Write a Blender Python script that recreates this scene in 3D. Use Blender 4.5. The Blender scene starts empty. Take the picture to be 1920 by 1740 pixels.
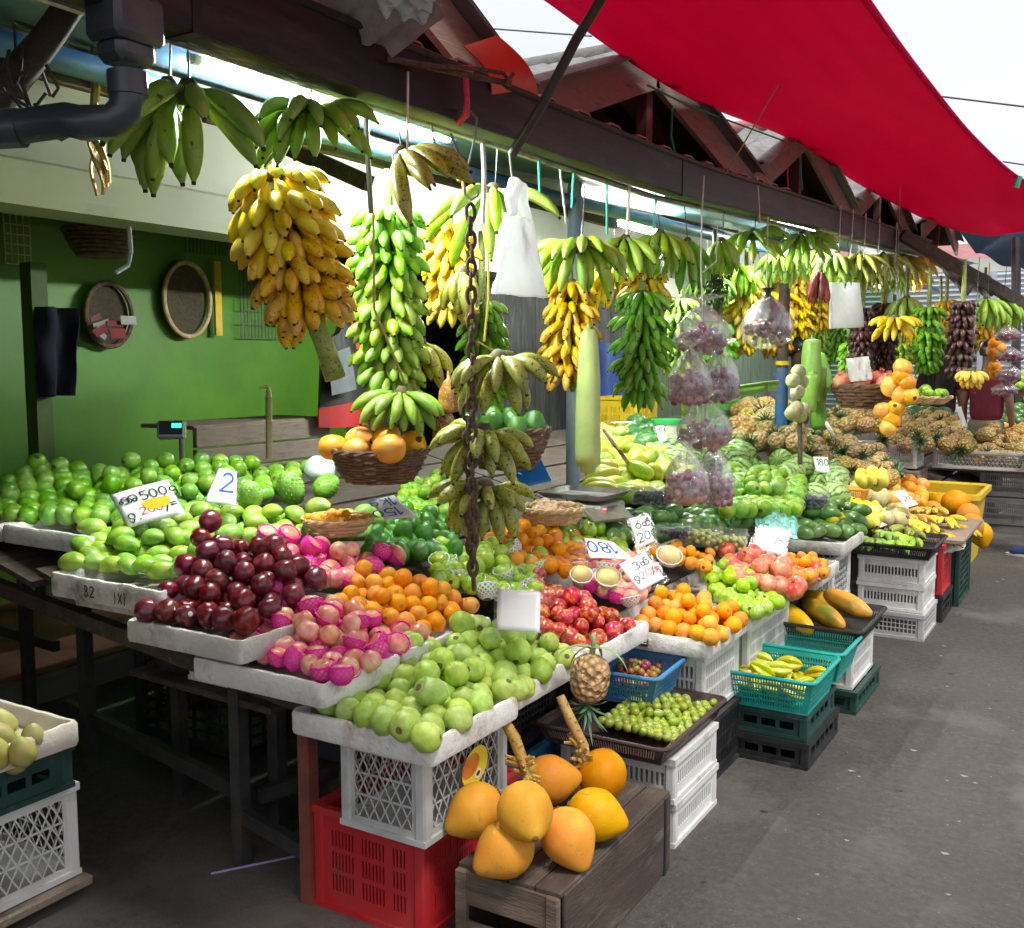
import bpy, math, random
import numpy as np
from mathutils import Vector, Matrix, Euler, noise as mnoise
R = math.radians; PI = math.pi
random.seed(7); rng = np.random.default_rng(7)
S = bpy.context.scene; COL = S.collection
# ------------------------------------------------------------------ camera, sky, sun, exposure
CAMH = 1.55; YAW = R(31); PIT = R(5.8); FOC = 1900.0
cd = bpy.data.cameras.new('camera'); cam = bpy.data.objects.new('camera', cd); COL.objects.link(cam)
cam.location = (0, 0, CAMH); cam.rotation_euler = (R(90) - PIT, 0, YAW)
cd.sensor_fit = 'HORIZONTAL'; cd.sensor_width = 36; cd.lens = 36 * FOC / 1920; cd.clip_start = 0.05; cd.clip_end = 2000
S.camera = cam
W = bpy.data.worlds.new('World'); S.world = W; W.use_nodes = True
nt = W.node_tree; bg = nt.nodes['Background']
sky = nt.nodes.new('ShaderNodeTexSky'); sky.sky_type = 'NISHITA'; sky.sun_disc = False
SUN_EL, SUN_AZ = R(62), R(115)
sky.sun_elevation = SUN_EL; sky.sun_rotation = SUN_AZ; sky.dust_density = 4; sky.air_density = 1.2
tc = nt.nodes.new('ShaderNodeTexCoord'); ns = nt.nodes.new('ShaderNodeTexNoise'); ns.inputs['Scale'].default_value = 2.2; ns.inputs['Detail'].default_value = 5
mp = nt.nodes.new('ShaderNodeMapping'); mp.inputs['Scale'].default_value = (1, 1, 3)
nt.links.new(tc.outputs['Generated'], mp.inputs[0]); nt.links.new(mp.outputs[0], ns.inputs['Vector'])
cr = nt.nodes.new('ShaderNodeValToRGB'); cr.color_ramp.elements[0].color = (8.2, 8.7, 9.6, 1); cr.color_ramp.elements[1].color = (9.6, 9.8, 10.2, 1)
cr.color_ramp.elements[0].position = .35; cr.color_ramp.elements[1].position = .65
mx = nt.nodes.new('ShaderNodeMixRGB'); mx.inputs[0].default_value = .86      # overcast: a cloud sheet over the clear sky
nt.links.new(ns.outputs['Fac'], cr.inputs[0]); nt.links.new(sky.outputs[0], mx.inputs[1]); nt.links.new(cr.outputs[0], mx.inputs[2])
nt.links.new(mx.outputs[0], bg.inputs['Color']); bg.inputs['Strength'].default_value = .054
sd = bpy.data.lights.new('sun', 'SUN'); sd.energy = 1.5; sd.angle = R(14); sd.color = (1, .96, .9)
sun = bpy.data.objects.new('sun', sd); COL.objects.link(sun)
sdir = Vector((math.sin(SUN_AZ) * math.cos(SUN_EL), math.cos(SUN_AZ) * math.cos(SUN_EL), math.sin(SUN_EL)))
sun.rotation_euler = sdir.to_track_quat('Z', 'Y').to_euler()
S.view_settings.view_transform = 'Standard'; S.view_settings.look = 'None'; S.view_settings.gamma = 1
S.view_settings.exposure = 1.15
S.cycles.max_bounces = 8; S.cycles.transparent_max_bounces = 12; S.cycles.diffuse_bounces = 4; S.cycles.glossy_bounces = 3
S.cycles.transmission_bounces = 4; S.cycles.caustics_reflective = False; S.cycles.caustics_refractive = False
# ------------------------------------------------------------------ pixel of the survey photo -> point of the place
_f = Vector((-math.sin(YAW) * math.cos(PIT), math.cos(YAW) * math.cos(PIT), -math.sin(PIT)))
_r = Vector((math.cos(YAW), math.sin(YAW), 0)); _u = _r.cross(_f); EYE = Vector((0, 0, CAMH))
def ray(x, y): return _f + _r * ((x - 960) / FOC) + _u * ((870 - y) / FOC)
def PZ(x, y, z): d = ray(x, y); return EYE + d * ((z - CAMH) / d.z)
def PX(x, y, X): d = ray(x, y); return EYE + d * (X / d.x)
def PY(x, y, Y): d = ray(x, y); return EYE + d * (Y / d.y)
def PS(x, y, dz=0.0):                     # the sloping display: it climbs from the aisle to the back wall
    d = ray(x, y); a = .60 - .26 * 1.2 + dz    # z = a - .26 X
    return EYE + d * ((a - CAMH) / (d.z + .26 * d.x))
def slope_z(X): return .60 + .26 * (-1.2 - X)
# ------------------------------------------------------------------ mesh builder
def rotm(rx=0, ry=0, rz=0): return Euler((rx, ry, rz)).to_matrix().to_4x4()
class MB:
    def __init__(s): s.v = []; s.f = []; s.m = []
    def add(s, vs, fs, mi=0, M=None):
        b = len(s.v)
        if M is not None: vs = [M @ Vector(p) for p in vs]
        s.v += [tuple(p) for p in vs]; s.f += [tuple(b + i for i in q) for q in fs]; s.m += [mi] * len(fs); return s
    def box(s, c, d, M=None, mi=0, bev=0.0):
        x, y, z = d[0] / 2, d[1] / 2, d[2] / 2; c = Vector(c)
        if bev <= 0:
            vs = [c + Vector((a * x, b * y, e * z)) for a in (-1, 1) for b in (-1, 1) for e in (-1, 1)]
            fs = [(0, 1, 3, 2), (4, 6, 7, 5), (0, 4, 5, 1), (2, 3, 7, 6), (0, 2, 6, 4), (1, 5, 7, 3)]
            return s.add(vs, fs, mi, M)
        bev = min(bev, x * .9, y * .9, z * .9); vs = []; ix = {}
        for a in (-1, 1):
            for b in (-1, 1):
                for e in (-1, 1):
                    for k in range(3):
                        o = [x, y, z]; 
                        for j in range(3):
                            if j != k: o[j] -= bev
                        ix[(a, b, e, k)] = len(vs); vs.append(c + Vector((a * o[0], b * o[1], e * o[2])))
        fs = []
        for k in range(3):
            i, j = [t for t in range(3) if t != k]
            for sg in (-1, 1):
                q = []
                for (p1, p2) in ((-1, -1), (1, -1), (1, 1), (-1, 1)):
                    t = [0, 0, 0]; t[k] = sg; t[i] = p1; t[j] = p2; q.append(ix[(t[0], t[1], t[2], k)])
                fs.append(q if (sg > 0) == (k != 1) else q[::-1])
        for k in range(3):      # edges along axis k
            i, j = [t for t in range(3) if t != k]
            for p1 in (-1, 1):
                for p2 in (-1, 1):
                    def g(sk, fa):
                        t = [0, 0, 0]; t[k] = sk; t[i] = p1; t[j] = p2; return ix[(t[0], t[1], t[2], fa)]
                    fs.append((g(-1, i), g(1, i), g(1, j), g(-1, j)))
        for a in (-1, 1):
            for b in (-1, 1):
                for e in (-1, 1): fs.append((ix[(a, b, e, 0)], ix[(a, b, e, 1)], ix[(a, b, e, 2)]))
        return s.add(vs, fs, mi, M)
    def bar(s, p, q, w, h, mi=0, bev=0.0, up=(0, 0, 1)):
        p, q = Vector(p), Vector(q); d = q - p; L = d.length; x = d.normalized(); u = Vector(up)
        if abs(x.dot(u)) > .98: u = Vector((1, 0, 0))
        y = u.cross(x).normalized(); z = x.cross(y)
        M = Matrix((x, y, z)).transposed().to_4x4(); M.translation = (p + q) / 2
        return s.box((0, 0, 0), (L, w, h), M, mi, bev)
    def tube(s, pts, rad, n=8, mi=0, cap=True, M=None, squash=1.0):
        pts = [Vector(p) for p in pts]; k = len(pts); rads = rad if hasattr(rad, '__len__') else [rad] * k
        vs = []; fs = []; pu = None
        for i, p in enumerate(pts):
            t = (pts[min(i + 1, k - 1)] - pts[max(i - 1, 0)])
            t = t.normalized() if t.length > 1e-9 else Vector((0, 0, 1))
            if pu is None:
                u = Vector((0, 0, 1)) if abs(t.z) < .9 else Vector((1, 0, 0)); u = (u - t * u.dot(t)).normalized()
            else:
                u = pu - t * pu.dot(t); u = u.normalized() if u.length > 1e-6 else pu
            pu = u; w = t.cross(u)
            for j in range(n):
                a = 2 * PI * j / n; vs.append(p + (u * math.cos(a) + w * math.sin(a) * squash) * rads[i])
        for i in range(k - 1):
            for j in range(n):
                a, b = i * n + j, i * n + (j + 1) % n; fs.append((a, b, b + n, a + n))
        if cap: fs.append(tuple(range(n - 1, -1, -1))); fs.append(tuple((k - 1) * n + j for j in range(n)))
        return s.add(vs, fs, mi, M)
    def lathe(s, prof, n=20, mi=0, M=None, fn=None, a0=0.0, a1=2 * PI):
        full = a1 - a0 > 6.28; k = len(prof); vs = []; fs = []; c = n if full else n + 1
        for (r, z) in prof:
            for j in range(c):
                a = a0 + (a1 - a0) * j / n; p = Vector((r * math.cos(a), r * math.sin(a), z)); vs.append(fn(p, a) if fn else p)
        for i in range(k - 1):
            for j in range(n):
                a, b = i * c + j, i * c + (j + 1) % c; fs.append((a, b, b + c, a + c))
        return s.add(vs, fs, mi, M)
    def grid(s, fn, nu, nv, mi=0, M=None, thick=0.0, closeu=False):
        vs = [Vector(fn(i / nu, j / nv)) for j in range(nv + 1) for i in range(nu + 1)]; w = nu + 1; fs = []
        for j in range(nv):
            for i in range(nu): a = j * w + i; fs.append((a, a + 1, a + w + 1, a + w))
        if thick:
            nn = [Vector((0, 0, 0)) for _ in vs]
            for q in fs:
                m = (vs[q[1]] - vs[q[0]]).cross(vs[q[3]] - vs[q[0]])
                for i in q: nn[i] += m
            o = len(vs); vs = vs + [p - (m.normalized() if m.length > 0 else Vector((0, 0, 1))) * thick for p, m in zip(vs, nn)]
            fs = fs + [tuple(o + i for i in q[::-1]) for q in fs]
            bd = [(i, i + 1) for i in range(nu)] + [(nu + j * w, nu + (j + 1) * w) for j in range(nv)] + \
                 [(nv * w + i + 1, nv * w + i) for i in range(nu)] + [((j + 1) * w, j * w) for j in range(nv)]
            fs += [(b, a, a + o, b + o) for a, b in bd]
        return s.add(vs, fs, mi, M)
    def perf(s, xs, zs, hole, t, M=None, mi=0):      # plate in local XZ with rectangular holes, thickness along Y
        nx, nz = len(xs) - 1, len(zs) - 1; w = nx + 1; o = w * (nz + 1)
        vs = [(x, -t / 2, z) for z in zs for x in xs] + [(x, t / 2, z) for z in zs for x in xs]; fs = []
        sol = lambda i, j: 0 <= i < nx and 0 <= j < nz and not hole(i, j)
        for j in range(nz):
            for i in range(nx):
                if hole(i, j): continue
                a, b, c, d = j * w + i, j * w + i + 1, (j + 1) * w + i + 1, (j + 1) * w + i
                fs.append((a, b, c, d)); fs.append((d + o, c + o, b + o, a + o))
                if not sol(i, j - 1): fs.append((b, a, a + o, b + o))
                if not sol(i, j + 1): fs.append((d, c, c + o, d + o))
                if not sol(i - 1, j): fs.append((a, d, d + o, a + o))
                if not sol(i + 1, j): fs.append((c, b, b + o, c + o))
        return s.add(vs, fs, mi, M)
    def mesh(s, name, mats, smooth=True, angle=.7, off=None):
        me = bpy.data.meshes.new(name); v = s.v if off is None else [(p[0] - off[0], p[1] - off[1], p[2] - off[2]) for p in s.v]
        me.from_pydata(v, [], s.f)
        for m in (mats if isinstance(mats, (list, tuple)) else [mats]): me.materials.append(m)
        me.polygons.foreach_set('material_index', s.m)
        if smooth:
            me.polygons.foreach_set('use_smooth', [True] * len(s.f))
            if angle < 3: me.set_sharp_from_angle(angle=angle)
        me.update(); return me
    def base(s):
        a = np.array(s.v); return Vector(((a[:, 0].min() + a[:, 0].max()) / 2, (a[:, 1].min() + a[:, 1].max()) / 2, a[:, 2].min()))
    def build(s, name, mats, parent=None, smooth=True, angle=.7, local=False):   # vertices given in the place; origin at the base
        if parent is not None:
            off = None if local else parent['_o'] if '_o' in parent else parent.location
            me = s.mesh(name, mats, smooth, angle, off); return link(name, me, parent)
        b = Vector((0, 0, 0)) if local else s.base(); o = link(name, s.mesh(name, mats, smooth, angle, b)); o.location = b; o['_o'] = list(b); return o
def link(name, me, parent=None):
    o = bpy.data.objects.new(name, me); COL.objects.link(o)
    if parent is not None:
        o.parent = parent
        if '_o' in parent: o['_o'] = list(parent['_o'])
    return o
def tag(o, label, cat, group=None):
    o['label'] = label; o['category'] = cat
    if group: o['group'] = group
    return o
def thing(name, label, cat, loc, rot=(0, 0, 0), group=None):
    o = link(name, None); o.location = loc; o.rotation_euler = rot; o['_o'] = list(loc); return tag(o, label, cat, group)
def struct(o): o['kind'] = 'structure'; return o
def jit(a): return random.uniform(-a, a)
# ------------------------------------------------------------------ materials
class NT:
    def __init__(s, name):
        s.m = bpy.data.materials.new(name); s.m.use_nodes = True; s.t = s.m.node_tree; s.n = s.t.nodes
        s.b = s.n['Principled BSDF']; s.out = s.n['Material Output']; s._c = None
    def new(s, ty, **k):
        n = s.n.new(ty)
        for a, b in k.items(): setattr(n, a, b)
        return n
    def l(s, a, b): s.t.links.new(a, b)
    def coord(s, kind='Object', rand=True):
        c = s.new('ShaderNodeTexCoord')
        if not rand: return c.outputs[kind]
        oi = s.new('ShaderNodeObjectInfo'); m = s.new('ShaderNodeMath', operation='MULTIPLY'); m.inputs[1].default_value = 37
        s.l(oi.outputs['Random'], m.inputs[0]); a = s.new('ShaderNodeVectorMath', operation='ADD')
        s.l(c.outputs[kind], a.inputs[0]); s.l(m.outputs[0], a.inputs[1]); return a.outputs[0]
    def noise(s, vec, scale, detail=3, rough=.55, dist=0):
        n = s.new('ShaderNodeTexNoise'); n.inputs['Scale'].default_value = scale; n.inputs['Detail'].default_value = detail
        n.inputs['Roughness'].default_value = rough; n.inputs['Distortion'].default_value = dist
        if vec is not None: s.l(vec, n.inputs['Vector'])
        return n.outputs['Fac']
    def ramp(s, fac, stops):
        r = s.new('ShaderNodeValToRGB'); e = r.color_ramp.elements
        while len(e) < len(stops): e.new(.5)
        for x, (p, c) in zip(e, stops): x.position = p; x.color = (*c, 1) if len(c) == 3 else c
        s.l(fac, r.inputs[0]); return r.outputs[0]
    def mix(s, fac, a, b, mode='MIX'):
        m = s.new('ShaderNodeMixRGB', blend_type=mode)
        for i, x in ((0, fac), (1, a), (2, b)):
            if isinstance(x, (int, float)): m.inputs[i].default_value = x
            elif isinstance(x, tuple): m.inputs[i].default_value = (*x, 1)
            else: s.l(x, m.inputs[i])
        return m.outputs[0]
    def math(s, op, a, b=0.0):
        m = s.new('ShaderNodeMath', operation=op)
        for i, x in ((0, a), (1, b)):
            if isinstance(x, (int, float)): m.inputs[i].default_value = x
            else: s.l(x, m.inputs[i])
        return m.outputs[0]
    def objvar(s, col, hue=.015, sat=.1, val=.15):
        oi = s.new('ShaderNodeObjectInfo'); h = s.new('ShaderNodeHueSaturation'); r = oi.outputs['Random']
        r2 = s.math('FRACT', s.math('MULTIPLY', r, 7.31)); r3 = s.math('FRACT', s.math('MULTIPLY', r, 23.7))
        s.l(s.math('ADD', s.math('MULTIPLY', r, 2 * hue), .5 - hue), h.inputs['Hue'])
        s.l(s.math('ADD', s.math('MULTIPLY', r2, 2 * sat), 1 - sat), h.inputs['Saturation'])
        s.l(s.math('ADD', s.math('MULTIPLY', r3, 2 * val), 1 - val), h.inputs['Value'])
        s.l(col, h.inputs['Color']); return h.outputs[0]
    def bump(s, h, st=.2, dist=.01):
        b = s.new('ShaderNodeBump'); b.inputs['Strength'].default_value = st; b.inputs['Distance'].default_value = dist
        s.l(h, b.inputs['Height']); s.l(b.outputs[0], s.b.inputs['Normal'])
    def fin(s, col, rough=.5, metal=0, spec=.5, coat=0, sss=0, alpha=None):
        if isinstance(col, tuple): s.b.inputs['Base Color'].default_value = (*col, 1)
        else: s.l(col, s.b.inputs['Base Color'])
        if isinstance(rough, (int, float)): s.b.inputs['Roughness'].default_value = rough
        else: s.l(rough, s.b.inputs['Roughness'])
        s.b.inputs['Metallic'].default_value = metal; s.b.inputs['Specular IOR Level'].default_value = spec
        s.b.inputs['Coat Weight'].default_value = coat; s.b.inputs['Coat Roughness'].default_value = .15
        return s.m
SK = 1.0
def skin(name, c1, c2, c3=None, rough=.38, scale=14, spot=None, sscale=90, slo=.62, shi=.7, bump=.05, bs=160, hue=.012, sat=.08, val=.14, coat=0.0, blotch=None, bl=(.6, .68), bscale=22, spec=.5):
    scale, sscale, bs, bscale = scale * SK, sscale * SK, bs * SK, bscale * SK
    t = NT(name); v = t.coord(); n = t.noise(v, scale, 3)
    st = [(.32, c1), (.68, c2)] if c3 is None else [(.3, c1), (.52, c2), (.72, c3)]
    c = t.ramp(n, st)
    if spot: c = t.mix(t.ramp(t.noise(v, sscale, 2), [(slo, (0, 0, 0)), (shi, (1, 1, 1))]), c, spot)
    if blotch: c = t.mix(t.ramp(t.noise(v, bscale, 4, .6, .6), [(bl[0], (0, 0, 0)), (bl[1], (1, 1, 1))]), c, blotch)
    c = t.objvar(c, hue, sat, val)
    if bump: t.bump(t.noise(v, bs, 2), bump, .004)
    return t.fin(c, rough, coat=coat, spec=spec)
def plain(name, c1, c2=None, rough=.5, scale=5, detail=4, bump=0.0, bs=40, metal=0, dirt=None, ds=3, dlo=.5, dhi=.75, stretch=None, rand=True, val=.0, spec=.5, coat=0):
    t = NT(name); v = t.coord('Object', rand)
    if stretch:
        m = t.new('ShaderNodeMapping'); m.inputs['Scale'].default_value = stretch; t.l(v, m.inputs[0]); v = m.outputs[0]
    c = t.ramp(t.noise(v, scale, detail, .6), [(.3, c1), (.7, c2 or c1)])
    if dirt: c = t.mix(t.ramp(t.noise(v, ds, 6, .65), [(dlo, (0, 0, 0)), (dhi, (1, 1, 1))]), c, dirt)
    if val: c = t.objvar(c, .01, .08, val)
    if bump: t.bump(t.noise(v, bs, 5, .6), bump, .01)
    return t.fin(c, rough, metal=metal, spec=spec, coat=coat)
def emit(name, c, st):
    t = NT(name); t.b.inputs['Base Color'].default_value = (.8, .8, .8, 1); t.b.inputs['Emission Color'].default_value = (*c, 1); t.b.inputs['Emission Strength'].default_value = st; return t.m
def film(name, tint=(1, 1, 1), gl=.25, haze=.12, hz=(.9, .9, .95), rough=.12, wrinkle=25):
    t = NT(name); n = t.n; n.remove(t.b); v = t.coord()
    tr = t.new('ShaderNodeBsdfTransparent'); tr.inputs[0].default_value = (*tint, 1)
    gb = t.new('ShaderNodeBsdfGlossy'); gb.inputs['Roughness'].default_value = rough; gb.inputs[0].default_value = (1, 1, 1, 1)
    df = t.new('ShaderNodeBsdfDiffuse'); df.inputs[0].default_value = (*hz, 1); tl = t.new('ShaderNodeBsdfTranslucent'); tl.inputs[0].default_value = (*hz, 1)
    ad = t.new('ShaderNodeMixShader'); ad.inputs[0].default_value = .5; t.l(df.outputs[0], ad.inputs[1]); t.l(tl.outputs[0], ad.inputs[2])
    bm = t.new('ShaderNodeBump'); bm.inputs['Strength'].default_value = .9; bm.inputs['Distance'].default_value = .02
    m = t.new('ShaderNodeMapping'); m.inputs['Scale'].default_value = (1, 1, .3); t.l(v, m.inputs[0])
    h = t.noise(m.outputs[0], wrinkle, 4, .6, 1.0); t.l(h, bm.inputs['Height']); t.l(bm.outputs[0], gb.inputs['Normal'])
    a = t.new('ShaderNodeMixShader'); t.l(t.ramp(h, [(.35, (haze * .4,) * 3), (.7, (haze * 2.0,) * 3)]), a.inputs[0]); t.l(tr.outputs[0], a.inputs[1]); t.l(ad.outputs[0], a.inputs[2])
    fr = t.new('ShaderNodeLayerWeight'); fr.inputs['Blend'].default_value = .35; t.l(bm.outputs[0], fr.inputs['Normal'])
    b = t.new('ShaderNodeMixShader'); t.l(t.math('ADD', t.math('MULTIPLY', fr.outputs['Facing'], gl), gl * .25), b.inputs[0]); t.l(a.outputs[0], b.inputs[1]); t.l(gb.outputs[0], b.inputs[2])
    t.l(b.outputs[0], t.out.inputs[0]); return t.m
# ------------------------------------------------------------------ shared materials
def crack(t, v):      # thin wandering cracks, only in patches
    w = t.new('ShaderNodeVectorMath', operation='ADD'); n = t.new('ShaderNodeTexNoise'); n.inputs['Scale'].default_value = 3; n.inputs['Detail'].default_value = 5; t.l(v, n.inputs['Vector']); s = t.new('ShaderNodeVectorMath', operation='SCALE'); s.inputs['Scale'].default_value = .35; t.l(n.outputs['Color'], s.inputs[0]); t.l(v, w.inputs[0]); t.l(s.outputs[0], w.inputs[1])
    vo = t.new('ShaderNodeTexVoronoi'); vo.feature = 'DISTANCE_TO_EDGE'; vo.inputs['Scale'].default_value = 1.1; t.l(w.outputs[0], vo.inputs['Vector'])
    a = t.ramp(vo.outputs['Distance'], [(.0, (.5,) * 3), (.009, (0, 0, 0))]); return t.mix(1.0, a, t.ramp(t.noise(v, .9, 3), [(.58, (0, 0, 0)), (.68, (1, 1, 1))]), 'MULTIPLY')
m_ground = (lambda t: (lambda v: (t.bump(t.mix(.5, t.noise(v, 90, 4, .75), t.noise(v, 18, 5, .65)), .8, .016),
    t.fin(t.mix(crack(t, v), t.mix(t.ramp(t.noise(v, 85, 2), [(.66, (0, 0, 0)), (.72, (.6, .6, .6))]),
          t.mix(t.ramp(t.noise(v, .7, 6, .62, .1), [(.50, (0, 0, 0)), (.62, (1, 1, 1))]),
          t.mix(t.ramp(t.noise(v, 4.5, 7, .68), [(.30, (1, 1, 1)), (.60, (0, 0, 0))]), t.ramp(t.noise(v, 34, 5, .72), [(.25, (.034, .029, .026)), (.5, (.072, .063, .056)), (.75, (.120, .107, .096))]), (.064, .055, .051)),
          (.15, .134, .118)), (.20, .18, .16)), (.022, .02, .019)), t.ramp(t.noise(v, 1.3, 4), [(.35, (.72,) * 3), (.7, (.95,) * 3)])))[1])(t.coord('Object', False)))(NT('asphalt'))
m_redfloor = plain('red_cement', (.16, .045, .03), (.22, .08, .055), .7, 3, 5, .15, 60, dirt=(.06, .04, .035), ds=1.6)
m_foam = plain('white_foam', (.62, .60, .55), (.76, .75, .71), .75, 8, 5, .45, 70, dirt=(.33, .27, .20), ds=9, dlo=.52, dhi=.74)
m_foamg = plain('grey_foam', (.48, .46, .41), (.62, .60, .55), .8, 8, 5, .45, 70, dirt=(.20, .17, .13), ds=10, dlo=.48, dhi=.72)
m_wood = plain('grey_wood', (.21, .15, .11), (.36, .28, .21), .8, 4, 6, .3, 30, dirt=(.10, .07, .055), ds=4, stretch=(1.0, 6, 6))
m_woody = plain('grey_wood_y', (.23, .16, .13), (.42, .33, .28), .8, 4, 6, .3, 30, dirt=(.11, .08, .065), ds=4, stretch=(6, 1, 6))
m_darkwood = plain('dark_wood', (.040, .027, .020), (.088, .062, .046), .75, 4, 6, .35, 30, dirt=(.17, .145, .12), ds=5, dlo=.55, dhi=.8, stretch=(6, 1.0, 6))
m_redwood = plain('red_brown_wood', (.10, .04, .028), (.17, .075, .055), .8, 5, 5, .25, 30)
m_iron = plain('dark_iron', (.035, .036, .04), (.075, .07, .065), .5, 12, 4, .1, 60, metal=.3, dirt=(.13, .07, .04), ds=7, dlo=.58, dhi=.8)
m_rust = plain('rusty_iron', (.07, .035, .022), (.15, .085, .055), .8, 60, 4, .6, 160, dirt=(.03, .02, .018), ds=40)
m_postred = plain('red_oxide_paint', (.19, .045, .035), (.26, .07, .05), .5, 12, 4, .1, 60, dirt=(.07, .05, .045), ds=10)
m_gutter = plain('gutter_plastic', (.012, .011, .015), (.026, .023, .026), .45, 3, 4, .05, 40, dirt=(.060, .050, .036), ds=3.5, dlo=.48, dhi=.72, stretch=(1, .5, 3), spec=.2)
m_pipe = plain('dark_pvc', (.03, .042, .055), (.045, .056, .068), .32, 4, 3, .05, 40, dirt=(.09, .085, .075), ds=4, dlo=.6)
m_bluepipe = plain('blue_paint', (.03, .13, .42), (.05, .19, .50), .4, 5, 3, dirt=(.16, .17, .19), ds=6, dlo=.55)
m_cream = plain('cream_plaster', (.62, .63, .52), (.70, .70, .60), .7, 2, 4, .05, 60, dirt=(.42, .40, .28), ds=1.6, dlo=.55, dhi=.9)
m_greenwall = plain('green_plaster', (.075, .235, .008), (.105, .29, .012), .5, 1.4, 5, .08, 40, dirt=(.07, .15, .02), ds=1.1, dlo=.48, dhi=.8)
m_teal = plain('teal_sheet', (.05, .12, .13), (.10, .19, .19), .45, 3, 4, .05, 50, dirt=(.16, .16, .09), ds=1.5)
m_asb = plain('asbestos_sheet', (.17, .165, .16), (.30, .295, .285), .9, 14, 6, .4, 80, dirt=(.09, .085, .08), ds=5, dlo=.5, dhi=.75)
m_redsheet = plain('red_roof_paint', (.36, .12, .12), (.46, .19, .18), .55, 4, 4, .05, 50, dirt=(.3, .12, .11), ds=5)
m_redplate = plain('red_steel_plate', (.58, .055, .022), (.68, .08, .03), .5, 4, 4, .05, 40, dirt=(.25, .05, .03), ds=7)
m_steel = plain('scale_steel', (.30, .28, .25), (.42, .40, .37), .35, 20, 4, .1, 90, metal=.7, dirt=(.16, .10, .06), ds=9)
m_black = plain('black_plastic', (.012, .013, .014), (.028, .028, .03), .45, 10, 4, .1, 60, dirt=(.085, .08, .075), ds=9, dlo=.56, dhi=.8)
m_dkgreen = plain('dark_green_plastic', (.010, .045, .035), (.02, .065, .05), .42, 8, 4, .1, 60, dirt=(.10, .105, .095), ds=8, dlo=.57, dhi=.82)
m_whitepl = plain('white_plastic', (.62, .61, .58), (.74, .73, .70), .45, 6, 4, .08, 60, dirt=(.33, .30, .25), ds=9, dlo=.55, dhi=.8)
m_greypl = plain('grey_plastic', (.42, .42, .41), (.54, .54, .52), .45, 6, 4, .08, 60, dirt=(.22, .20, .17), ds=9, dlo=.53, dhi=.8)
m_redpl = plain('red_plastic', (.46, .016, .022), (.58, .03, .035), .42, 6, 4, .08, 60, dirt=(.15, .055, .05), ds=6, dlo=.53, dhi=.8)
m_bluepl = plain('blue_plastic', (.035, .17, .36), (.05, .22, .43), .35, 6, 3, dirt=(.12, .16, .2), ds=10, dlo=.6)
m_tealpl = plain('teal_plastic', (.012, .30, .26), (.02, .38, .33), .32, 6, 3, dirt=(.08, .22, .2), ds=10, dlo=.6)
m_brownpl = plain('brown_plastic', (.045, .025, .024), (.075, .045, .042), .4, 6, 3, dirt=(.14, .11, .1), ds=10, dlo=.58)
m_yelpl = plain('yellow_plastic', (.68, .45, .02), (.76, .53, .03), .4, 6, 3, dirt=(.4, .28, .06), ds=8, dlo=.6)
m_limepl = plain('lime_plastic', (.12, .62, .05), (.17, .70, .08), .4)
m_orangepl = plain('orange_plastic', (.75, .28, .02), (.8, .36, .03), .4)
m_wick = plain('brown_wicker', (.10, .05, .028), (.22, .125, .075), .7, 30, 4, .3, 120, dirt=(.05, .028, .018), ds=20)
m_cane = plain('pale_cane', (.50, .34, .16), (.68, .50, .28), .55, 25, 4, .2, 120, dirt=(.28, .16, .07), ds=14)
m_rope = plain('coir_rope', (.42, .28, .12), (.58, .42, .2), .9, 60, 3, .5, 200)
m_cord = plain('pale_cord', (.55, .52, .47), (.7, .68, .62), .8, 60)
m_gcord = plain('green_cord', (.03, .36, .24), (.06, .46, .32), .7)
m_rcord = plain('pink_red_cord', (.62, .03, .08), (.72, .06, .12), .7, 60, bump=.3, bs=200)
m_ocord = plain('orange_cord', (.75, .30, .02), (.8, .38, .04), .7)
m_ycord = plain('yellow_cord', (.7, .52, .05), (.75, .58, .1), .7)
m_wire = plain('grey_wire', (.10, .10, .10), (.16, .16, .16), .4, metal=.6)
m_paper = plain('white_card', (.80, .80, .80), (.84, .84, .84), .35, 3)
m_ink = plain('black_ink', (.015, .015, .02), None, .5)
m_inkb = plain('blue_ink', (.02, .08, .42), None, .5)
m_inkr = plain('red_ink', (.62, .05, .04), None, .5)
m_orsheet = plain('orange_sticker', (.85, .48, .03), None, .5)
def bagmat():
    t = NT('white_bag_plastic'); t.bump(t.noise(t.coord(), 14, 4, .6, .8), .3, .02); t.fin((.86, .86, .88), .35); a = t.new('ShaderNodeBsdfTranslucent'); a.inputs[0].default_value = (.9, .9, .92, 1)
    x = t.new('ShaderNodeMixShader'); x.inputs[0].default_value = .5; t.l(t.b.outputs[0], x.inputs[1]); t.l(a.outputs[0], x.inputs[2]); t.l(x.outputs[0], t.out.inputs[0]); return t.m
m_bagw = bagmat()
m_tube = emit('tube_light', (.94, 1, .94), 290)
m_tubef = emit('tube_light_far', (.94, 1, .94), 110)
m_led = emit('green_display', (.02, 1, .35), 2.0)
m_ledr = emit('red_display', (1, .03, .02), 2.0)
m_film = film('clear_bag_film', (1, 1, 1), .40, .15)
m_filmd = film('clear_box_film', (.96, .97, .97), .20, .06, wrinkle=8)
m_tealfilm = film('teal_bag_film', (.5, .95, .85), .2, .85, (.35, .85, .75))
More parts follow.
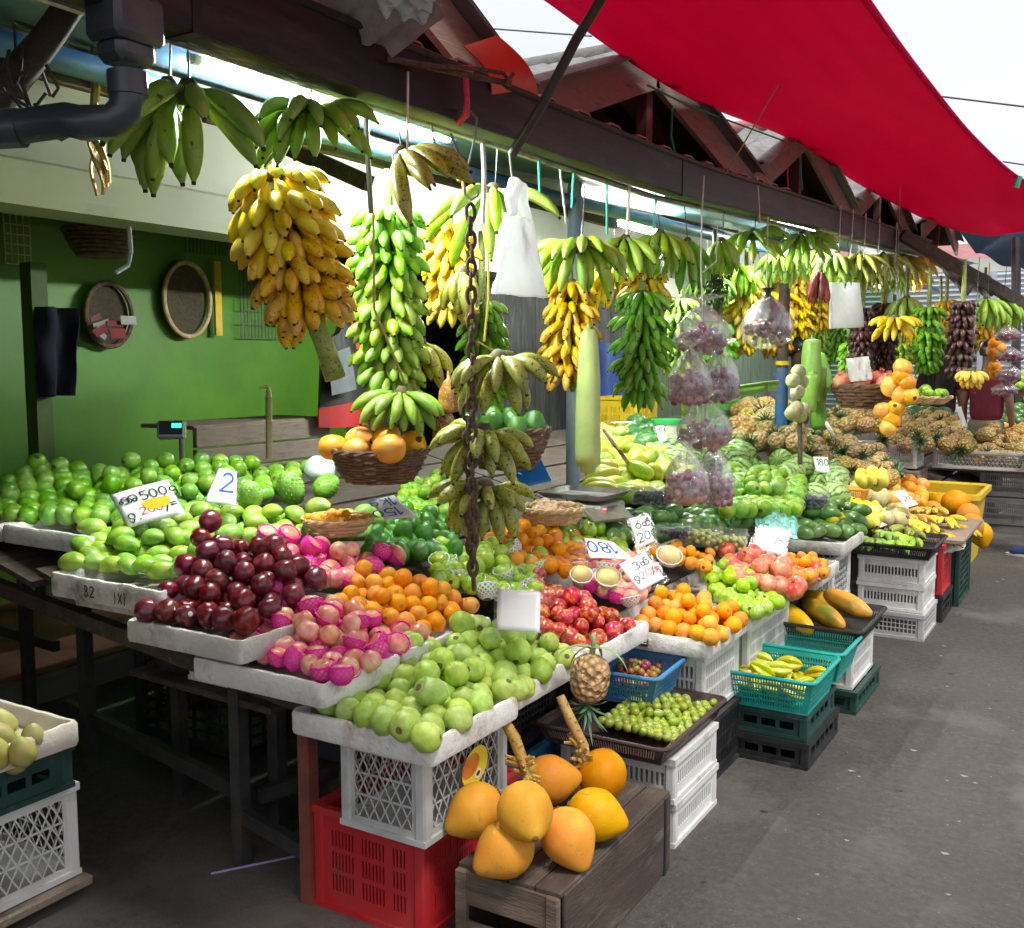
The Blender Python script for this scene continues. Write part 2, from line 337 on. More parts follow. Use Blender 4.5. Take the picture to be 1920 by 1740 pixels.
# red tarpaulin: light comes through it
def tarp_mat(name, c, tr):
    t = NT(name); v = t.coord('Object', False); m = t.new('ShaderNodeMapping'); m.inputs['Scale'].default_value = (7, .5, 7); t.l(v, m.inputs[0])
    col = t.ramp(t.noise(m.outputs[0], 1.2, 4, .55, .4), [(.3, tuple(x * .92 for x in c)), (.7, c)])
    a = t.new('ShaderNodeBsdfTranslucent'); t.l(t.mix(1.0, col, tr, 'MULTIPLY'), a.inputs[0])
    t.fin(col, .7, spec=.08); t.bump(t.mix(.35, t.noise(m.outputs[0], 1.6, 5), t.noise(v, 9, 4, .6, 1.5)), .6, .04)
    x = t.new('ShaderNodeMixShader'); x.inputs[0].default_value = .6; t.l(t.b.outputs[0], x.inputs[1]); t.l(a.outputs[0], x.inputs[2]); t.l(x.outputs[0], t.out.inputs[0]); return t.m
m_tarp = tarp_mat('red_tarpaulin', (.64, .001, .13), (1, .5, 1)); m_tarpb = tarp_mat('blue_grey_tarpaulin', (.16, .19, .26), (.6, .6, .7))
# ------------------------------------------------------------------ the setting
b = MB(); n = 60
b.grid(lambda u, v: (-60 + 120 * u, -30 + 130 * v, 0), 40, 40); struct(b.build('ground', m_ground, smooth=True, angle=4))
b = MB(); b.box((-5.2, 8.2, .06), (2.0, 16, .12)); struct(b.build('shop_floor', m_redfloor))
b = MB(); b.box((-4.17, 8.2, .055), (.056, 16, .11)); struct(b.build('floor_kerb', plain('kerb_cement', (.13, .125, .115), (.19, .18, .165), .8, 6, 5, .2, 60)))
b = MB(); b.grid(lambda u, v: (-300 + 600 * u, 120 + 60 * v, 26 * max(0, math.sin(PI * min(1, v * 2) / 2)) * (.55 + .45 * mnoise.noise(Vector((u * 9, 3, 0))) + .2 * mnoise.noise(Vector((u * 31, 7, 0))))), 90, 10)
struct(b.build('hills', plain('far_green', (.05, .10, .05), (.09, .15, .07), .9, .05)))
# rear shop: green wall, cream lintel, boards and shutters
def wall(name, label, c, d, mat, cat='wall', bev=0):
    b = MB(); b.box(c, d, None, 0, bev); return tag(b.build(name, mat), label, cat)
wall('green_wall', 'green painted plaster wall at the back of the stall, in half shadow', (-5.66, 3.3, 1.31), (.12, 6.6, 2.38), m_greenwall)
wall('side_wall', 'dark boarded partition closing the dim end of the green room', (-5.0, -.1, 1.25), (1.3, .1, 2.26), m_darkwood)
wall('room_ceiling', 'dark ceiling over the green back room', (-4.95, 8.2, 2.45), (1.4, 16, .06), m_darkwood, 'ceiling')
b = MB(); b.box((-4.30, 8, 2.85), (.14, 16, .90)); tag(b.build('upper_wall', m_cream), 'cream plaster wall above the lintel, lit by the tube lamp', 'wall')
b = MB(); b.box((-4.17, 8, 2.305), (.34, 16, .19), None, 0, .012); o = tag(b.build('lintel', m_cream), 'long cream boxed lintel above the dark opening of the green room', 'beam')
b = MB(); b.box((-4.0, 8, 2.225), (.03, 16, .05)); b.build('lintel_lip', m_cream, o)
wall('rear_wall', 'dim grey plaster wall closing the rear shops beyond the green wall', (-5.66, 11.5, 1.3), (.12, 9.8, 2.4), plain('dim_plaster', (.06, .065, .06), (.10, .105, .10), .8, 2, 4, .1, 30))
def boards(name, label, x, y0, y1, z0, z1, n, mats, cat):
    rt = thing(name, label, cat, (x, (y0 + y1) / 2, z0)); w = (y1 - y0) / n
    b = MB(); b.box((x - .035, (y0 + y1) / 2, (z0 + z1) / 2), (.03, y1 - y0, z1 - z0)); b.build('backing', mats, rt)
    for i in range(n):
        b = MB(); b.box((x + jit(.004), y0 + (i + .5) * w, (z0 + z1) / 2), (.03, w * .965, z1 - z0 - abs(jit(.03))), None, 0, .004); b.build('board', mats, rt)
m_dkboard = plain('tarred_board', (.025, .026, .026), (.06, .06, .058), .75, 3, 6, .3, 30, dirt=(.13, .12, .11), ds=4, stretch=(5, 5, 1))
m_gnboard = plain('green_grey_board', (.16, .22, .15), (.24, .31, .22), .7, 3, 6, .2, 30, dirt=(.1, .11, .08), ds=4, stretch=(5, 5, 1))
boards('board_partition', 'tarred black plank partition behind the tall pale gourd', -4.4, 6.7, 10.2, 0.1, 2.3, 14, m_dkboard, 'partition')
boards('board_partition', 'weathered green plank partition behind the hanging grape bags', -4.4, 10.4, 15.6, 0.1, 2.9, 16, m_gnboard, 'partition')
def shutter(x0, x1, y, z0, z1, m, label):
    b = MB(); nz = int((z1 - z0) / .075); pr = []
    for k in range(nz * 4 + 1): z = z0 + (z1 - z0) * k / (nz * 4); pr.append((.012 * math.sin(k * PI / 2), z))
    b.grid(lambda u, v: (x0 + (x1 - x0) * u, y - pr[int(round(v * nz * 4))][0], pr[int(round(v * nz * 4))][1]), 1, nz * 4, thick=.01)
    for xx in (x0 - .04, x1 + .04): b.box((xx, y, (z0 + z1) / 2), (.08, .08, z1 - z0))
    tag(b.build('shutter', m), label, 'shutter')
m_shw = plain('pale_shutter', (.52, .56, .62), (.62, .66, .72), .5, 2); m_shg = plain('green_shutter', (.28, .42, .38), (.35, .5, .45), .5, 2)
shutter(-4.1, -3.2, 16.6, 0, 2.9, m_shg, 'pale green ribbed roller shutter at the far end of the row')
shutter(-3.0, -1.9, 16.8, 0, 2.9, m_shw, 'pale blue ribbed roller shutter behind the woman with long hair')
shutter(-1.7, .6, 17.0, 0, 2.9, m_shw, 'wide pale blue roller shutter behind the man in the maroon shirt')
wall('end_wall', 'pale plaster wall above the far shutters', (-2.2, 17.1, 2.85), (7, .1, .5), m_cream)
wall('shade_partition', 'unseen boarded partition added past the near end of the stall to block sky light', (-3.9, .42, 1.3), (3.4, .08, 2.4), m_darkwood, 'partition')  # out of view, added to cut the sky light reaching the green wall
# roof over the stall
b = MB(); b.grid(lambda u, v: (-1.86 - 2.5 * u, -.6 + 16.6 * v, 2.385 + .115 * max(0, (-.6 + 16.6 * v) - 4.3) * .4 + .62 * max(0, (u - .28) / .72) + .010 * math.sin(u * 2.5 / .18 * 2 * PI)), 84, 4, thick=.012)
tag(b.build('stall_roof', m_teal), 'dark teal corrugated sheet roof over the stall', 'roof')
GY = [(-.3, 2.21), (2.0, 2.215), (4.28, 2.255), (4.30, 2.253), (6.5, 2.365), (9.4, 2.49), (10.9, 2.56)]
def gz(y):
    for (a, za), (c, zc) in zip(GY, GY[1:]):
        if a <= y <= c: return za + (zc - za) * (y - a) / (c - a)
    return GY[0][1] if y < GY[0][0] else GY[-1][1]
gt = thing('gutter', 'long dark gutter beam running along the eave above the hanging bananas', 'gutter', (-1.75, 4, 2.2))
b = MB(); cs = [(-1.70, .175), (-1.70, .024), (-1.706, .02), (-1.774, .02), (-1.78, .026), (-1.78, .17), (-1.772, .17), (-1.772, .032), (-1.712, .032), (-1.712, .175)]
for (a, za), (c, zc) in zip(GY, GY[1:]):
    if c - a < .05: continue
    N = len(cs); vs = [(x, a, za + z) for x, z in cs] + [(x, c, zc + z) for x, z in cs]
    b.add(vs, [(i, (i + 1) % N, N + (i + 1) % N, N + i) for i in range(N)] + [tuple(range(N))[::-1], tuple(range(N, 2 * N))])
b.build('channel', m_gutter, gt)
b = MB(); b.tube([(-1.697, y, gz(y) + .176) for y in np.linspace(-.3, 10.9, 24)], .011, 6); b.build('rolled_lip', m_gutter, gt)
for yy in (4.29, 1.55, 7.2): b = MB(); b.box((-1.74, yy, gz(yy) + .095), (.086, .028, .156)); b.build('joint_band', m_gutter, gt)
# downpipe with funnel at the near end
dp = thing('downpipe', 'black plastic rainwater pipe with square hopper and elbow', 'downpipe', (-1.77, 1.24, 1.9))
ct = PX(238, 120, -1.72); b = MB(); b.box((ct.x, ct.y, 2.215), (.105, .12, .09), None, 0, .012); b.box((ct.x, ct.y, 2.155), (.082, .095, .05), None, 0, .015); b.build('hopper', m_pipe, dp)
eb = PX(238, 232, -1.72); lf = PX(20, 240, -1.95)
b = MB(); b.tube([(ct.x, ct.y, 2.12), (ct.x, ct.y, eb.z + .06), (ct.x - .004, ct.y - .006, eb.z + .025), (ct.x - .025, ct.y - .02, eb.z + .004), tuple(eb + Vector((-.07, -.05, 0))), tuple((eb + lf) / 2 + Vector((0, 0, .012))), tuple(lf)], .034, 16); b.build('pipe', m_pipe, dp)
b = MB(); b.tube([(ct.x, ct.y, eb.z + .10), (ct.x, ct.y, eb.z + .055)], .039, 16); b.build('pipe_collar', m_pipe, dp)
b = MB(); b.tube([tuple(lf + Vector((.02, .012, 0))), tuple(lf + Vector((-.2, -.12, -.012)))], .039, 16); b.build('pipe_collar', m_pipe, dp)
# bent dark branch and pipes under the roof
def poly(name, label, cat, pts, r, mat, n=8, group=None, wob=0):
    p = [Vector(q) + (Vector((jit(wob), jit(wob), jit(wob))) if wob else Vector((0, 0, 0))) for q in pts]
    b = MB(); b.tube(p, r, n); return tag(b.build(name, mat), label, cat, group)
poly('roof_pole', 'crooked dark wooden pole slanting at the top left corner', 'pole', [PX(-60, 260, -2.2), PX(40, 130, -2.15), PX(90, 70, -2.1), PX(165, -40, -2.0)], [.034, .036, .032, .03], m_darkwood, 10)
poly('roof_pipe', 'blue painted steel pipe running under the stall roof', 'pipe', [(-2.36, .2, 2.312), (-2.36, 4, 2.316), (-2.36, 16, 2.58)], .034, m_bluepipe, 12)
poly('roof_pipe', 'thin grey steel rail just behind the gutter, the hooks hang from it', 'pipe', [(-1.84, -.2, 2.245), (-1.84, 4.3, 2.28), (-1.84, 6.5, 2.39), (-1.84, 10.9, 2.58)], .013, m_steel, 8)
poly('roof_pipe', 'thick dark batten under the teal roof sheet', 'pipe', [(-3.4, .1, 2.66), (-3.4, 15, 2.95)], .03, m_darkwood, 8)
for k, y in enumerate((.9, 3.6, 6.4, 9.2, 12.0)):
    b = MB(); b.bar((-2.9, y, 2.33 + .046 * max(0, y - 4.3)), (-4.2, y, 2.89 + .046 * max(0, y - 4.3)), .05, .07); tag(b.build('rafter', m_darkwood), 'dark sloping rafter under the teal roof sheet', 'rafter', 'rafters under the stall roof')
b = MB(); b.box((-2.43, 2.7, 2.325), (.03, 4.9, .106), None, 0, .004); tag(b.build('shade_beam', m_darkwood), 'dark beam added behind the blue pipe to shade the green wall from the tube lamp', 'beam')  # added beam, standing in for a dark pipe, keeps tube light off the green wall
# tube lamps
def tubelamp(label, a, c, m=m_tube):
    rt = thing('tube_lamp', label, 'lamp', Vector(a)); a, c = Vector(a), Vector(c); d = (c - a).normalized()
    b = MB(); b.tube([a, c], .016, 12); b.build('tube', m, rt)
    b = MB(); b.bar(a + Vector((0, 0, .035)), c + Vector((0, 0, .035)), .035, .03); b.build('batten', m_whitepl, rt)
    for p, q in ((a, a - d * .025), (c, c + d * .025)):
        b = MB(); b.tube([p, q], .019, 10); b.bar(q + Vector((0, 0, -.012)), q + Vector((0, 0, .04)), .02, .02); b.build('socket', m_whitepl, rt)
tubelamp('long tube lamp glowing just behind the green banana combs', PX(372, 112, -2.25), PX(838, 258, -2.25))
tubelamp('short tube lamp glowing above the lime green comb', (-2.6, 5.1, 2.36), (-2.6, 6.2, 2.36))
tubelamp('tube lamp glowing behind the row of small combs', (-2.1, 7.0, 2.50), (-2.1, 8.2, 2.55), m_tubef)
tubelamp('bright tube lamp hidden behind the second white bag', (-2.6, 9.3, 2.05), (-3.3, 9.9, 2.05), m_tubef)
tubelamp('tube lamp over the far yellow bananas', (-2.6, 12.2, 2.45), (-2.6, 13.4, 2.45), m_tubef)
# gable roofs standing behind the gutter
m_under = plain('roof_underside', (.05, .026, .024), (.085, .045, .04), .85, 5, 4, .2, 30)
def gable(y0, y1, yp, zf0, zf1, zp, label, x0=-1.9, ln=.75):
    rt = thing('gable_roof', label, 'roof', (x0, yp, zf0))
    for (a, za, c, zc) in ((y0, zf0, yp, zp), (yp, zp, y1, zf1)):
        L = math.hypot(c - a, zc - za); nr = max(2, int(L / .146))
        def f(u, v, a=a, za=za, c=c, zc=zc):      # ribs run down the slope
            return (x0 + .10 - (ln + .1) * u, a + (c - a) * v, za + (zc - za) * v + .05 + .022 * math.sin(u * ln / .17 * 2 * PI))
        b = MB(); b.grid(f, 48, 4, thick=.012); b.build('roof_sheet', m_asb, rt)
        b = MB(); b.bar((x0 + .03, a, za - .035), (x0 + .03, c, zc - .035), .028, .15); b.build('bargeboard', m_woody, rt)
        b = MB()
        for u in (.28, .55, .85): b.bar((x0 - ln * u, a, za - .02), (x0 - ln * u, c, zc - .02), .05, .09)
        b.build('rafter', m_redwood, rt)
        b = MB(); b.grid(lambda u, v, a=a, za=za, c=c, zc=zc: (x0 - ln * u, a + (c - a) * v, za + (zc - za) * v + .02), 1, 1); b.build('ceiling_boards', m_under, rt)
    b = MB(); b.tube([(x0 + .2, yp, zp + .07), (x0 - ln, yp, zp + .07)], .05, 10); b.build('ridge_cap', m_redsheet if y0 > 5 else m_asb, rt)
    b = MB(); b.bar((x0 - .02, yp, zp - .06), (x0 - .02, yp, zf0 - .05), .07, .05); b.bar((x0 - .3, (y0 + yp) / 2, (zf0 + zp) / 2), (x0 - .3, yp + .35, zf0), .07, .05); b.build('strut', m_redwood, rt)
    b = MB(); b.add([(x0 - .76, y0, zf0), (x0 - .76, y1, zf1), (x0 - .76, yp, zp)], [(0, 1, 2)]); b.build('inner_gable', m_under, rt)
gable(.5, 3.16, 1.9, 2.44, 2.43, 2.97, 'nearest gable roof, mostly cut off by the top of the picture')
gable(3.18, 5.80, 4.36, 2.46, 2.55, 2.88, 'weathered gable roof with open timber front and grey corrugated sheet')
gable(5.86, 8.25, 6.85, 2.62, 2.64, 3.05, 'second grey gable roof partly behind the red tarpaulin, cords hanging from it')
gable(8.3, 10.7, 9.4, 2.74, 2.76, 3.14, 'third small gable roof beyond the one with hanging cords')
gable(10.8, 13.2, 12.0, 2.86, 2.9, 3.2, 'farthest small gable roof at the end of the tarpaulin', -1.8)
# red ribbed sheet whose end profile shows along the gutter
b = MB(); pr = []
y = 1.2
while y < 5.9:
    for dy, dz in ((0, 0), (.05, .032), (.13, .032), (.18, 0)): pr.append((y + dy, dz))
    y += .26
def fr(u, v): p = pr[int(round(u * (len(pr) - 1)))]; return (-1.72 - .5 * v, p[0], gz(p[0]) + .178 + p[1] + .03 * v)
b.grid(fr, len(pr) - 1, 2, thick=.006); tag(b.build('ribbed_roof_edge', m_redsheet, smooth=False), 'faded red ribbed metal sheet showing its edge on top of the gutter', 'roof sheet')
a = [PX(868, 88, -1.74), PX(952, 64, -1.72), PX(1014, 180, -1.70), PX(905, 190, -1.74)]
b = MB(); b.grid(lambda u, v: (a[0] * (1 - u) + a[1] * u) * (1 - v) + (a[3] * (1 - u) + a[2] * u) * v + Vector((.05 * math.sin(v * 2.6) - .04 * u, 0, 0)), 8, 8, thick=.004)
tag(b.build('metal_flap', m_redplate), 'bent bright red steel plate wedged between two gable roofs', 'metal sheet')
# torn asbestos eave and grey tarp at the top
b = MB(); a = [PX(560, 8, -1.78), PX(735, 104, -1.66), PX(835, 28, -1.55), PX(640, -90, -1.6)]
b.grid(lambda u, v: (a[0] * (1 - u) + a[1] * u) * (1 - v) + (a[3] * (1 - u) + a[2] * u) * v + Vector((0, 0, .014 * math.sin(u * 16) + (.006 * mnoise.noise(Vector((u * 7, v * 2, 1)))))) + Vector((.02 * mnoise.noise(Vector((u * 9, 0, 4))) * (1 - v), 0, 0)), 50, 10, thick=.012)
tag(b.build('torn_roof_sheet', m_asb), 'torn grey roof sheet with jagged edge hanging over the gutter', 'roof sheet')
b = MB(); a = [PX(715, 22, -1.5), PX(798, 44, -1.45), PX(820, -10, -1.4), PX(680, -40, -1.45)]
b.grid(lambda u, v: (a[0] * (1 - u) + a[1] * u) * (1 - v) + (a[3] * (1 - u) + a[2] * u) * v + Vector((0, 0, .022 * mnoise.noise(Vector((u * 5, v * 5, 9))))), 24, 16, thick=.003)
tag(b.build('tarp_scrap', plain('grey_tarp', (.30, .32, .36), (.62, .64, .68), .35, 5, 5)), 'crumpled silver grey plastic scrap on the torn roof sheet', 'tarpaulin')
# red tarpaulin strip over the aisle
TL = [(.4, -1.55, 2.62), (1.6, -1.6, 2.64), (2.6, -1.67, 2.72), (3.2, -1.81, 2.8), (4.6, -1.83, 2.78), (6.6, -1.87, 2.94), (8.5, -1.84, 2.93), (12, -1.8, 3.03), (13.6, -1.5, 3.06)]
TR = [(.4, -.5, 2.5), (1.6, -.56, 2.52), (2.6, -.66, 2.57), (3.2, -.70, 2.61), (4.6, -.76, 2.71), (6.6, -.81, 2.84), (8.5, -.73, 2.89), (9.6, -.5, 2.88), (10.6, -.2, 2.86)]
def curve(P, t):
    k = t * (len(P) - 1); i = min(int(k), len(P) - 2); f = k - i; g = lambda j: Vector((P[max(0, min(j, len(P) - 1))][1], P[max(0, min(j, len(P) - 1))][0], P[max(0, min(j, len(P) - 1))][2]))
    p0, p1, p2, p3 = g(i - 1), g(i), g(i + 1), g(i + 2)
    return .5 * ((2 * p1) + (p2 - p0) * f + (2 * p0 - 5 * p1 + 4 * p2 - p3) * f * f + (3 * p1 - p0 - 3 * p2 + p3) * f ** 3)
def ft(u, v):
    p = curve(TL, v) * (1 - u) + curve(TR, v) * u; s = math.sin(PI * u)
    p.z += .09 * s * (1 - v) - .05 * s * v + .012 * math.sin(u * 9 + v * 5) + .018 * mnoise.noise(Vector((u * 3, v * 9, 2))) * s + .007 * mnoise.noise(Vector((u * 5, v * 30, 5))) * s - .02 * s * abs(math.sin(v * 9.5)) ** 14; return p
b = MB(); b.grid(ft, 40, 110, thick=.0015); tp = tag(b.build('red_tarpaulin', m_tarp, angle=4), 'big red tarpaulin strip stretched over the aisle', 'tarpaulin')
b = MB(); b.tube([ft(1, k / 60) for k in range(61)], .012, 8); b.build('hem', m_tarp, tp)
b = MB(); e0 = ft(1, .80)
b.tube([PY(1912, 330, 8.4), PY(1905, 352, 8.4)], .02, 6); tag(b.build('tarp_knot', m_gcord), 'green cord knot tying the far corner of the red tarpaulin', 'cord')
poly('overhead_wire', 'thin dark wire leading up right from the red tarpaulin edge', 'wire', [PY(1740, 178, 14), PY(1960, 205, 14)], .012, m_wire, 5)
poly('overhead_wire', 'thin dark wire above the tarpaulin knot', 'wire', [PY(1880, 303, 12), PY(1990, 320, 12)], .008, m_wire, 5)
poly('overhead_wire', 'power wire with small knot crossing the sky above the gable', 'wire', [PY(800, 42, 9), PY(870, 50, 9), PY(1110, 68, 9)], .008, m_wire, 5)
poly('string', 'thin brown rope slanting across the red tarpaulin to the gutter', 'rope', [PX(1555, -5, -1.15), PX(1400, 260, -1.5), PX(1362, 325, -1.66)], .0035, m_rope, 6)
poly('string', 'thin green cord stretched from the gable to the tarpaulin', 'cord', [PX(1215, 160, -1.8), PX(1290, 198, -1.8), PX(1480, 268, -1.86)], .005, m_gcord, 6)
poly('iron_rod', 'dark iron rod rising from the gutter to the red tarpaulin', 'rod', [PX(960, 290, -1.62), PX(1020, 190, -1.5), PX(1080, 75, -1.4), PX(1135, -15, -1.3)], .015, m_iron, 10)
rb = thing('bent_rebar', 'bent rusty reinforcing bars lying over the gutter', 'iron bar', PX(820, 130, -1.66))
b = MB(); b.tube([PX(725, 108, -1.70), PX(800, 125, -1.66), PX(958, 157, -1.5)], .009, 8); b.build('bar', m_rust, rb)
b = MB(); b.tube([PX(725, 112, -1.68), PX(820, 124, -1.62), PX(905, 130, -1.55), PX(945, 138, -1.52), PX(950, 146, -1.5)], .006, 8); b.tube([PX(950, 158, -1.5), PX(962, 138, -1.5)], .006, 6); b.build('hooked_bar', m_rust, rb)
# far right: blue grey awning, post, house
b = MB(); a = [PY(1790, 420, 14.5), PY(1990, 430, 13), PY(1990, 535, 13), PY(1830, 475, 14.5)]
b.grid(lambda u, v: (a[0] * (1 - u) + a[1] * u) * (1 - v) + (a[3] * (1 - u) + a[2] * u) * v + Vector((0, 0, .03 * math.sin(u * 14))), 30, 10, thick=.004)
tag(b.build('blue_awning', m_tarpb), 'blue grey awning sheet below the far end of the red tarpaulin', 'awning')
poly('awning_post', 'dark post holding the blue grey awning', 'post', [PY(1905, 445, 13), PY(1905, 760, 13)], .05, m_iron, 8)
hs = thing('house', 'distant blue house with a pale red tiled gable roof', 'house', (-2, 42, 0)); p = PY(1845, 488, 42)
b = MB(); b.add([(p.x - 3, 42, 0), (p.x + 3, 42, 0), (p.x + 3, 42, p.z - 1.2), (p.x, 42, p.z), (p.x - 3, 42, p.z - 1.2)], [(0, 1, 2, 3, 4)]); b.box((p.x, 45, (p.z - 1.3) / 2), (5.98, 5.9, p.z - 1.3)); b.build('wall', plain('blue_house', (.22, .42, .55), (.27, .47, .6), .7), hs)
b = MB()
for sx in (-1, 1): b.bar((p.x + sx * 1.75, 41.6, p.z - .62), (p.x + sx * 1.75, 49, p.z - .62), 4.0, .14, up=(sx * .34, 0, 1))
b.build('roof', plain('pale_tile', (.52, .24, .18), (.62, .32, .25), .8, 3), hs)
for k in range(3):
    q = PY(1700 + k * 60, 455 + 8 * k, 26 + 3 * k); rt = thing('far_roof', ('low far roof with pale rusty sheet', 'middle far roof with grey sheet beyond the gables', 'far roof with pinkish tiles near the awning')[k], 'roof', q)
    b = MB(); b.bar(q + Vector((-2, 0, -.5)), q + Vector((2, 0, -.5)), 3, .1, up=(0, -.35, 1)); b.bar(q + Vector((-2, -1.4, -1.0)), q + Vector((2, -1.4, -1.0)), .06, .22); b.build('sheet', (m_redsheet, m_asb, m_redsheet)[k], rt)
b = MB(); a = [PY(1745, 478, 9.6), PY(1850, 520, 9.8), PY(1895, 560, 9.8), PY(1790, 540, 9.6)]
b.grid(lambda u, v: (a[0] * (1 - u) + a[1] * u) * (1 - v) + (a[3] * (1 - u) + a[2] * u) * v + Vector((.05 * mnoise.noise(Vector((u * 5, v * 4, 2))), .06 * mnoise.noise(Vector((u * 6, v * 5, 8))), .07 * mnoise.noise(Vector((u * 7, v * 3, 5))))), 34, 20, thick=.003)
tag(b.build('torn_sheet', plain('ragged_grey', (.05, .05, .055), (.30, .30, .33), .6, 9, 5), angle=4), 'ragged grey plastic sheet hanging past the end of the gutter', 'tarpaulin')
b = MB(); b.bar(PY(1690, 440, 9.2), PY(1945, 585, 9.9), .08, .09); tag(b.build('awning_beam', m_darkwood), 'dark beam carrying the far hanging bananas at the right edge', 'beam')
rn = random.Random(12)
for k in range(5):
    p0 = PX(rn.uniform(0, 90), rn.uniform(20, 120), -2.1); pts = [p0]
    for q in range(9): pts.append(pts[-1] + Vector((rn.uniform(-.04, .04), rn.uniform(-.03, .05), rn.uniform(-.07, .035))))
    poly('string', 'tangled dark twine hanging on the crooked pole at the top left', 'cord', pts, .004, m_darkwood, 5, 'twine on the crooked pole')
# litter flecks on the ground: nobody could count them
b = MB()
for i in range(380):
    x, y = random.uniform(-1.0, 1.6), random.uniform(1.8, 9.5); s = random.choice((.002, .003, .003, .004, .006, .010)); a = random.uniform(0, 6)
    b.add([(x + s * math.cos(a + q * 1.57) * (1 + .6 * (q % 2)), y + s * math.sin(a + q * 1.57), .0015 + .002 * (q % 2)) for q in range(4)], [(0, 1, 2, 3)], 0 if random.random() < .5 else 1)
o = b.build('litter', [plain('pale_fleck', (.30, .27, .22)), plain('dark_leaf_bit', (.05, .04, .03))], smooth=False); o['kind'] = 'stuff'; o['label'] = 'small pale and dark flecks of litter on the asphalt'; o['category'] = 'litter'
# ------------------------------------------------------------------ crates, trays, baskets, tables
def lat(L, m, hw, bw, grp=0, gap=0):
    """edges of a row of holes: margin, hole, bar, hole ... margin; returns edges and which cells are holes"""
    n = max(1, int((L - 2 * m + bw) / (hw + bw)))
    if grp: n = max(grp, n - n // grp)
    xs = [0]; ho = []; tot = n * hw + (n - 1) * bw + ((n - 1) // grp * (gap - bw) if grp else 0); x = (L - tot) / 2
    xs.append(x); ho.append(False)
    for i in range(n):
        x += hw; xs.append(x); ho.append(True)
        if i < n - 1: x += gap if grp and (i + 1) % grp == 0 else bw; xs.append(x); ho.append(False)
    xs.append(L); ho.append(False); return xs, ho
def panel(L, h, style):
    b = MB()
    if style == 'diamond':
        t = .004; fr = .02
        b.perf([0, fr, L - fr, L], [0, fr, h - fr, h], lambda i, j: i == 1 and j == 1, t)
        s = .036; x0, x1, z0, z1 = fr, L - fr, fr, h - fr
        for fam in (1, -1):
            k = -h
            while k < L + h:
                # line x = k + fam*(z-z0)*.55
                za, zb = z0, z1; sl = .55 * fam; xa, xb = k, k + sl * (z1 - z0)
                pts = []
                for z in (z0, z1):
                    x = k + sl * (z - z0)
                    if x0 <= x <= x1: pts.append((x, z))
                for x in (x0, x1):
                    z = z0 + (x - k) / sl
                    if z0 < z < z1: pts.append((x, z))
                if len(pts) >= 2: b.bar((pts[0][0], fam * .0012, pts[0][1]), (pts[1][0], fam * .0012, pts[1][1]), .0022, .004)
                k += s
        nz = 3
        for j in range(1, nz): b.bar((x0, 0.0032, z0 + (z1 - z0) * j / nz), (x1, 0.0032, z0 + (z1 - z0) * j / nz), .002, .006)
        return b
    P = {'slots': (.012, .011, .007, 0, 0, .044, .010, .012), 'fine': (.022, .007, .005, 0, 0, .020, .006, .016), 'grid': (.014, .016, .006, 0, 0, .020, .006, .012),
         'window': (.045, .006, .006, 7, .03, .05, .014, .03), 'big': (.025, .055, .016, 0, 0, .030, .012, .014)}[style]
    xs, hx = lat(L, P[0], P[1], P[2], P[3], P[4]); zs, hz = lat(h, P[7], P[5], P[6])
    b.perf(xs, zs, lambda i, j: hx[i] and hz[j], .005); return b
def crate(label, x0, x1, y0, y1, z0, h, mat, style='slots', group=None, solid=False):
    w, d = x1 - x0, y1 - y0; rt = thing('crate', label, 'crate', ((x0 + x1) / 2, (y0 + y1) / 2, z0), group=group)
    pm = mat[0] if isinstance(mat, tuple) else mat; fm = mat[-1] if isinstance(mat, tuple) else mat
    for (L, M) in ((w, Matrix.Translation((-w / 2, -d / 2 + .008, 0))), (w, Matrix.Translation((-w / 2, d / 2 - .008, 0))),
                   (d, Matrix.Translation((w / 2 - .008, -d / 2, 0)) @ rotm(0, 0, PI / 2)), (d, Matrix.Translation((-w / 2 + .008, -d / 2, 0)) @ rotm(0, 0, PI / 2))):
        pb = panel(L - .05, h - .032, style); q = MB(); q.add([M @ (Vector(p) + Vector((.025, 0, .014))) for p in pb.v], pb.f); q.build('side_panel', pm, rt, smooth=False, local=True)
    for sx in (-1, 1):
        for sy in (-1, 1):
            q = MB(); q.box((sx * (w / 2 - .016), sy * (d / 2 - .016), h / 2), (.034, .034, h - .004), None, 0, .006); q.build('corner_post', fm, rt, local=True)
    def ring(zc, hh, o, t):
        q = MB(); pts = [(-w / 2 - o, -d / 2 - o), (w / 2 + o, -d / 2 - o), (w / 2 + o, d / 2 + o), (-w / 2 - o, d / 2 + o)]; inn = [(a - math.copysign(t, a), c - math.copysign(t, c)) for a, c in pts]
        vs = [(x, y, zc + e * hh / 2) for e in (-1, 1) for P in (pts, inn) for x, y in P]; fs = []
        for i in range(4):
            j = (i + 1) % 4; fs += [(i, j, 8 + j, 8 + i), (4 + j, 4 + i, 12 + i, 12 + j), (8 + i, 8 + j, 12 + j, 12 + i), (i, 4 + i, 4 + j, j)]
        q.add(vs, fs); return q
    ring(h - .011, .022, .005, .022).build('rim', fm, rt, smooth=False, local=True)
    ring(.008, .016, .002, .018).build('foot_rim', fm, rt, smooth=False, local=True)
    q = MB(); q.box((0, 0, .012), (w - .03, d - .03, .006)); q.build('floor_panel', pm, rt, local=True)
    return rt
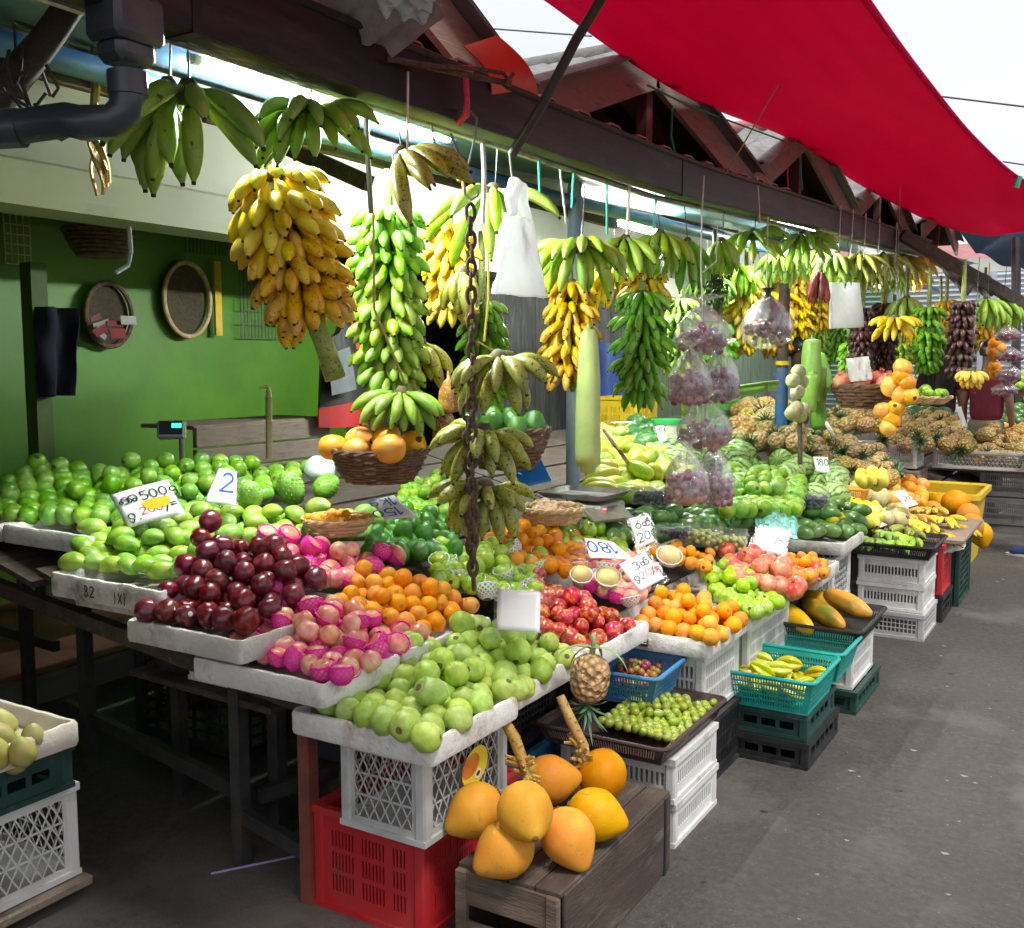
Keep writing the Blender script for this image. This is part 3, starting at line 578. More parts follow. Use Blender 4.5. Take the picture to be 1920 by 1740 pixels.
def rrect(w, d, r, step=.03):
    pts = []
    for (cx, cy, a0) in ((w / 2 - r, d / 2 - r, 0), (-w / 2 + r, d / 2 - r, 90), (-w / 2 + r, -d / 2 + r, 180), (w / 2 - r, -d / 2 + r, 270)):
        for k in range(4): a = R(a0 + 30 * k); pts.append(Vector((cx + r * math.cos(a), cy + r * math.sin(a), 0)))
    out = []
    for i, p in enumerate(pts):
        q = pts[(i + 1) % len(pts)]; n = max(1, int((q - p).length / step)); out += [p.lerp(q, k / n) for k in range(n)]
    return out
def tray(label, x0, x1, y0, y1, ztop, h=.066, mat=None, rz=0, tilt=(0, 0), group=None, name='foam_tray', cat='tray', wall=.022):
    w, d = x1 - x0, y1 - y0; P = rrect(w, d, .018); N = len(P); sd = random.random() * 90
    prof = [(.03, 0), (.004, .002), (0, .012), (0, h - .008), (.005, h), (wall - .005, h), (wall, h - .008), (wall + .006, .016)]
    vs = []
    for i, p in enumerate(P):
        nrm = -Vector((p.x / (w / 2) if abs(p.x) > w / 2 - .03 else 0, p.y / (d / 2) if abs(p.y) > d / 2 - .03 else 0, 0)).normalized()
        for (o, z) in prof:
            ch = mnoise.noise(Vector((p.x * 26 + sd, p.y * 26, z * 6))); q = p + nrm * (o + .0022 * ch)
            zz = z + (.0035 * ch + .004 * min(0, mnoise.noise(Vector((p.x * 60 + sd, p.y * 60, 3))) + .25) * 2 if z > h * .6 else 0); vs.append((q.x, q.y, zz))
    K = len(prof); fs = [(i * K + k, ((i + 1) % N) * K + k, ((i + 1) % N) * K + k + 1, i * K + k + 1) for i in range(N) for k in range(K - 1)]
    fs.append(tuple(i * K for i in range(N))[::-1]); c0 = len(vs); vs += [vs[i * K + K - 1] for i in range(N)] + [(0, 0, .016)]; fs += [(c0 + i, c0 + (i + 1) % N, c0 + N) for i in range(N)]
    b = MB(); b.add(vs, fs); me = b.mesh(name, mat or m_foam, True, .8); o = link(name, me); o.location = ((x0 + x1) / 2, (y0 + y1) / 2, ztop - h); o.rotation_euler = (tilt[0], tilt[1], rz)
    o['_o'] = list(o.location); return tag(o, label, cat, group)
def basket(label, c, w, d, h, mat, rz=0, tap=.82, style=(.006, .005, .016, .006), name='plastic_basket', rimmat=None, cat='basket', tilt=0):
    """open plastic basket with slotted flared sides and a rolled rim"""
    rt = thing(name, label, cat, c, (0, tilt, rz))
    for k in range(4):
        L = w if k % 2 == 0 else d; xs, hx = lat(L, .025, style[0], style[1]); zs, hz = lat(h, .012, style[2], style[3]); pb = MB(); pb.perf(xs, zs, lambda i, j: hx[i] and hz[j], .003)
        def mp_(p):
            s = tap + (1 - tap) * p[2] / h; u = (p[0] / L - .5) * L * s; o = (d if k % 2 == 0 else w) / 2 * s + p[1] - .004
            x, y = u, -o; a = k * PI / 2; return (x * math.cos(a) - y * math.sin(a), x * math.sin(a) + y * math.cos(a), p[2])
        q = MB(); q.add([mp_(p) for p in pb.v], pb.f); q.build('side_panel', mat, rt, smooth=False, local=True)
    P = rrect(w + .012, d + .012, .03); q = MB(); q.tube([(p.x, p.y, h - .002) for p in P + P[:1]], .0075, 8, cap=False); q.build('rim', rimmat or mat, rt, local=True)
    q = MB(); q.box((0, 0, .003), (w * tap, d * tap, .005)); q.build('floor_panel', mat, rt, local=True); return rt
def wicker(label, c, rt_, rb, h, mat, rows=11, stakes=22, name='wicker_basket', sq=1.0, group=None, th=.006, rimr=.011, handle=False, rz=0, belly=.35):
    o = thing(name, label, 'basket', c, (0, 0, rz), group)
    def rad(t): return rb + (rt_ - rb) * (t ** (1 - belly) if t > 0 else 0)
    b = MB(); n = stakes * 4
    for k in range(rows):
        t = (k + .5) / rows; pts = []
        for j in range(n + 1):
            a = 2 * PI * j / n; wv = (th * .9) * math.cos(a * stakes / 2 + k * PI); r = rad(t) + wv; pts.append((r * math.cos(a), r * sq * math.sin(a), t * h + jit(.0012)))
        b.tube(pts, h / rows * .54, 5, cap=False)
    b.build('weave', mat, o, local=True)
    b = MB()
    for j in range(stakes): a = 2 * PI * (j + .5) / stakes; b.tube([(rad(t) * math.cos(a), rad(t) * sq * math.sin(a), t * h) for t in (0.02, .25, .5, .75, 1)], th * .5, 5)
    b.lathe([(0, .004), (rb, .004), (rb, .01)], 24, fn=lambda p, a: Vector((p.x, p.y * sq, p.z))); b.build('stakes', mat, o, local=True)
    b = MB()
    for s_ in (0, PI): b.tube([((rt_ + .3 * rimr * math.cos(10 * a + s_)) * math.cos(a), (rt_ + .3 * rimr * math.cos(10 * a + s_)) * sq * math.sin(a), h + .55 * rimr * math.sin(10 * a + s_)) for a in np.linspace(0, 2 * PI, 90)], rimr * .62, 6, cap=False)
    b.build('rim', mat, o, local=True)
    if handle:
        b = MB()
        for s_ in (0, PI): b.tube([(rt_ * math.cos(a) * .98 + .004 * math.cos(a * 12 + s_), .004 * math.sin(a * 12 + s_), h + rt_ * .9 * math.sin(a)) for a in np.linspace(0, PI, 40)], .005, 6)
        b.build('handle', mat, o, local=True)
    return o
# --- polystyrene trays along the display
tray('white foam tray of large guavas, nearest of the front trays', -1.87, -1.40, 1.95, 2.375, .62)
tray('white foam tray of guavas and hanging price card, second along the front', -1.87, -1.43, 2.385, 2.84, .62)
tray('white foam tray filled with red and yellow apples', -1.88, -1.40, 2.86, 3.29, .625)
tray('white foam tray of oranges with a black and blue sticker on its end', -1.66, -1.20, 3.34, 3.87, .565)
tray('white foam tray of shiny green apples beyond the oranges', -1.68, -1.20, 3.88, 4.6, .567, mat=m_foamg)
tray('white foam tray of red netted fruit, last of the front row', -1.66, -1.15, 4.61, 5.06, .57, mat=m_foamg)
tray('white foam tray of pink apples in foam nets', -2.21, -1.72, 1.92, 2.255, .72)
tray('white foam tray of oranges behind the chain', -2.21, -1.72, 2.265, 2.74, .72)
tray('dirty foam tray of dark red apples', -2.46, -1.99, 1.90, 2.46, .80, mat=m_foamg)
T2 = tray('long dirty foam tray with scribbled marks, full of mangoes', -2.90, -2.38, 1.96, 2.5, .88, .075, mat=m_foamg)
tray('grey foam lid lying under the scribbled mango tray', -2.84, -2.36, 2.0, 2.5, .803, .03, mat=m_foamg)
tray('white foam tray of round green mangoes, at the left edge of the picture', -3.95, -3.44, 2.12, 2.7, .965)
tray('white foam tray of round green mangoes beside the mango sign', -3.43, -2.93, 2.14, 2.7, .965)
tray('pale foam tray with pears at the left edge, on green and white crates', -3.0, -2.46, 1.22, 1.74, .545, .07, mat=plain('aged_foam', (.62, .55, .46), (.74, .66, .57), .7, 6, 4, .3, 90))
tray('foam tray of small pink apples and wrapped pears behind the right hand oranges', -2.2, -1.70, 3.34, 3.86, .75)
tray('foam tray of mandarins by the card with a six', -2.15, -1.70, 3.9, 4.5, .745, mat=m_foamg)
tray('grey foam tray of green mangoes beside the pale green bag', -1.72, -1.2, 5.35, 5.85, .60, mat=m_foamg)
tray('foam tray of mangoes below the hanging grape bags', -2.15, -1.72, 4.9, 5.5, .66, mat=m_foamg)
# --- crates
crate('grey lattice crate with a yellow oval sticker, between guava tray and red crate', -1.755, -1.475, 2.02, 2.43, .302, .252, m_greypl, 'diamond')
crate('dusty red crate standing on the ground under the grey lattice crate', -1.91, -1.525, 2.08, 2.58, .0, .30, m_redpl, 'window')
crate('upper white crate under the brown tray of olives', -1.56, -1.15, 2.91, 3.3, .150, .148, m_whitepl, 'slots')
crate('lower white crate beside the wooden box of coconuts', -1.56, -1.15, 2.92, 3.31, 0, .148, m_whitepl, 'slots')
crate('black crate behind the wooden box, under the second guava tray', -1.95, -1.65, 2.62, 3.05, .27, .28, m_black, 'grid')
crate('dark blue crate glimpsed behind the coconuts', -1.95, -1.62, 2.62, 3.05, 0, .26, m_bluepl, 'slots')
crate('white crate right under the orange tray', -1.64, -1.24, 3.4, 3.8, .25, .245, m_whitepl, 'slots')
crate('black crate on the ground under the orange tray', -1.64, -1.22, 3.38, 3.8, 0, .245, m_black, 'slots')
crate('white crate under the green apple tray', -1.64, -1.24, 3.92, 4.5, .25, .245, m_whitepl, 'slots')
crate('dark crate on the ground under the green apple tray', -1.64, -1.24, 3.92, 4.5, 0, .245, m_black, 'slots')
crate('dark green crate directly under the teal basket of starfruit', -1.33, -.96, 3.77, 4.2, .107, .105, m_dkgreen, 'big')
crate('black crate on the ground below the dark green crate and starfruit basket', -1.32, -.95, 3.76, 4.24, 0, .105, m_black, 'big')
crate('worn white crate under the black tray of papayas', -1.30, -.955, 4.5, 4.93, .104, .20, m_whitepl, 'slots')
crate('low black crate on the ground under the papaya stack', -1.30, -.93, 4.48, 4.98, 0, .102, m_dkgreen, 'big')
crate('upper white crate of the stack below the black tray of green bananas', -1.24, -.885, 5.9, 6.3, .305, .150, m_whitepl, 'slots')
crate('middle white crate of the stack below the black tray of green bananas', -1.24, -.885, 5.9, 6.3, .153, .150, m_whitepl, 'slots')
crate('grey crate on the ground at the foot of the green banana stack', -1.24, -.875, 5.88, 6.33, 0, .150, m_greypl, 'grid')
crate('red crate standing behind the green banana stack', -1.25, -.86, 6.4, 6.75, .16, .30, m_redpl, 'window')
crate('low black crate under the red crate beyond the banana stack', -1.25, -.85, 6.38, 6.78, 0, .155, m_black, 'big')
crate('tall dark green crate under the heap of yellow bananas', -1.25, -.82, 6.85, 7.4, .0, .47, m_dkgreen, 'big')
crate('white crate behind the mango tray, half in shade', -1.62, -1.26, 5.4, 5.8, .25, .26, m_whitepl, 'diamond')
crate('dark crate on the ground below the mango tray', -1.62, -1.26, 5.4, 5.8, 0, .245, m_black, 'big')
crate('dark green crate under the pear tray at the left edge', -2.98, -2.50, 1.26, 1.74, .345, .13, m_dkgreen, 'big')
crate('big white crate on a plank dolly at the left edge', -2.98, -2.53, 1.26, 1.77, .065, .275, m_whitepl, 'diamond')
crate('black crate full of shadow under the mango table', -3.35, -2.75, 2.62, 3.0, .06, .44, m_black, 'big')
crate('white crate wedged under the dark red apples', -2.52, -2.16, 2.18, 2.6, .535, .20, m_whitepl, 'slots')
b = MB(); b.box((-2.75, 1.5, .045), (.5, .58, .03), None, 0, .006); dl = tag(b.build('dolly', m_wood), 'rough plank dolly with dark wheels under the left crates', 'dolly')
for x in (-2.92, -2.58):
    for y in (1.28, 1.72): b = MB(); b.tube([(x - .015, y, .02), (x + .015, y, .02)], .018, 12); b.build('wheel', m_black, dl)
# crates far down the row
crate('yellow crate of pineapples on the pallet, beside a white one', -2.62, -2.05, 9.3, 9.7, .62, .20, m_yelpl, 'grid')
crate('white crate of pineapples on the pallet, beside the yellow one', -2.03, -1.5, 9.3, 9.7, .62, .20, m_whitepl, 'slots')
crate('white lattice crate at the far right under pineapples', -1.5, -.7, 10.2, 10.7, .55, .17, m_whitepl, 'diamond')
crate('upper grey crate at the far right edge under the plank', -1.13, -.55, 10.6, 11.0, .27, .24, m_greypl, 'slots')
crate('lower grey crate at the far right edge, on the ground', -1.13, -.55, 10.6, 11.0, .0, .255, m_greypl, 'slots')
crate('red crate of pineapples below the pomegranate basket', -3.05, -2.45, 8.6, 9.0, .95, .18, plain('faded_red', (.55, .09, .06), (.62, .13, .1), .5), 'grid')
crate('yellow crate stacked behind the green bunch and grape bags', -3.6, -3.2, 7.2, 7.6, .95, .32, m_yelpl, 'window')
crate('yellow crate of pineapples beside the blue post', -3.1, -2.6, 7.0, 7.4, .86, .18, m_yelpl, 'grid')
crate('lime green crate behind the hanging bottle gourds', -3.1, -2.7, 8.2, 8.5, .98, .24, m_limepl, 'grid')
p = PY(1900, 795, 12.5); crate('far blue crate of mangoes beyond the last pineapples', p.x - .3, p.x + .5, 12.4, 13.3, p.z - .16, .15, m_bluepl, 'slots')
p = PY(1905, 735, 13.4); crate('far red crate standing behind the blue one', p.x - .2, p.x + .4, 13.5, 13.9, p.z - .2, .32, m_redpl, 'window')
pl = thing('pallet', 'pale wooden pallet holding the yellow and white pineapple crates', 'pallet', (-2.05, 9.5, .3))
for z in (.33, .58):
    for k in range(4): b = MB(); b.box((-2.05, 9.3 + .14 * k, z), (1.15, .11, .035), None, 0, .004); b.build('slat', m_wood, pl)
for x in (-2.58, -2.05, -1.52): b = MB(); b.box((x, 9.5, .455), (.10, .5, .21), None, 0, .004); b.build('block', m_wood, pl)
b = MB(); b.box((-2.05, 9.5, .155), (1.1, .5, .31)); tag(b.build('dark_plinth', m_darkwood), 'dark wooden plinth under the pallet', 'plinth')
b = MB(); b.box((-1.0, 10.75, .528), (1.2, .75, .035), None, 0, .005); tag(b.build('plank', m_wood), 'rough plank carrying the far right lattice crate', 'plank')
# yellow bin
bn = thing('yellow_bin', 'big yellow plastic bin beside the heap of coconuts', 'bin', (-1.25, 8.55, 0))
b = MB(); P = rrect(.74, .8, .06); N = len(P); vs = [(p.x * s, p.y * s, z) for (s, z) in ((.86, .0), (.97, .52), (1.06, .52), (1.06, .56), (1.0, .565), (.94, .55), (.84, .03)) for p in P]
b.add(vs, [(k * N + i, k * N + (i + 1) % N, (k + 1) * N + (i + 1) % N, (k + 1) * N + i) for k in range(6) for i in range(N)] + [tuple(6 * N + i for i in range(N)), tuple(range(N))[::-1]]); b.build('tub', m_yelpl, bn, local=True)
# --- black trays and baskets
basket('brown plastic tray heaped with small green olives', (-1.37, 3.09, .300), .45, .56, .065, m_brownpl, style=(.005, .004, .03, .01), tap=.9, name='plastic_tray', cat='tray')
basket('blue plastic basket of small red and green fruit', (-1.42, 3.23, .372), .25, .30, .115, m_bluepl, rz=.05, tap=.75)
basket('teal plastic basket of yellow green starfruit', (-1.125, 3.93, .214), .39, .40, .138, m_tealpl, tap=.86)
basket('teal plastic basket with a few small pale fruit in the bottom', (-1.12, 4.31, .235), .40, .34, .125, m_tealpl, tap=.86)
basket('black plastic tray with four ripe papayas', (-1.125, 4.72, .306), .42, .54, .075, m_black, tap=.9, name='plastic_tray', cat='tray', style=(.006, .005, .03, .01))
basket('black plastic tray of small green bananas', (-1.08, 6.1, .458), .48, .50, .075, m_black, tap=.9, name='plastic_tray', cat='tray', style=(.006, .005, .03, .01))
wk = wicker('brown wicker basket of orange mangoes hanging by the chain', PY(712, 903, 2.75) , .165, .10, .11, m_wick)
wk2 = wicker('dark wicker basket of avocados hanging behind the chain', PY(950, 878, 3.3), .165, .09, .15, m_wick)
wk3 = wicker('small pale cane basket of kumquats set on the mangoes', PS(633, 1000, .035), .125, .075, .055, m_cane, rows=4, stakes=18, th=.004, rimr=.008)
wk4 = wicker('grey wicker basket of pomegranates hanging on cords', PY(1622, 765, 7.4), .225, .14, .16, m_wick, rows=7, stakes=20, th=.008, rimr=.014)
wk5 = wicker('flat round winnowing basket of limes beside the pomegranates', PY(1732, 757, 7.9), .19, .12, .05, m_cane, rows=6, stakes=24)
wk6 = wicker('shallow wicker basket of onions beside the weighing scale', PY(1035, 978, 3.75), .135, .10, .06, m_cane, rows=5, stakes=20)
basket('orange plastic basket among the melons', PY(1598, 936, 6.7), .19, .15, .075, m_orangepl, tap=.8, style=(.006, .006, .010, .006))
basket('lime green plastic basket of lemons', PY(1630, 903, 7.6), .26, .2, .06, m_limepl, tap=.8)
basket('green woven tray hanging beside the grape bags', PY(1410, 738, 5.6), .26, .2, .05, plain('green_weave', (.14, .28, .04), (.2, .36, .06), .5), tap=.9, tilt=-.15)
# --- tables carrying the sloping display
def table(label, x0, x1, y0, y1, legs, legmat, dz=-.175, step=False):
    def slope_z(X): return float(np.interp(X, (-4.05, -2.9, -2.4, -1.95), (.875, .805, .725, .63))) + .185 if step else .60 + .26 * (-1.2 - X)
    rt = thing('fruit_table', label, 'table', ((x0 + x1) / 2, (y0 + y1) / 2, 0))
    b = MB(); n = 7
    for k in range(n):
        a, c = x0 + (x1 - x0) * k / n, x0 + (x1 - x0) * (k + .96) / n; b.bar(((a + c) / 2, y0, slope_z((a + c) / 2) + dz - .02), ((a + c) / 2, y1, slope_z((a + c) / 2) + dz - .02), abs(c - a), .02, up=(.25, 0, 1))
    o = b.build('table_top', m_darkwood, rt)
    for i, (x, y) in enumerate(legs):
        b = MB(); b.box((x, y, (slope_z(x) + dz - .04) / 2), (.042, .042, slope_z(x) + dz - .04)); b.build('leg', legmat[i] if isinstance(legmat, list) else legmat, rt)
    for y in (y0 + .03, y1 - .03):
        b = MB(); b.bar((x0, y, slope_z(x0) + dz - .065), (x1, y, slope_z(x1) + dz - .065), .04, .05); b.build('bearer', m_darkwood, rt)
    return rt
t1 = table('long dark table frame under the mangoes and red apples, one leg red', -4.05, -1.95, 2.08, 3.5, [(-4.05, 2.62), (-3.29, 2.36), (-2.83, 2.40), (-2.26, 2.14), (-2.26, 2.3), (-3.29, 3.4), (-2.26, 3.4)], m_iron, step=True)
b = MB(); b.box((-1.93, 2.085, .275), (.04, .04, .55)); tag(b.build('red_post', m_postred), 'slim red painted post under the corner of the guava tray', 'post')
for p, q, w in (((-3.5, 2.42, .2), (-2.28, 2.16, .22), .05), ((-2.25, 2.14, .16), (-1.94, 2.08, .15), .045), ((-2.24, 2.2, .2), (-2.0, 3.1, .22), .045), ((-4.9, 2.75, .32), (-3.9, 2.66, .32), .045)):
    b = MB(); b.bar(p, q, .03, w); b.build('rail', m_iron, t1)
table('dark table under the avocados and netted green apples', -3.6, -1.7, 2.95, 4.8, [(-1.9, 3.3), (-1.9, 4.6), (-2.9, 4.6)], m_iron)
table('dark table under the papayas and watermelons', -3.6, -1.66, 4.82, 7.0, [(-1.75, 4.9), (-1.75, 6.8)], m_iron)
table('dark table under the melons and pineapples', -3.6, -1.3, 7.02, 9.2, [(-1.4, 7.1), (-1.4, 9.0)], m_iron)
table('far dark table under the last pineapples', -3.6, -1.0, 9.75, 12.4, [(-1.1, 10.0), (-1.1, 12.2)], m_iron)
b = MB(); b.bar((-2.78, 2.2, .52), (-2.1, 2.16, .52), .09, .022, 0, .004); tag(b.build('shelf_board', m_darkwood), 'short weathered board carrying the white crate under the apples', 'board')
b = MB(); b.box((-2.62, 2.24, .635), (.14, .10, .19), None, 0, .004); tag(b.build('dark_box', m_black), 'dark carton beside the white crate under the apples', 'box')
# wooden box of the coconuts
wb = thing('wooden_box', 'weathered dark wooden box standing on the ground, coconuts on its lid', 'box', (-1.27, 2.44, 0))
X0, X1, Y0, Y1, Hh = -1.425, -1.115, 2.085, 2.80, .25
for k in range(4): b = MB(); b.box((X0 + (X1 - X0) * (k + .5) / 4, (Y0 + Y1) / 2, Hh - .009), ((X1 - X0) / 4 - .004, Y1 - Y0 - .02 + jit(.012), .016), None, 0, .003); b.build('lid_plank', m_darkwood, wb)
m_dwx = plain('dark_wood_x', (.10, .07, .05), (.20, .145, .105), .75, 4, 6, .35, 30, dirt=(.04, .03, .025), ds=5, stretch=(1, 6, 6))
for z, h in ((.19, .09), (.055, .09)): b = MB(); b.box(((X0 + X1) / 2, Y0 + .006, z), (X1 - X0 - .05, .012, h), None, 0, .002); b.build('end_plank', m_dwx, wb)
for x in (X0 + .018, X1 - .022): b = MB(); b.box((x, Y0 + .004, .118), (.034, .02, .236), None, 0, .003); b.build('corner_batten', m_dwx, wb)
b = MB(); b.box((X1 - .005, (Y0 + Y1) / 2 + .01, .12), (.012, Y1 - Y0 - .03, .236), None, 0, .003); b.build('side_board', m_darkwood, wb)
b = MB(); b.box((X0 + .004, (Y0 + Y1) / 2 + .01, .12), (.012, Y1 - Y0 - .03, .236), None, 0, .003); b.build('side_board', m_darkwood, wb)
b = MB(); b.box((X1 + .003, Y1 - .05, .12), (.003, .014, .24)); b.build('strap', m_black, wb)
# carton, rear plank, bundled odds and ends
cb = thing('carton', 'black printed cardboard carton lying upside down under the pink apple tray', 'carton', (-2.12, 2.62, .22))
b = MB(); b.box((-2.12, 2.62, .34), (.42, .30, .22), None, 0, .004); b.build('box', plain('black_carton', (.02, .022, .024), (.035, .036, .04), .6), cb)
b = MB(); b.box((-2.12, 2.62, .435), (.424, .304, .03), None, 0, .003); b.build('yellow_band', plain('ochre_band', (.35, .24, .05), None, .6), cb)
b = MB(); b.box((-2.12, 2.62, .458), (.38, .26, .01)); b.build('flap', plain('grey_flap', (.14, .14, .15), None, .7), cb)
b = MB(); b.box((-2.12, 2.62, .11), (.40, .3, .2), None, 0, .004); tag(b.build('low_box', m_darkwood), 'dark low box under the black carton', 'box')
rc = thing('rear_crate', 'old wooden plank crate behind the round green mangoes', 'crate', PX(480, 850, -3.95))
p = PX(475, 830, -3.95)
for k in range(3): b = MB(); b.box((p.x, p.y + .1, p.z + .05 - .11 * k), (.03, 1.0, .10), None, 0, .004); b.build('plank', m_woody, rc)
b = MB(); b.box((p.x - .2, p.y + .1, p.z + .10), (.4, 1.0, .02), None, 0, .004); b.build('lid', m_woody, rc)
# ------------------------------------------------------------------ fruit shapes
SK = .30                                   # fruit meshes have unit radius
def ball(r, s=(1, 1, 1), dt=0, db=0, taper=0, lump=0, n=20, m=13, pole=0.0, stem=0, beak=0, bend=0, ribs=0, ribd=0, tex=None, seed=0):
    """a fruit: a turned body with dimples, taper and lumps; slot 1 = stem and the dark scar at its foot"""
    b = MB(); vs = []; fs = []; mi = []; sd = random.random() * 99 if not seed else seed
    for i in range(m + 1):
        th = PI * i / m
        for j in range(n):
            a = 2 * PI * j / n; z = math.cos(th); q = math.sin(th)
            z *= 1 - (dt * math.exp(-(th / .42) ** 2) if z > 0 else db * math.exp(-((PI - th) / .42) ** 2))
            q *= 1 + taper * z; k = 1
            if ribs: k += ribd * (abs(math.cos(a * ribs / 2)) - .5) * q
            d = Vector((q * math.cos(a), q * math.sin(a), z))
            if lump: k += lump * mnoise.noise(d * 1.7 + Vector((sd, sd, 0)))
            if tex: k += tex * mnoise.noise(d * 6 + Vector((sd, 0, sd)))
            p = Vector((d.x * s[0], d.y * s[1], d.z * s[2])) * (r * k)
            if bend: p.x += bend * r * (p.z / (r * s[2])) ** 2
            if beak: p.x += beak * r * max(0, -p.z / (r * s[2])) ** 3
            vs.append(p)
    for i in range(m):
        for j in range(n):
            fs.append((i * n + j, (i + 1) * n + j, (i + 1) * n + (j + 1) % n, i * n + (j + 1) % n))
            mi.append(1 if pole and (PI * (i + 1) / m > PI - pole) else 0)
    b.add(vs, fs); b.m = mi
    if stem: zt = r * s[2] * (1 - dt); b.tube([(bend * r, 0, zt - .004), (bend * r + .003, .001, zt + stem * .6), (bend * r + .007, .003, zt + stem)], [.0022, .0018, .0025], 6, 1)
    return b
m_stem = plain('stem_brown', (.06, .035, .018), (.10, .065, .03), .8)
def variants(name, mats, fn, k=3): return [fn(i).mesh(name, mats, True, 4) for i in range(k)]
F = {}
mo = skin('orange_peel', (.80, .27, .002), (.88, .36, .004), spec=.3, rough=.4, scale=10, bump=.25, bs=420, hue=.012, val=.07)
F['orange'] = variants('orange', [mo, plain('orange_scar', (.42, .20, .03))], lambda i: ball(1, (1, 1, .95), .03, .04, 0, .03, pole=.16))
F['mandarin'] = variants('mandarin', [skin('mandarin_peel', (.74, .25, .004), (.80, .34, .01), spec=.3, rough=.4, bump=.3, bs=300), m_stem], lambda i: ball(1, (1, 1, .85), .10, .08, 0, .04, pole=.16))
ma = skin('dark_apple', (.060, .005, .012), (.13, .008, .018), (.24, .025, .025), rough=.30, scale=7, spot=(.32, .12, .09), sscale=110, slo=.66, shi=.72, bump=.05, bs=30, hue=.015, val=.25, coat=.12)
F['dark_apple'] = variants('apple', [ma, m_stem], lambda i: ball(1, (1, .96, 1.08), .22, .10, .13, .08, ribs=5, ribd=.06, pole=.14, stem=.45))
mf = skin('pink_apple', (.60, .08, .12), (.72, .26, .20), (.82, .58, .28), rough=.3, scale=2.6, spot=(.75, .50, .32), sscale=230, slo=.68, shi=.74, bump=0, hue=.02, val=.12, coat=.15)
F['pink_apple'] = variants('apple', [mf, m_stem], lambda i: ball(1, (1, 1, .94), .20, .10, .06, .05, pole=.14, stem=.4))
mr = skin('red_yellow_apple', (.36, .012, .02), (.50, .035, .035), (.78, .42, .10), rough=.25, scale=6, spot=(.7, .35, .2), sscale=240, slo=.69, shi=.75, bump=0, hue=.02, val=.2, coat=.25)
F['red_apple'] = variants('apple', [mr, m_stem], lambda i: ball(1, (1, 1, .97), .20, .12, .07, .05, pole=.16, stem=.4))
mg = skin('green_apple', (.26, .46, .020), (.40, .60, .045), rough=.27, scale=6, spot=(.6, .72, .25), sscale=240, slo=.69, shi=.75, bump=0, hue=.018, val=.10, coat=.25)
F['green_apple'] = variants('apple', [mg, m_stem], lambda i: ball(1, (1, 1, .95), .20, .12, .07, .05, pole=.16, stem=.4))
mgu = skin('guava_skin', (.26, .42, .05), (.38, .53, .085), (.48, .60, .15), rough=.42, scale=5, spot=(.16, .22, .05), sscale=70, slo=.70, shi=.76, bump=.25, bs=60, hue=.015, val=.14, blotch=(.24, .22, .07), bl=(.66, .74))
F['guava'] = variants('guava', [mgu, plain('guava_calyx', (.11, .075, .03), (.17, .12, .05), .8)], lambda i: ball(1, (1, 1, 1.02 + .05 * i), .05, .12, -.06, .10, pole=.24, ribs=6, ribd=.03), 4)
mm = skin('green_mango', (.085, .23, .015), (.14, .32, .022), (.24, .42, .04), rough=.34, scale=4, spot=(.30, .40, .12), sscale=130, slo=.67, shi=.73, bump=.05, hue=.018, val=.18, blotch=(.20, .19, .05), bl=(.68, .76), coat=.1)
F['round_mango'] = variants('mango', [mm, m_stem], lambda i: ball(1, (.94, .98, 1.08), 0, 0, .05, .06, beak=.06, pole=.13, stem=.25 if i else 0), 4)
mm2 = skin('pale_mango', (.12, .28, .03), (.24, .41, .045), (.42, .52, .07), rough=.38, scale=3.2, spot=(.16, .20, .04), sscale=110, slo=.67, shi=.73, bump=.06, hue=.02, val=.14, blotch=(.14, .17, .035), bl=(.64, .74))
F['pale_mango'] = variants('mango', [mm2, m_stem], lambda i: ball(1, (.86, .92, 1.38), 0, 0, .10, .05, beak=.22, bend=.12, pole=.10, stem=.25), 4)
mm3 = skin('dark_mango', (.045, .14, .025), (.085, .21, .045), (.15, .27, .06), rough=.34, scale=3.2, spot=(.22, .34, .12), sscale=140, slo=.66, shi=.74, bump=.04, hue=.02, val=.2, coat=.1)
F['dark_mango'] = variants('mango', [mm3, m_stem], lambda i: ball(1, (.84, .90, 1.36), 0, 0, .10, .05, beak=.2, bend=.1, pole=.10, stem=.2), 4)
mav = skin('avocado_skin', (.025, .15, .008), (.06, .25, .014), rough=.25, scale=6, spot=(.17, .38, .06), sscale=120, slo=.62, shi=.72, bump=.3, bs=110, hue=.012, val=.16, coat=.2)
F['avocado'] = variants('avocado', [mav, m_stem], lambda i: ball(1, (.96, .96, 1.25), 0, .02, -.16, .05, pole=.12), 3)
mpy = skin('green_papaya', (.16, .32, .025), (.42, .47, .035), (.66, .50, .035), rough=.38, scale=2.6, spot=(.3, .3, .05), sscale=90, slo=.68, shi=.74, bump=.04, hue=.025, val=.14)
F['papaya'] = variants('papaya', [mpy, m_stem], lambda i: ball(1, (.86, .86, 1.6), .04, 0, -.14, .05, ribs=5, ribd=.05, pole=.13), 3)
mpr = skin('ripe_papaya', (.14, .20, .02), (.62, .32, .012), (.72, .38, .015), rough=.4, scale=2.2, spot=(.25, .2, .03), sscale=80, slo=.67, shi=.74, bump=.05, hue=.015, val=.1)
F['ripe_papaya'] = variants('papaya', [mpr, m_stem], lambda i: ball(1, (.72, .72, 2.0), .03, 0, -.14, .04, ribs=5, ribd=.05, pole=.1), 2)
mli = skin('lime_skin', (.07, .22, .012), (.17, .36, .02), (.40, .46, .025), rough=.33, scale=2.5, bump=.2, bs=300, hue=.015, val=.18)
F['lime'] = variants('lime', [mli, m_stem], lambda i: ball(1, (1, 1, 1.02), .02, -.02, 0, .03, pole=.14))
mle = skin('lemon_skin', (.66, .58, .03), (.74, .64, .05), rough=.38, bump=.2, bs=260)
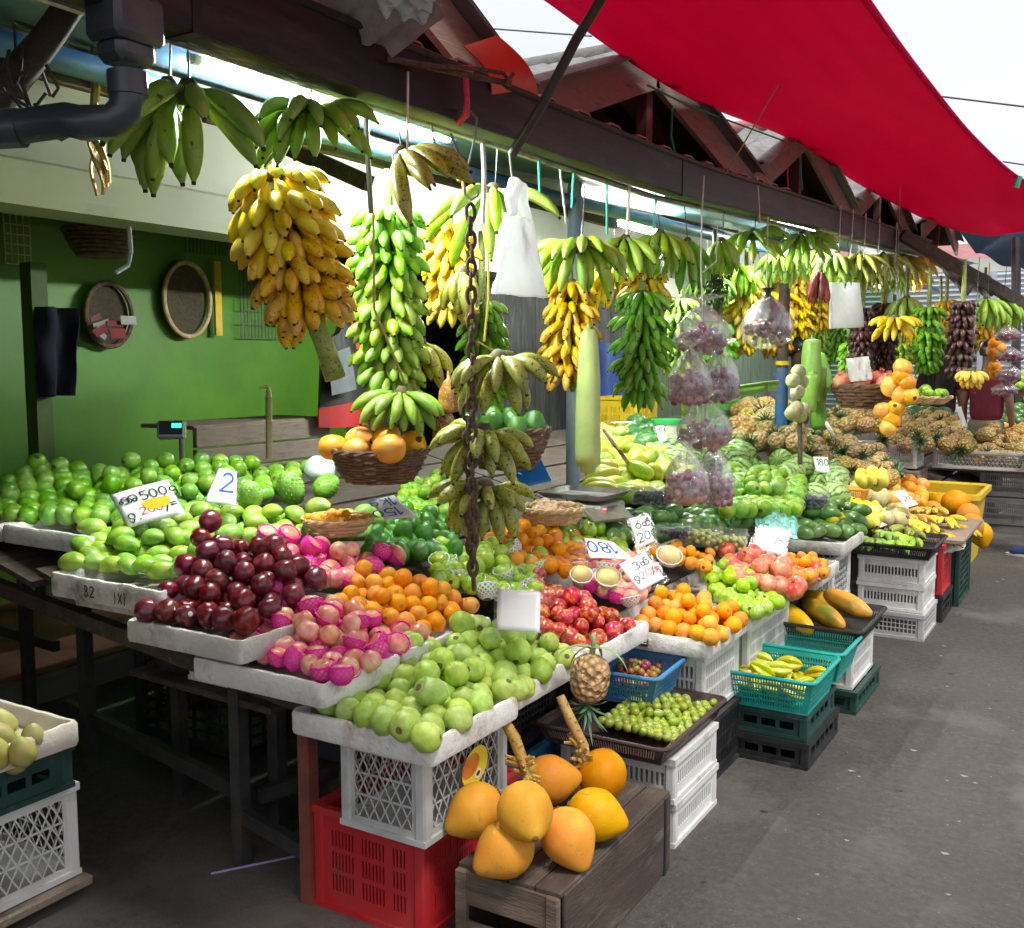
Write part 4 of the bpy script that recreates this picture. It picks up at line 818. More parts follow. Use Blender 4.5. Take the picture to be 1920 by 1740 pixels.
F['lemon'] = variants('lemon', [mle, m_stem], lambda i: ball(1, (.9, .9, 1.15), 0, -.1, 0, .03, pole=.12))
mmel = skin('melon_skin', (.42, .36, .13), (.54, .48, .2), rough=.6, scale=8, spot=(.60, .56, .36), sscale=60, slo=.52, shi=.6, bump=.4, bs=90, val=.12)
F['melon'] = variants('melon', [mmel, m_stem], lambda i: ball(1, (1, 1, 1.02), .03, .03, 0, .03, pole=.12), 2)
def wm_mat():
    t = NT('watermelon_rind'); c = t.new('ShaderNodeTexCoord'); sx = t.new('ShaderNodeSeparateXYZ'); t.l(c.outputs['Object'], sx.inputs[0])
    v = t.coord(); n = t.noise(v, 4, 4, .6); a = t.math('ARCTAN2', sx.outputs['Y'], sx.outputs['X']); k = t.math('ADD', t.math('MULTIPLY', a, 11), t.math('MULTIPLY', n, 9))
    w = t.math('ADD', t.math('SINE', k), t.math('MULTIPLY', t.noise(v, 16, 3), .9)); st = t.ramp(t.math('MULTIPLY', w, .5), [(.42, (0, 0, 0)), (.60, (1, 1, 1))])
    col = t.mix(st, t.ramp(n, [(.3, (.27, .42, .11)), (.7, (.38, .52, .17))]), (.055, .16, .025)); return t.fin(t.objvar(col, .015, .1, .15), .35)
mwm = wm_mat(); F['watermelon'] = variants('watermelon', [mwm, m_stem], lambda i: ball(1, (1, 1, 1.1), .03, .03, 0, .02, n=24, pole=.1), 2)
F['dark_watermelon'] = variants('watermelon', [skin('dark_rind', (.02, .10, .025), (.05, .17, .04), (.12, .24, .07), rough=.3, scale=4), m_stem], lambda i: ball(1, (1, 1, 1.35), .03, .03, 0, .02, pole=.1), 2)
mpo = skin('pomegranate_skin', (.55, .07, .05), (.66, .19, .10), (.72, .38, .18), rough=.35, scale=4, spot=(.75, .5, .3), sscale=130, slo=.68, shi=.74, bump=.05, val=.1)
def pom(i):
    b = ball(1, (1, 1, .92), .04, 0, 0, .06, ribs=6, ribd=.05); b.lathe([(.20, .86), (.16, 1.0), (.26, 1.2), (.20, 1.17), (.10, .95)], 12, 0, fn=lambda p, a: Vector((p.x, p.y, p.z + (.08 * math.cos(a * 6) if p.z > 1.1 else 0)))); return b
F['pomegranate'] = variants('pomegranate', [mpo, m_stem], pom, 2)
mpin = (lambda t: (lambda v: (lambda vo: (t.l(v, vo.inputs['Vector']), setattr(vo.inputs['Scale'], 'default_value', 3.0), t.bump(vo.outputs['Distance'], 1.0, .02),
       t.fin(t.objvar(t.mix(t.ramp(vo.outputs['Distance'], [(.0, (0, 0, 0)), (.22, (.15,) * 3), (.62, (1, 1, 1))]), t.mix(t.ramp(t.noise(v, 2), [(.4, (0, 0, 0)), (.6, (1, 1, 1))]), (.86, .50, .12), (.78, .55, .24)), (.36, .25, .09)), .02, .12, .2), .55))[-1])(t.new('ShaderNodeTexVoronoi')))(t.coord('Object', False)))(NT('pineapple_rind'))
mpleaf = skin('pineapple_leaf', (.05, .13, .055), (.13, .23, .11), rough=.5, scale=6, bump=0, val=.2, hue=.03)
def pinebody(i):
    b = MB(); n, m = 26, 26; vs = []; fs = []
    for a in range(m + 1):
        t = a / m; z = t * 2.6 - 1.3; q = (1 - abs(2 * t - 1) ** 3.2) ** .55 if 0 < t < 1 else .02; q *= 1 - .10 * (t - .4)
        for j in range(n):
            an = 2 * PI * j / n; w = 1 + .055 * abs(math.cos(an * 6.5 + t * 17)) * abs(math.cos(an * 6.5 - t * 17)); vs.append((q * w * math.cos(an), q * w * math.sin(an), z))
    fs = [(r * n + j, r * n + (j + 1) % n, (r + 1) * n + (j + 1) % n, (r + 1) * n + j) for r in range(m) for j in range(n)]; b.add(vs, fs); return b
def leafblade(b, o, az, el, L, w, curl=.5, n=6, mi=0):
    d = Vector((math.cos(az), math.sin(az), 0)); s = Vector((-math.sin(az), math.cos(az), 0)); p = Vector(o); vs = []; e = el
    for k in range(n + 1):
        t = k / n; ww = w * (1 - t) ** .7 * (.75 + .5 * min(1, t * 4) * (1 - t)) ; up = Vector((-d.x * math.sin(e), -d.y * math.sin(e), math.cos(e)))
        vs += [p + s * ww + up * ww * .5, p, p - s * ww + up * ww * .5]; p = p + (d * math.cos(e) + Vector((0, 0, math.sin(e)))) * (L / n); e -= curl / n
    fs = []
    for k in range(n):
        a = k * 3; fs += [(a, a + 1, a + 4, a + 3), (a + 1, a + 2, a + 5, a + 4)]
    b.add(vs, fs, mi)
def pinecrown(L=1.9, n=26):
    b = MB()
    for k in range(n): t = k / n; leafblade(b, (0, 0, 1.22 + .06 * t), k * 2.4, R(12 + 70 * t) + jit(.15), L * (.65 + .5 * t) * random.uniform(.8, 1.1), .15, .9 - .7 * t)
    return b
F['pineapple'] = variants('pineapple', [mpin], pinebody, 1); pcrown = [pinecrown().mesh('crown', [mpleaf], True, 4), pinecrown(1.5, 22).mesh('crown', [mpleaf], True, 4)]
mco = skin('king_coconut', (.60, .225, .002), (.66, .29, .004), (.68, .38, .02), rough=.5, spec=.15, scale=2.4, spot=(.22, .12, .04), sscale=40, slo=.69, shi=.74, bump=.12, bs=45, hue=.012, val=.10, blotch=(.42, .24, .06), bl=(.62, .72), bscale=7)
def coco(i):
    b = MB(); n, m = 28, 18; vs = []; 
    for k in range(m + 1):
        th = PI * k / m; z = math.cos(th); q = math.sin(th)
        for j in range(n):
            a = 2 * PI * j / n; e = 1 + .05 * math.cos(3 * a + i) * (1 - z) * .5 + .012 * mnoise.noise(Vector((math.cos(a) * 3, math.sin(a) * 3, z * 4 + i))); zz = z * (1.05 if z > 0 else 1.22 + .16 * max(0, -z) ** 6); qq = q * (1 - .10 * z * (1 if z < 0 else -.4)); qq *= 1 - .36 * max(0, -z - .15) ** 1.2
            vs.append((qq * e * math.cos(a), qq * e * math.sin(a), zz))
    b.add(vs, [(r * n + j, (r + 1) * n + j, (r + 1) * n + (j + 1) % n, r * n + (j + 1) % n) for r in range(m) for j in range(n)])
    b.m = [1 if f[0] // n >= m - 1 else 0 for f in b.f]; return b
F['coconut'] = variants('coconut', [mco, plain('coconut_tip', (.12, .06, .03), (.35, .17, .04), .8, 30)], coco, 3)
mso = skin('soursop_skin', (.14, .30, .035), (.24, .42, .06), rough=.5, scale=5, bump=.1, val=.1)
def sour(i):
    b = ball(1, (.84, .84, 1.2), .05, 0, -.08, .12, n=22, m=16)
    for k in range(150):
        z = 1 - 2 * (k + .5) / 150; a = k * 2.39996; q = math.sqrt(1 - z * z); d = Vector((q * math.cos(a) * .84, q * math.sin(a) * .84, z * 1.2)); nn = Vector((q * math.cos(a), q * math.sin(a), z * .8)).normalized(); t1_ = nn.orthogonal().normalized(); t2_ = nn.cross(t1_); p = d * .97
        b.add([p + t1_ * .075, p + t2_ * .075, p - t1_ * .075, p - t2_ * .075, p + nn * .15 + Vector((0, 0, -.05))], [(0, 1, 4), (1, 2, 4), (2, 3, 4), (3, 0, 4)])
    return b
F['soursop'] = variants('soursop', [mso], sour, 2)
mst = skin('starfruit_skin', (.55, .55, .02), (.66, .62, .03), rough=.3, scale=4, bump=0, hue=.03, coat=.2, val=.12)
def star(i):
    b = MB(); n, m = 30, 12; vs = [(.95 * (math.sin(PI * k / m) ** .6 if 0 < k < m else .02) * (.52 + .48 * (.5 + .5 * math.cos(5 * 2 * PI * j / n)) ** .8) * math.cos(2 * PI * j / n), .95 * (math.sin(PI * k / m) ** .6 if 0 < k < m else .02) * (.52 + .48 * (.5 + .5 * math.cos(5 * 2 * PI * j / n)) ** .8) * math.sin(2 * PI * j / n), -1.5 + 3 * k / m) for k in range(m + 1) for j in range(n)]
    b.add(vs, [(r * n + j, r * n + (j + 1) % n, (r + 1) * n + (j + 1) % n, (r + 1) * n + j) for r in range(m) for j in range(n)]); return b
F['starfruit'] = variants('starfruit', [mst], star, 2)
mol = skin('olive_skin', (.20, .28, .03), (.32, .38, .05), rough=.35, scale=5, bump=0, hue=.02, val=.18)
F['olive'] = variants('olive', [mol, m_stem], lambda i: ball(1, (1, 1, 1.18), 0, 0, 0, .04, n=12, m=9), 2)
mrs = skin('small_red_fruit', (.28, .03, .03), (.36, .14, .05), (.30, .34, .06), rough=.35, scale=1.0, bump=0, hue=.08, val=.2)
F['plum'] = variants('plum', [mrs, m_stem], lambda i: ball(1, (1, 1, 1.05), .05, 0, 0, .06, n=12, m=9, pole=.3), 2)
mpale = skin('pale_small_fruit', (.50, .42, .16), (.60, .52, .24), rough=.5, scale=4, bump=.2); F['longan'] = variants('longan', [mpale, m_stem], lambda i: ball(1, (1, 1, 1), 0, 0, 0, .04, n=12, m=9), 2)
mpear = skin('pear_skin', (.30, .32, .08), (.42, .38, .12), (.46, .30, .10), rough=.5, scale=3, spot=(.25, .2, .07), sscale=80, slo=.64, shi=.7, bump=.15, bs=60)
F['pear'] = variants('pear', [mpear, m_stem], lambda i: ball(1, (.9, .9, 1.2), .02, .05, -.2, .08, pole=.2), 3)
mon = skin('onion_skin', (.50, .30, .18), (.62, .42, .28), rough=.4, scale=3); F['onion'] = variants('onion', [mon, m_stem], lambda i: ball(1, (1, 1, .9), -.15, 0, 0, .05), 2)
mwa = skin('wood_apple', (.34, .33, .16), (.48, .45, .26), rough=.85, scale=8, bump=.5, bs=60); F['wood_apple'] = variants('wood_apple', [mwa, m_stem], lambda i: ball(1, (1, 1, 1), 0, 0, 0, .10, tex=.05), 2)
mmo = skin('orange_mango', (.74, .26, .02), (.84, .38, .03), (.76, .44, .06), rough=.42, scale=2.5, spot=(.3, .16, .04), sscale=70, slo=.68, shi=.74, bump=.05, val=.12); F['orange_mango'] = variants('mango', [mmo, m_stem], lambda i: ball(1, (.95, .95, 1.12), .03, 0, .05, .08, beak=.1, pole=.14), 3)
# foam nets: an open lattice cup hugging the fruit
def net(r, lo, hi, n=13, k=7, w=.10):
    b = MB()
    for sg in (1, -1):
        for i in range(n):
            vs = []
            for s in range(k + 1):
                th = lo + (hi - lo) * s / k; a = 2 * PI * (i + sg * s * .5) / n; rr = r * (1.06 + .016 * sg + .22 * max(0, (1 - s / k) - .6)); 
                for d in (-w, w): aa = a + d / max(.25, math.sin(th)) * .9; vs.append((rr * math.sin(th) * math.cos(aa), rr * math.sin(th) * math.sin(aa), rr * math.cos(th) * .95))
            b.add(vs, [(2 * s, 2 * s + 1, 2 * s + 3, 2 * s + 2) for s in range(k)])
    for th in (lo, lo + .02): pass
    b.tube([(r * 1.15 * math.sin(lo) * math.cos(2 * PI * j / 26), r * 1.15 * math.sin(lo) * math.sin(2 * PI * j / 26), r * 1.06 * math.cos(lo) + .035 * r * math.cos(j * PI)) for j in range(27)], .07 * r, 5, cap=False)
    return b
def netmat(name, c):
    t = NT(name); t.b.inputs['Subsurface Weight'].default_value = .0; t.b.inputs['Emission Strength'].default_value = 0; return t.fin(c, .55, spec=.3)
m_netp = netmat('pink_foam_net', (.90, .03, .42)); m_netw = netmat('white_foam_net', (.80, .82, .80))
netp = [net(1, lo, 2.75).mesh('foam_net', [m_netp], True, 4) for lo in (1.0, 1.3, 1.55)]; netw = [net(1, lo, 2.75).mesh('foam_net', [m_netw], True, 4) for lo in (1.2, 1.5)]
sticker = MB(); sticker.lathe([(.001, 1.035), (.24, 1.0)], 12); stk = sticker.mesh('sticker', [plain('sticker_white', (.7, .72, .74), None, .35)], True, 4)
# ------------------------------------------------------------------ heaps
def put(name, me, loc, rot, s, label, cat, group, sc=None):
    o = bpy.data.objects.new(name, me); COL.objects.link(o); o.location = loc; o.rotation_euler = rot; o.scale = sc if sc else (s, s, s); return tag(o, label, cat, group)
def kid(name, me, par, rot=(0, 0, 0), loc=(0, 0, 0)):
    o = bpy.data.objects.new(name, me); COL.objects.link(o); o.parent = par; o.rotation_euler = rot; o.location = loc; return o
def corner(c, dz):
    if isinstance(c, Vector): return c
    return PZ(c[0], c[1], c[2]) if len(c) == 3 else PS(c[0], c[1], dz)
def pack(q, r, layers=2, bulge=0.0, seed=0, sq=1.0, squash=1.0):
    rg = np.random.default_rng(seed + 11); Q = [np.array(p) for p in q]
    def thk(u, v): return (layers - 1) * 1.5 * r * min(1, 3 * v, 3.5 * u + .15, 3.5 * (1 - u) + .15)
    def bil(u, v): return (Q[0] * (1 - u) + Q[1] * u) * (1 - v) + (Q[3] * (1 - u) + Q[2] * u) * v
    lu = (np.linalg.norm((Q[1] - Q[0])[:2]) + np.linalg.norm((Q[2] - Q[3])[:2])) / 2; lv = (np.linalg.norm((Q[3] - Q[0])[:2]) + np.linalg.norm((Q[2] - Q[1])[:2])) / 2
    out = []; s = 2 * r * .97 * sq; nv = max(1, int(round(lv / (s * .88)))) ; nu = max(1, int(round(lu / s)))
    for j in range(nv + 1):
        for i in range(nu + 1):
            u = (i + (.5 if j % 2 else 0)) / max(1, nu) ; v = j / max(1, nv)
            if u > 1.001: continue
            p = bil(u, v); z = p[2] + bulge * math.sin(PI * min(1, max(0, u))) * math.sin(PI * min(1, max(0, v))) - thk(min(1, max(0, u)), v)
            out.append((p[0] + rg.normal() * .14 * r, p[1] + rg.normal() * .14 * r, z + rg.normal() * .10 * r))
    if layers > 1:
        M = int(min(6000, 10 * lu * lv / (r * r) + 200)); U = rg.random(M); V = rg.random(M); P = np.array([bil(u, v) for u, v in zip(U, V)])
        zt = P[:, 2] + bulge * np.sin(PI * U) * np.sin(PI * V); cz = zt - 9 * r; dd = 2 * r * .94 * sq
        def upd(o):
            d2 = (P[:, 0] - o[0]) ** 2 + (P[:, 1] - o[1]) ** 2; k = d2 < dd * dd; cz[k] = np.maximum(cz[k], o[2] + np.sqrt(dd * dd - d2[k]) * squash)
        for o in out: upd(o)
        while True:
            ok = (cz <= zt + .25 * r) & (cz > zt - 3.2 * r)
            if not ok.any(): break
            key = np.where(ok, cz - zt, 9); k = int(np.argmin(key)); o = (P[k, 0], P[k, 1], cz[k]); out.append(o); upd(o); cz[k] = 99
            if len(out) > 600: break
    A = np.array(out)[:, :3]; vis = np.zeros(len(A), bool)      # leave out fruit that lies buried in the heap
    for e in ((0, 0, CAMH), (-.9, .1, CAMH + .1), (.7, .5, CAMH), (-.2, -.8, CAMH + .3)):
        E = np.array(e); D = E - A; D /= np.linalg.norm(D, axis=1)[:, None]; U = np.cross(D, (0, 0, 1)); U /= np.linalg.norm(U, axis=1)[:, None]; V = np.cross(U, D)
        for k in range(17):
            a = k * 2.4; rr = r * .92 * math.sqrt(k / 16); S0 = A + U * (rr * math.cos(a)) + V * (rr * math.sin(a)) + D * math.sqrt(max(0, r * r - rr * rr)); DD = E - S0; DD /= np.linalg.norm(DD, axis=1)[:, None]
            W_ = A[None] - S0[:, None]; tt = (W_ * DD[:, None]).sum(2); d2 = (W_ ** 2).sum(2) - tt ** 2; hit = (tt > 0) & (d2 < (r * .93) ** 2); np.fill_diagonal(hit, False); vis |= ~hit.any(1)
    return [o for o, k in zip(out, vis) if k]
def heap(kind, name, cat, label, group, corners, r, layers=2, bulge=.03, dz=0.0, lie=None, seed=0, sq=1.0, sv=.10, extra=None, keep=None):
    q = [corner(c, dz) for c in corners]; rnd = random.Random(seed + 5); objs = []
    for (x, y, z) in pack(q, r, layers, bulge, seed, sq):
        if keep and not keep(x, y, z): continue
        me = rnd.choice(F[kind])
        if lie is None: rot = Euler((rnd.uniform(0, 6.3), rnd.uniform(0, 6.3), rnd.uniform(0, 6.3)))
        elif lie == 'up': rot = Euler((rnd.gauss(0, .35), rnd.gauss(0, .35), rnd.uniform(0, 6.3)))
        else: rot = Euler((0, PI / 2 + rnd.gauss(0, .28), lie + rnd.gauss(0, .55) + (PI if rnd.random() < .5 else 0)))
        s = r * (1 + rnd.uniform(-sv, sv)); o = put(name, me, (x, y, z), rot, s, label, cat, group); objs.append(o)
        if extra: extra(o, rnd)
    return objs
def around(c, rx, ry, z): c = Vector(c); return [c + Vector((-rx, -ry, z)), c + Vector((rx, -ry, z)), c + Vector((rx, ry, z)), c + Vector((-rx, ry, z))]
def ex_net(nets, p):
    def f(o, rnd):
        if rnd.random() < p: o.rotation_euler = (rnd.gauss(0, .45), rnd.gauss(0, .45), rnd.uniform(0, 6)); kid('foam_net', rnd.choice(nets), o)
    return f
def ex_stick(p):
    def f(o, rnd):
        if rnd.random() < p: kid('sticker', stk, o, (rnd.uniform(.6, 2.2), 0, rnd.uniform(0, 6)))
    return f
def ex_crown(o, rnd): kid('crown', rnd.choice(pcrown), o)
H = heap
H('round_mango', 'green_mango', 'mango', 'round green mango in the big heap on the foam trays at the back left', 'round green mangoes heaped at the back left', [(-80, 966, .985), (430, 968, .985), (575, 872, 1.08), (70, 862, 1.17)], .0365, 2, .02, seed=1, keep=lambda x, y, z: True)
H('pale_mango', 'ripening_mango', 'mango', 'pale green mango in the front of the scribbled foam tray', 'pale mangoes in the scribbled tray', [(140, 1052, .905), (340, 1066, .905), (400, 985, .99), (175, 985, .99)], .034, 2, .02, lie=.4, seed=2)
H('pale_mango', 'ripening_mango', 'mango', 'pale green mango lying between the price cards and the cane basket', 'pale mangoes behind the red apples', [(345, 1005, .97), (710, 1000, .90), (700, 950, 1.0), (340, 950, 1.02)], .036, 2, .01, lie=.9, seed=3)
H('dark_apple', 'dark_red_apple', 'apple', 'shiny dark red apple in the tall heap on the left', 'dark red apples in the left heap', [(282, 1145, .83), (455, 1165, .83), (610, 1060, .90), (390, 980, 1.04)], .034, 3, .05, seed=4, extra=ex_stick(.14))
H('pink_apple', 'pink_apple', 'apple', 'pink apple in the front foam tray, many in bright pink nets', 'pink apples in the front tray', [(445, 1208, .742), (640, 1264, .74), (790, 1182, .74), (525, 1100, .86)], .0325, 2, .04, seed=5, extra=ex_net(netp, .62))
H('pink_apple', 'pink_apple', 'apple', 'pink apple in the rear heap between the dark apples and the oranges', 'pink apples in the rear heap', [(575, 1085, .85), (650, 1085, .84), (745, 1035, .88), (500, 1000, .98)], .034, 2, .02, seed=6, extra=ex_net(netp, .6))
H('orange', 'orange', 'orange', 'orange in the big front heap behind the chain', 'oranges in the front heap', [(640, 1130, .80), (790, 1178, .735), (890, 1120, .745), (690, 1050, .88)], .0305, 3, .05, seed=7)
H('guava', 'guava', 'guava', 'large green guava in the nearest foam tray', 'guavas in the nearest tray', [(618, 1318, .64), (800, 1378, .638), (965, 1274, .64), (795, 1192, .73)], .0375, 2, .035, seed=8)
H('guava', 'guava', 'guava', 'green guava in the second foam tray around the blank card', 'guavas in the second tray', [(850, 1235, .68), (975, 1290, .635), (1080, 1215, .635), (870, 1150, .77)], .036, 2, .035, seed=9)
H('avocado', 'avocado', 'avocado', 'glossy green avocado in the heap beside the cane basket', 'avocados beside the cane basket', [(690, 1035), (845, 1035), (850, 960), (715, 965)], .037, 2, .02, lie='up', seed=10)
H('lime', 'lime', 'lime', 'green lime in the heap behind the avocados and olive bananas', 'limes behind the avocados', [(745, 965), (850, 960), (850, 890), (770, 890)], .031, 2, .01, seed=11)
H('green_apple', 'green_apple', 'apple', 'pale green apple in the heap of white foam nets', 'green apples in white nets', [(820, 1085), (1000, 1125), (1010, 1030), (830, 1010)], .034, 2, .02, seed=12, extra=ex_net(netw, .55))
H('orange', 'orange', 'orange', 'orange in the smaller heap behind the netted green apples', 'oranges in the rear heap', [(905, 1035), (1095, 1080), (1075, 1000), (945, 970)], .030, 2, .035, seed=13)
H('green_apple', 'green_apple', 'apple', 'bright green apple in the rear heap in front of the weighing scale', 'green apples before the scale', [(1055, 1015), (1165, 1040), (1165, 985), (1060, 975)], .035, 2, .02, seed=14)
H('red_apple', 'red_apple', 'apple', 'red and yellow apple in the tray behind the blank card', 'red and yellow apples', [(985, 1165, .68), (1085, 1200, .64), (1195, 1160, .64), (1010, 1080, .76)], .0315, 3, .04, seed=15)
H('pink_apple', 'pink_apple', 'apple', 'pink apple in the small heap with pink and white nets', 'pink apples by the mirrored card', [(1085, 1088), (1185, 1122), (1235, 1055), (1085, 1020)], .033, 2, .02, seed=16, extra=ex_net(netp + netw, .6))
H('orange', 'orange', 'orange', 'orange in the right hand heap with a sticker tray', 'oranges in the right heap', [(1205, 1168, .585), (1335, 1195, .58), (1400, 1148, .58), (1245, 1095, .675)], .031, 3, .04, seed=17)
H('mandarin', 'mandarin', 'mandarin', 'small mandarin beside the price card with a six', 'mandarins by the card', [(1200, 1030), (1325, 1062), (1330, 1035), (1205, 1008)], .029, 2, .01, seed=18)
H('green_apple', 'green_apple', 'apple', 'yellowish green apple in the tray right of the oranges', 'green apples in the front tray', [(1350, 1120, .59), (1418, 1152, .58), (1490, 1092, .58), (1315, 1048, .68)], .0335, 2, .03, seed=19, extra=ex_stick(.12))
H('pomegranate', 'pomegranate', 'pomegranate', 'rosy netted fruit heaped beside the blank white card', 'rosy netted fruit', [(1385, 1085, .64), (1490, 1108, .595), (1525, 1065, .59), (1365, 1030, .70)], .041, 2, .03, seed=20)
H('mandarin', 'mandarin', 'mandarin', 'small mandarin at the far end of the front trays', 'mandarins at the tray end', [(1488, 1082, .60), (1540, 1075, .59), (1545, 1050, .60), (1475, 1035, .64)], .027, 2, .01, seed=21)
H('dark_mango', 'mango', 'mango', 'dark green mango in the heap under the weighing scale', 'dark mangoes under the scale', [(1150, 1005), (1290, 1000), (1310, 950), (1150, 950)], .043, 2, .02, lie=.3, seed=22)
H('papaya', 'papaya', 'papaya', 'yellow green papaya in the heap behind the weighing scale', 'papayas behind the scale', [(1130, 925), (1290, 930), (1290, 845), (1130, 835)], .062, 2, .02, lie=1.0, seed=23)
H('guava', 'guava', 'guava', 'small pale guava in the rear heap left of the dark watermelons', 'guavas in the rear heap', [(1125, 830), (1230, 835), (1225, 805), (1130, 800)], .045, 2, .01, seed=24)
H('watermelon', 'watermelon', 'watermelon', 'striped pale watermelon in the heap behind the limes', 'striped watermelons', [(1390, 915), (1570, 935), (1560, 872), (1380, 838)], .088, 2, .0, lie=.5, seed=25, dz=.04)
H('watermelon', 'watermelon', 'watermelon', 'striped watermelon at the back behind the grape bags', 'rear striped watermelons', [(1240, 870), (1390, 865), (1380, 825), (1250, 815)], .085, 1, .0, lie=.5, seed=26)
H('lime', 'lime', 'lime', 'green citrus in the heap between grape bags and watermelons', 'green citrus by the grape bags', [(1360, 958), (1490, 955), (1500, 895), (1370, 872)], .045, 2, .04, seed=27, dz=.10)
H('dark_mango', 'mango', 'mango', 'dark green mango in the row below the hanging grape bags', 'dark mangoes below the grape bags', [(1325, 980), (1450, 980), (1450, 950), (1310, 945)], .046, 2, .02, lie=.3, seed=28)
H('dark_mango', 'mango', 'mango', 'glossy green mango in the grey tray beside the pale green bag', 'green mangoes in the grey tray', [(1478, 998, .615), (1612, 992, .61), (1612, 945, .72), (1490, 940, .72)], .044, 2, .04, lie=.3, seed=29)
H('melon', 'melon', 'melon', 'beige netted melon around the orange basket', 'beige melons', [(1570, 960), (1680, 975), (1700, 915), (1570, 905)], .058, 2, .02, seed=30, dz=-.02)
H('lemon', 'lemon', 'lemon', 'yellow lemon between the melons and the green mangoes', 'yellow lemons', [(1560, 975), (1640, 980), (1640, 950), (1560, 940)], .04, 1, .01, seed=31)
H('lemon', 'lemon', 'lemon', 'yellow lemon in the lime green basket', 'lemons in the green basket', [(1615, 900, .90), (1655, 900, .90), (1655, 885, .90), (1612, 885, .90)], .036, 2, .01, seed=32)
H('orange_mango', 'mango', 'mango', 'orange fruit in the small heap above the far bananas', 'orange fruit by the far bananas', [(1670, 935), (1725, 940), (1725, 905), (1675, 900)], .055, 2, .01, seed=33)
H('dark_mango', 'mango', 'mango', 'green mango in the blue crate far down the aisle', 'far mangoes in the blue crate', [PY(1862, 788, 12.5), PY(1935, 790, 12.5), PY(1935, 755, 13.2), PY(1868, 755, 13.2)], .07, 1, .02, lie=.5, seed=62)
H('mandarin', 'mandarin', 'mandarin', 'orange mandarin in the row below the far blue crate', 'far mandarins below the blue crate', [PY(1850, 812, 11.8), PY(1935, 815, 11.8), PY(1935, 800, 12.1), PY(1855, 798, 12.1)], .05, 1, .01, seed=63)
def pines(label, group, corners, r, lie, seed, layers=1, dz=0): return H('pineapple', 'pineapple', 'pineapple', label, group, corners, r, layers, .02, dz, lie, seed, 1.15, extra=ex_crown)
pines('pineapple in the dark heap behind the striped watermelons', 'pineapples behind the watermelons', [PY(1505, 850, 7.4), PY(1670, 895, 7.3), PY(1640, 835, 8.2), PY(1515, 805, 8.2)], .06, 2.2, 34, 2)
pines('pineapple in the tilted rows above the yellow and white crates', 'pineapples on the pallet', [PY(1660, 832, 9.35), PY(1815, 836, 9.4), PY(1785, 785, 10.2), PY(1650, 778, 10.2)], .066, 1.9, 35, 1)
pines('pineapple in the farthest heap at the right edge', 'pineapples at the right edge', [PY(1800, 858, 10.3), PY(1930, 862, 10.3), PY(1910, 800, 11.2), PY(1780, 800, 11.2)], .07, 2.4, 36, 2)
pines('pineapple standing beside the blue post and grape bags', 'pineapples by the blue post', [PY(1385, 822, 7.1), PY(1490, 830, 7.1), PY(1490, 770, 7.7), PY(1385, 760, 7.7)], .068, 1.2, 37, 1)
pines('pineapple in the red crate below the pomegranate basket', 'pineapples in the red crate', [PY(1560, 795, 8.6), PY(1660, 798, 8.6), PY(1655, 772, 9.0), PY(1560, 772, 9.0)], .065, 1.4, 38, 1)
H('dark_watermelon', 'watermelon', 'watermelon', 'dark green watermelon heaped behind the far pineapples', 'far dark watermelons', [PY(1700, 795, 10.2), PY(1785, 800, 10.2), PY(1765, 778, 10.7), PY(1700, 772, 10.7)], .085, 1, .02, lie=.6, seed=39)
H('dark_watermelon', 'watermelon', 'watermelon', 'dark green melon at the back beside the small price card', 'dark melons at the back', [(1195, 840), (1240, 845), (1235, 805), (1195, 800)], .085, 1, 0, lie=1, seed=40)
# small fruit in baskets
H('olive', 'olive', 'olive', 'small green olive in the brown tray', 'olives in the brown tray', [(1130, 1352, .355), (1268, 1388, .35), (1338, 1316, .352), (1195, 1300, .39)], .0155, 2, .018, seed=50)
H('plum', 'plum', 'fruit', 'small red or green fruit in the blue basket', 'small fruit in the blue basket', [(1160, 1278, .435), (1215, 1285, .43), (1236, 1248, .445), (1165, 1236, .45)], .0145, 2, .012, seed=51)
H('starfruit', 'starfruit', 'starfruit', 'yellow green starfruit in the teal basket', 'starfruit in the teal basket', [(1390, 1275, .29), (1480, 1298, .285), (1530, 1256, .30), (1425, 1232, .32)], .038, 2, .02, lie=.3, seed=52)
H('longan', 'longan', 'fruit', 'small pale brown fruit in the bottom of the second teal basket', 'small pale fruit', [(1475, 1250, .262), (1560, 1255, .262), (1570, 1230, .262), (1478, 1226, .262)], .014, 2, .006, seed=53)
H('mandarin', 'kumquat', 'kumquat', 'tiny orange kumquat in the pale cane basket', 'kumquats in the cane basket', around(wk3.location, .075, .065, .056), .0195, 2, .012, seed=54)
H('orange_mango', 'mango', 'mango', 'orange mango heaped in the hanging wicker basket', 'orange mangoes in the wicker basket', around(wk.location, .115, .105, .125), .048, 1, .035, lie=.2, seed=55)
H('avocado', 'avocado', 'avocado', 'green avocado in the dark basket behind the chain', 'avocados in the hanging basket', around(wk2.location, .10, .10, .165), .045, 1, .03, lie='up', seed=56)
H('pomegranate', 'pomegranate', 'pomegranate', 'red pomegranate in the grey hanging basket', 'pomegranates in the hanging basket', around(wk4.location, .15, .14, .185), .062, 1, .02, lie='up', seed=57)
H('lime', 'lime', 'lime', 'lime heaped on the flat round winnowing basket', 'limes on the winnowing basket', around(wk5.location, .12, .11, .075), .04, 2, .03, seed=58)
H('onion', 'onion', 'onion', 'small brown onion in the shallow basket beside the scale', 'onions beside the scale', [(1005, 965), (1070, 968), (1068, 948), (1008, 945)], .024, 1, .0, seed=59, dz=.07)
H('pear', 'pear', 'pear', 'brownish green pear in the tray at the left edge', 'pears at the left edge', [(-70, 1425, .525), (45, 1405, .53), (70, 1362, .545), (-40, 1345, .56)], .038, 2, .02, lie='up', seed=60)
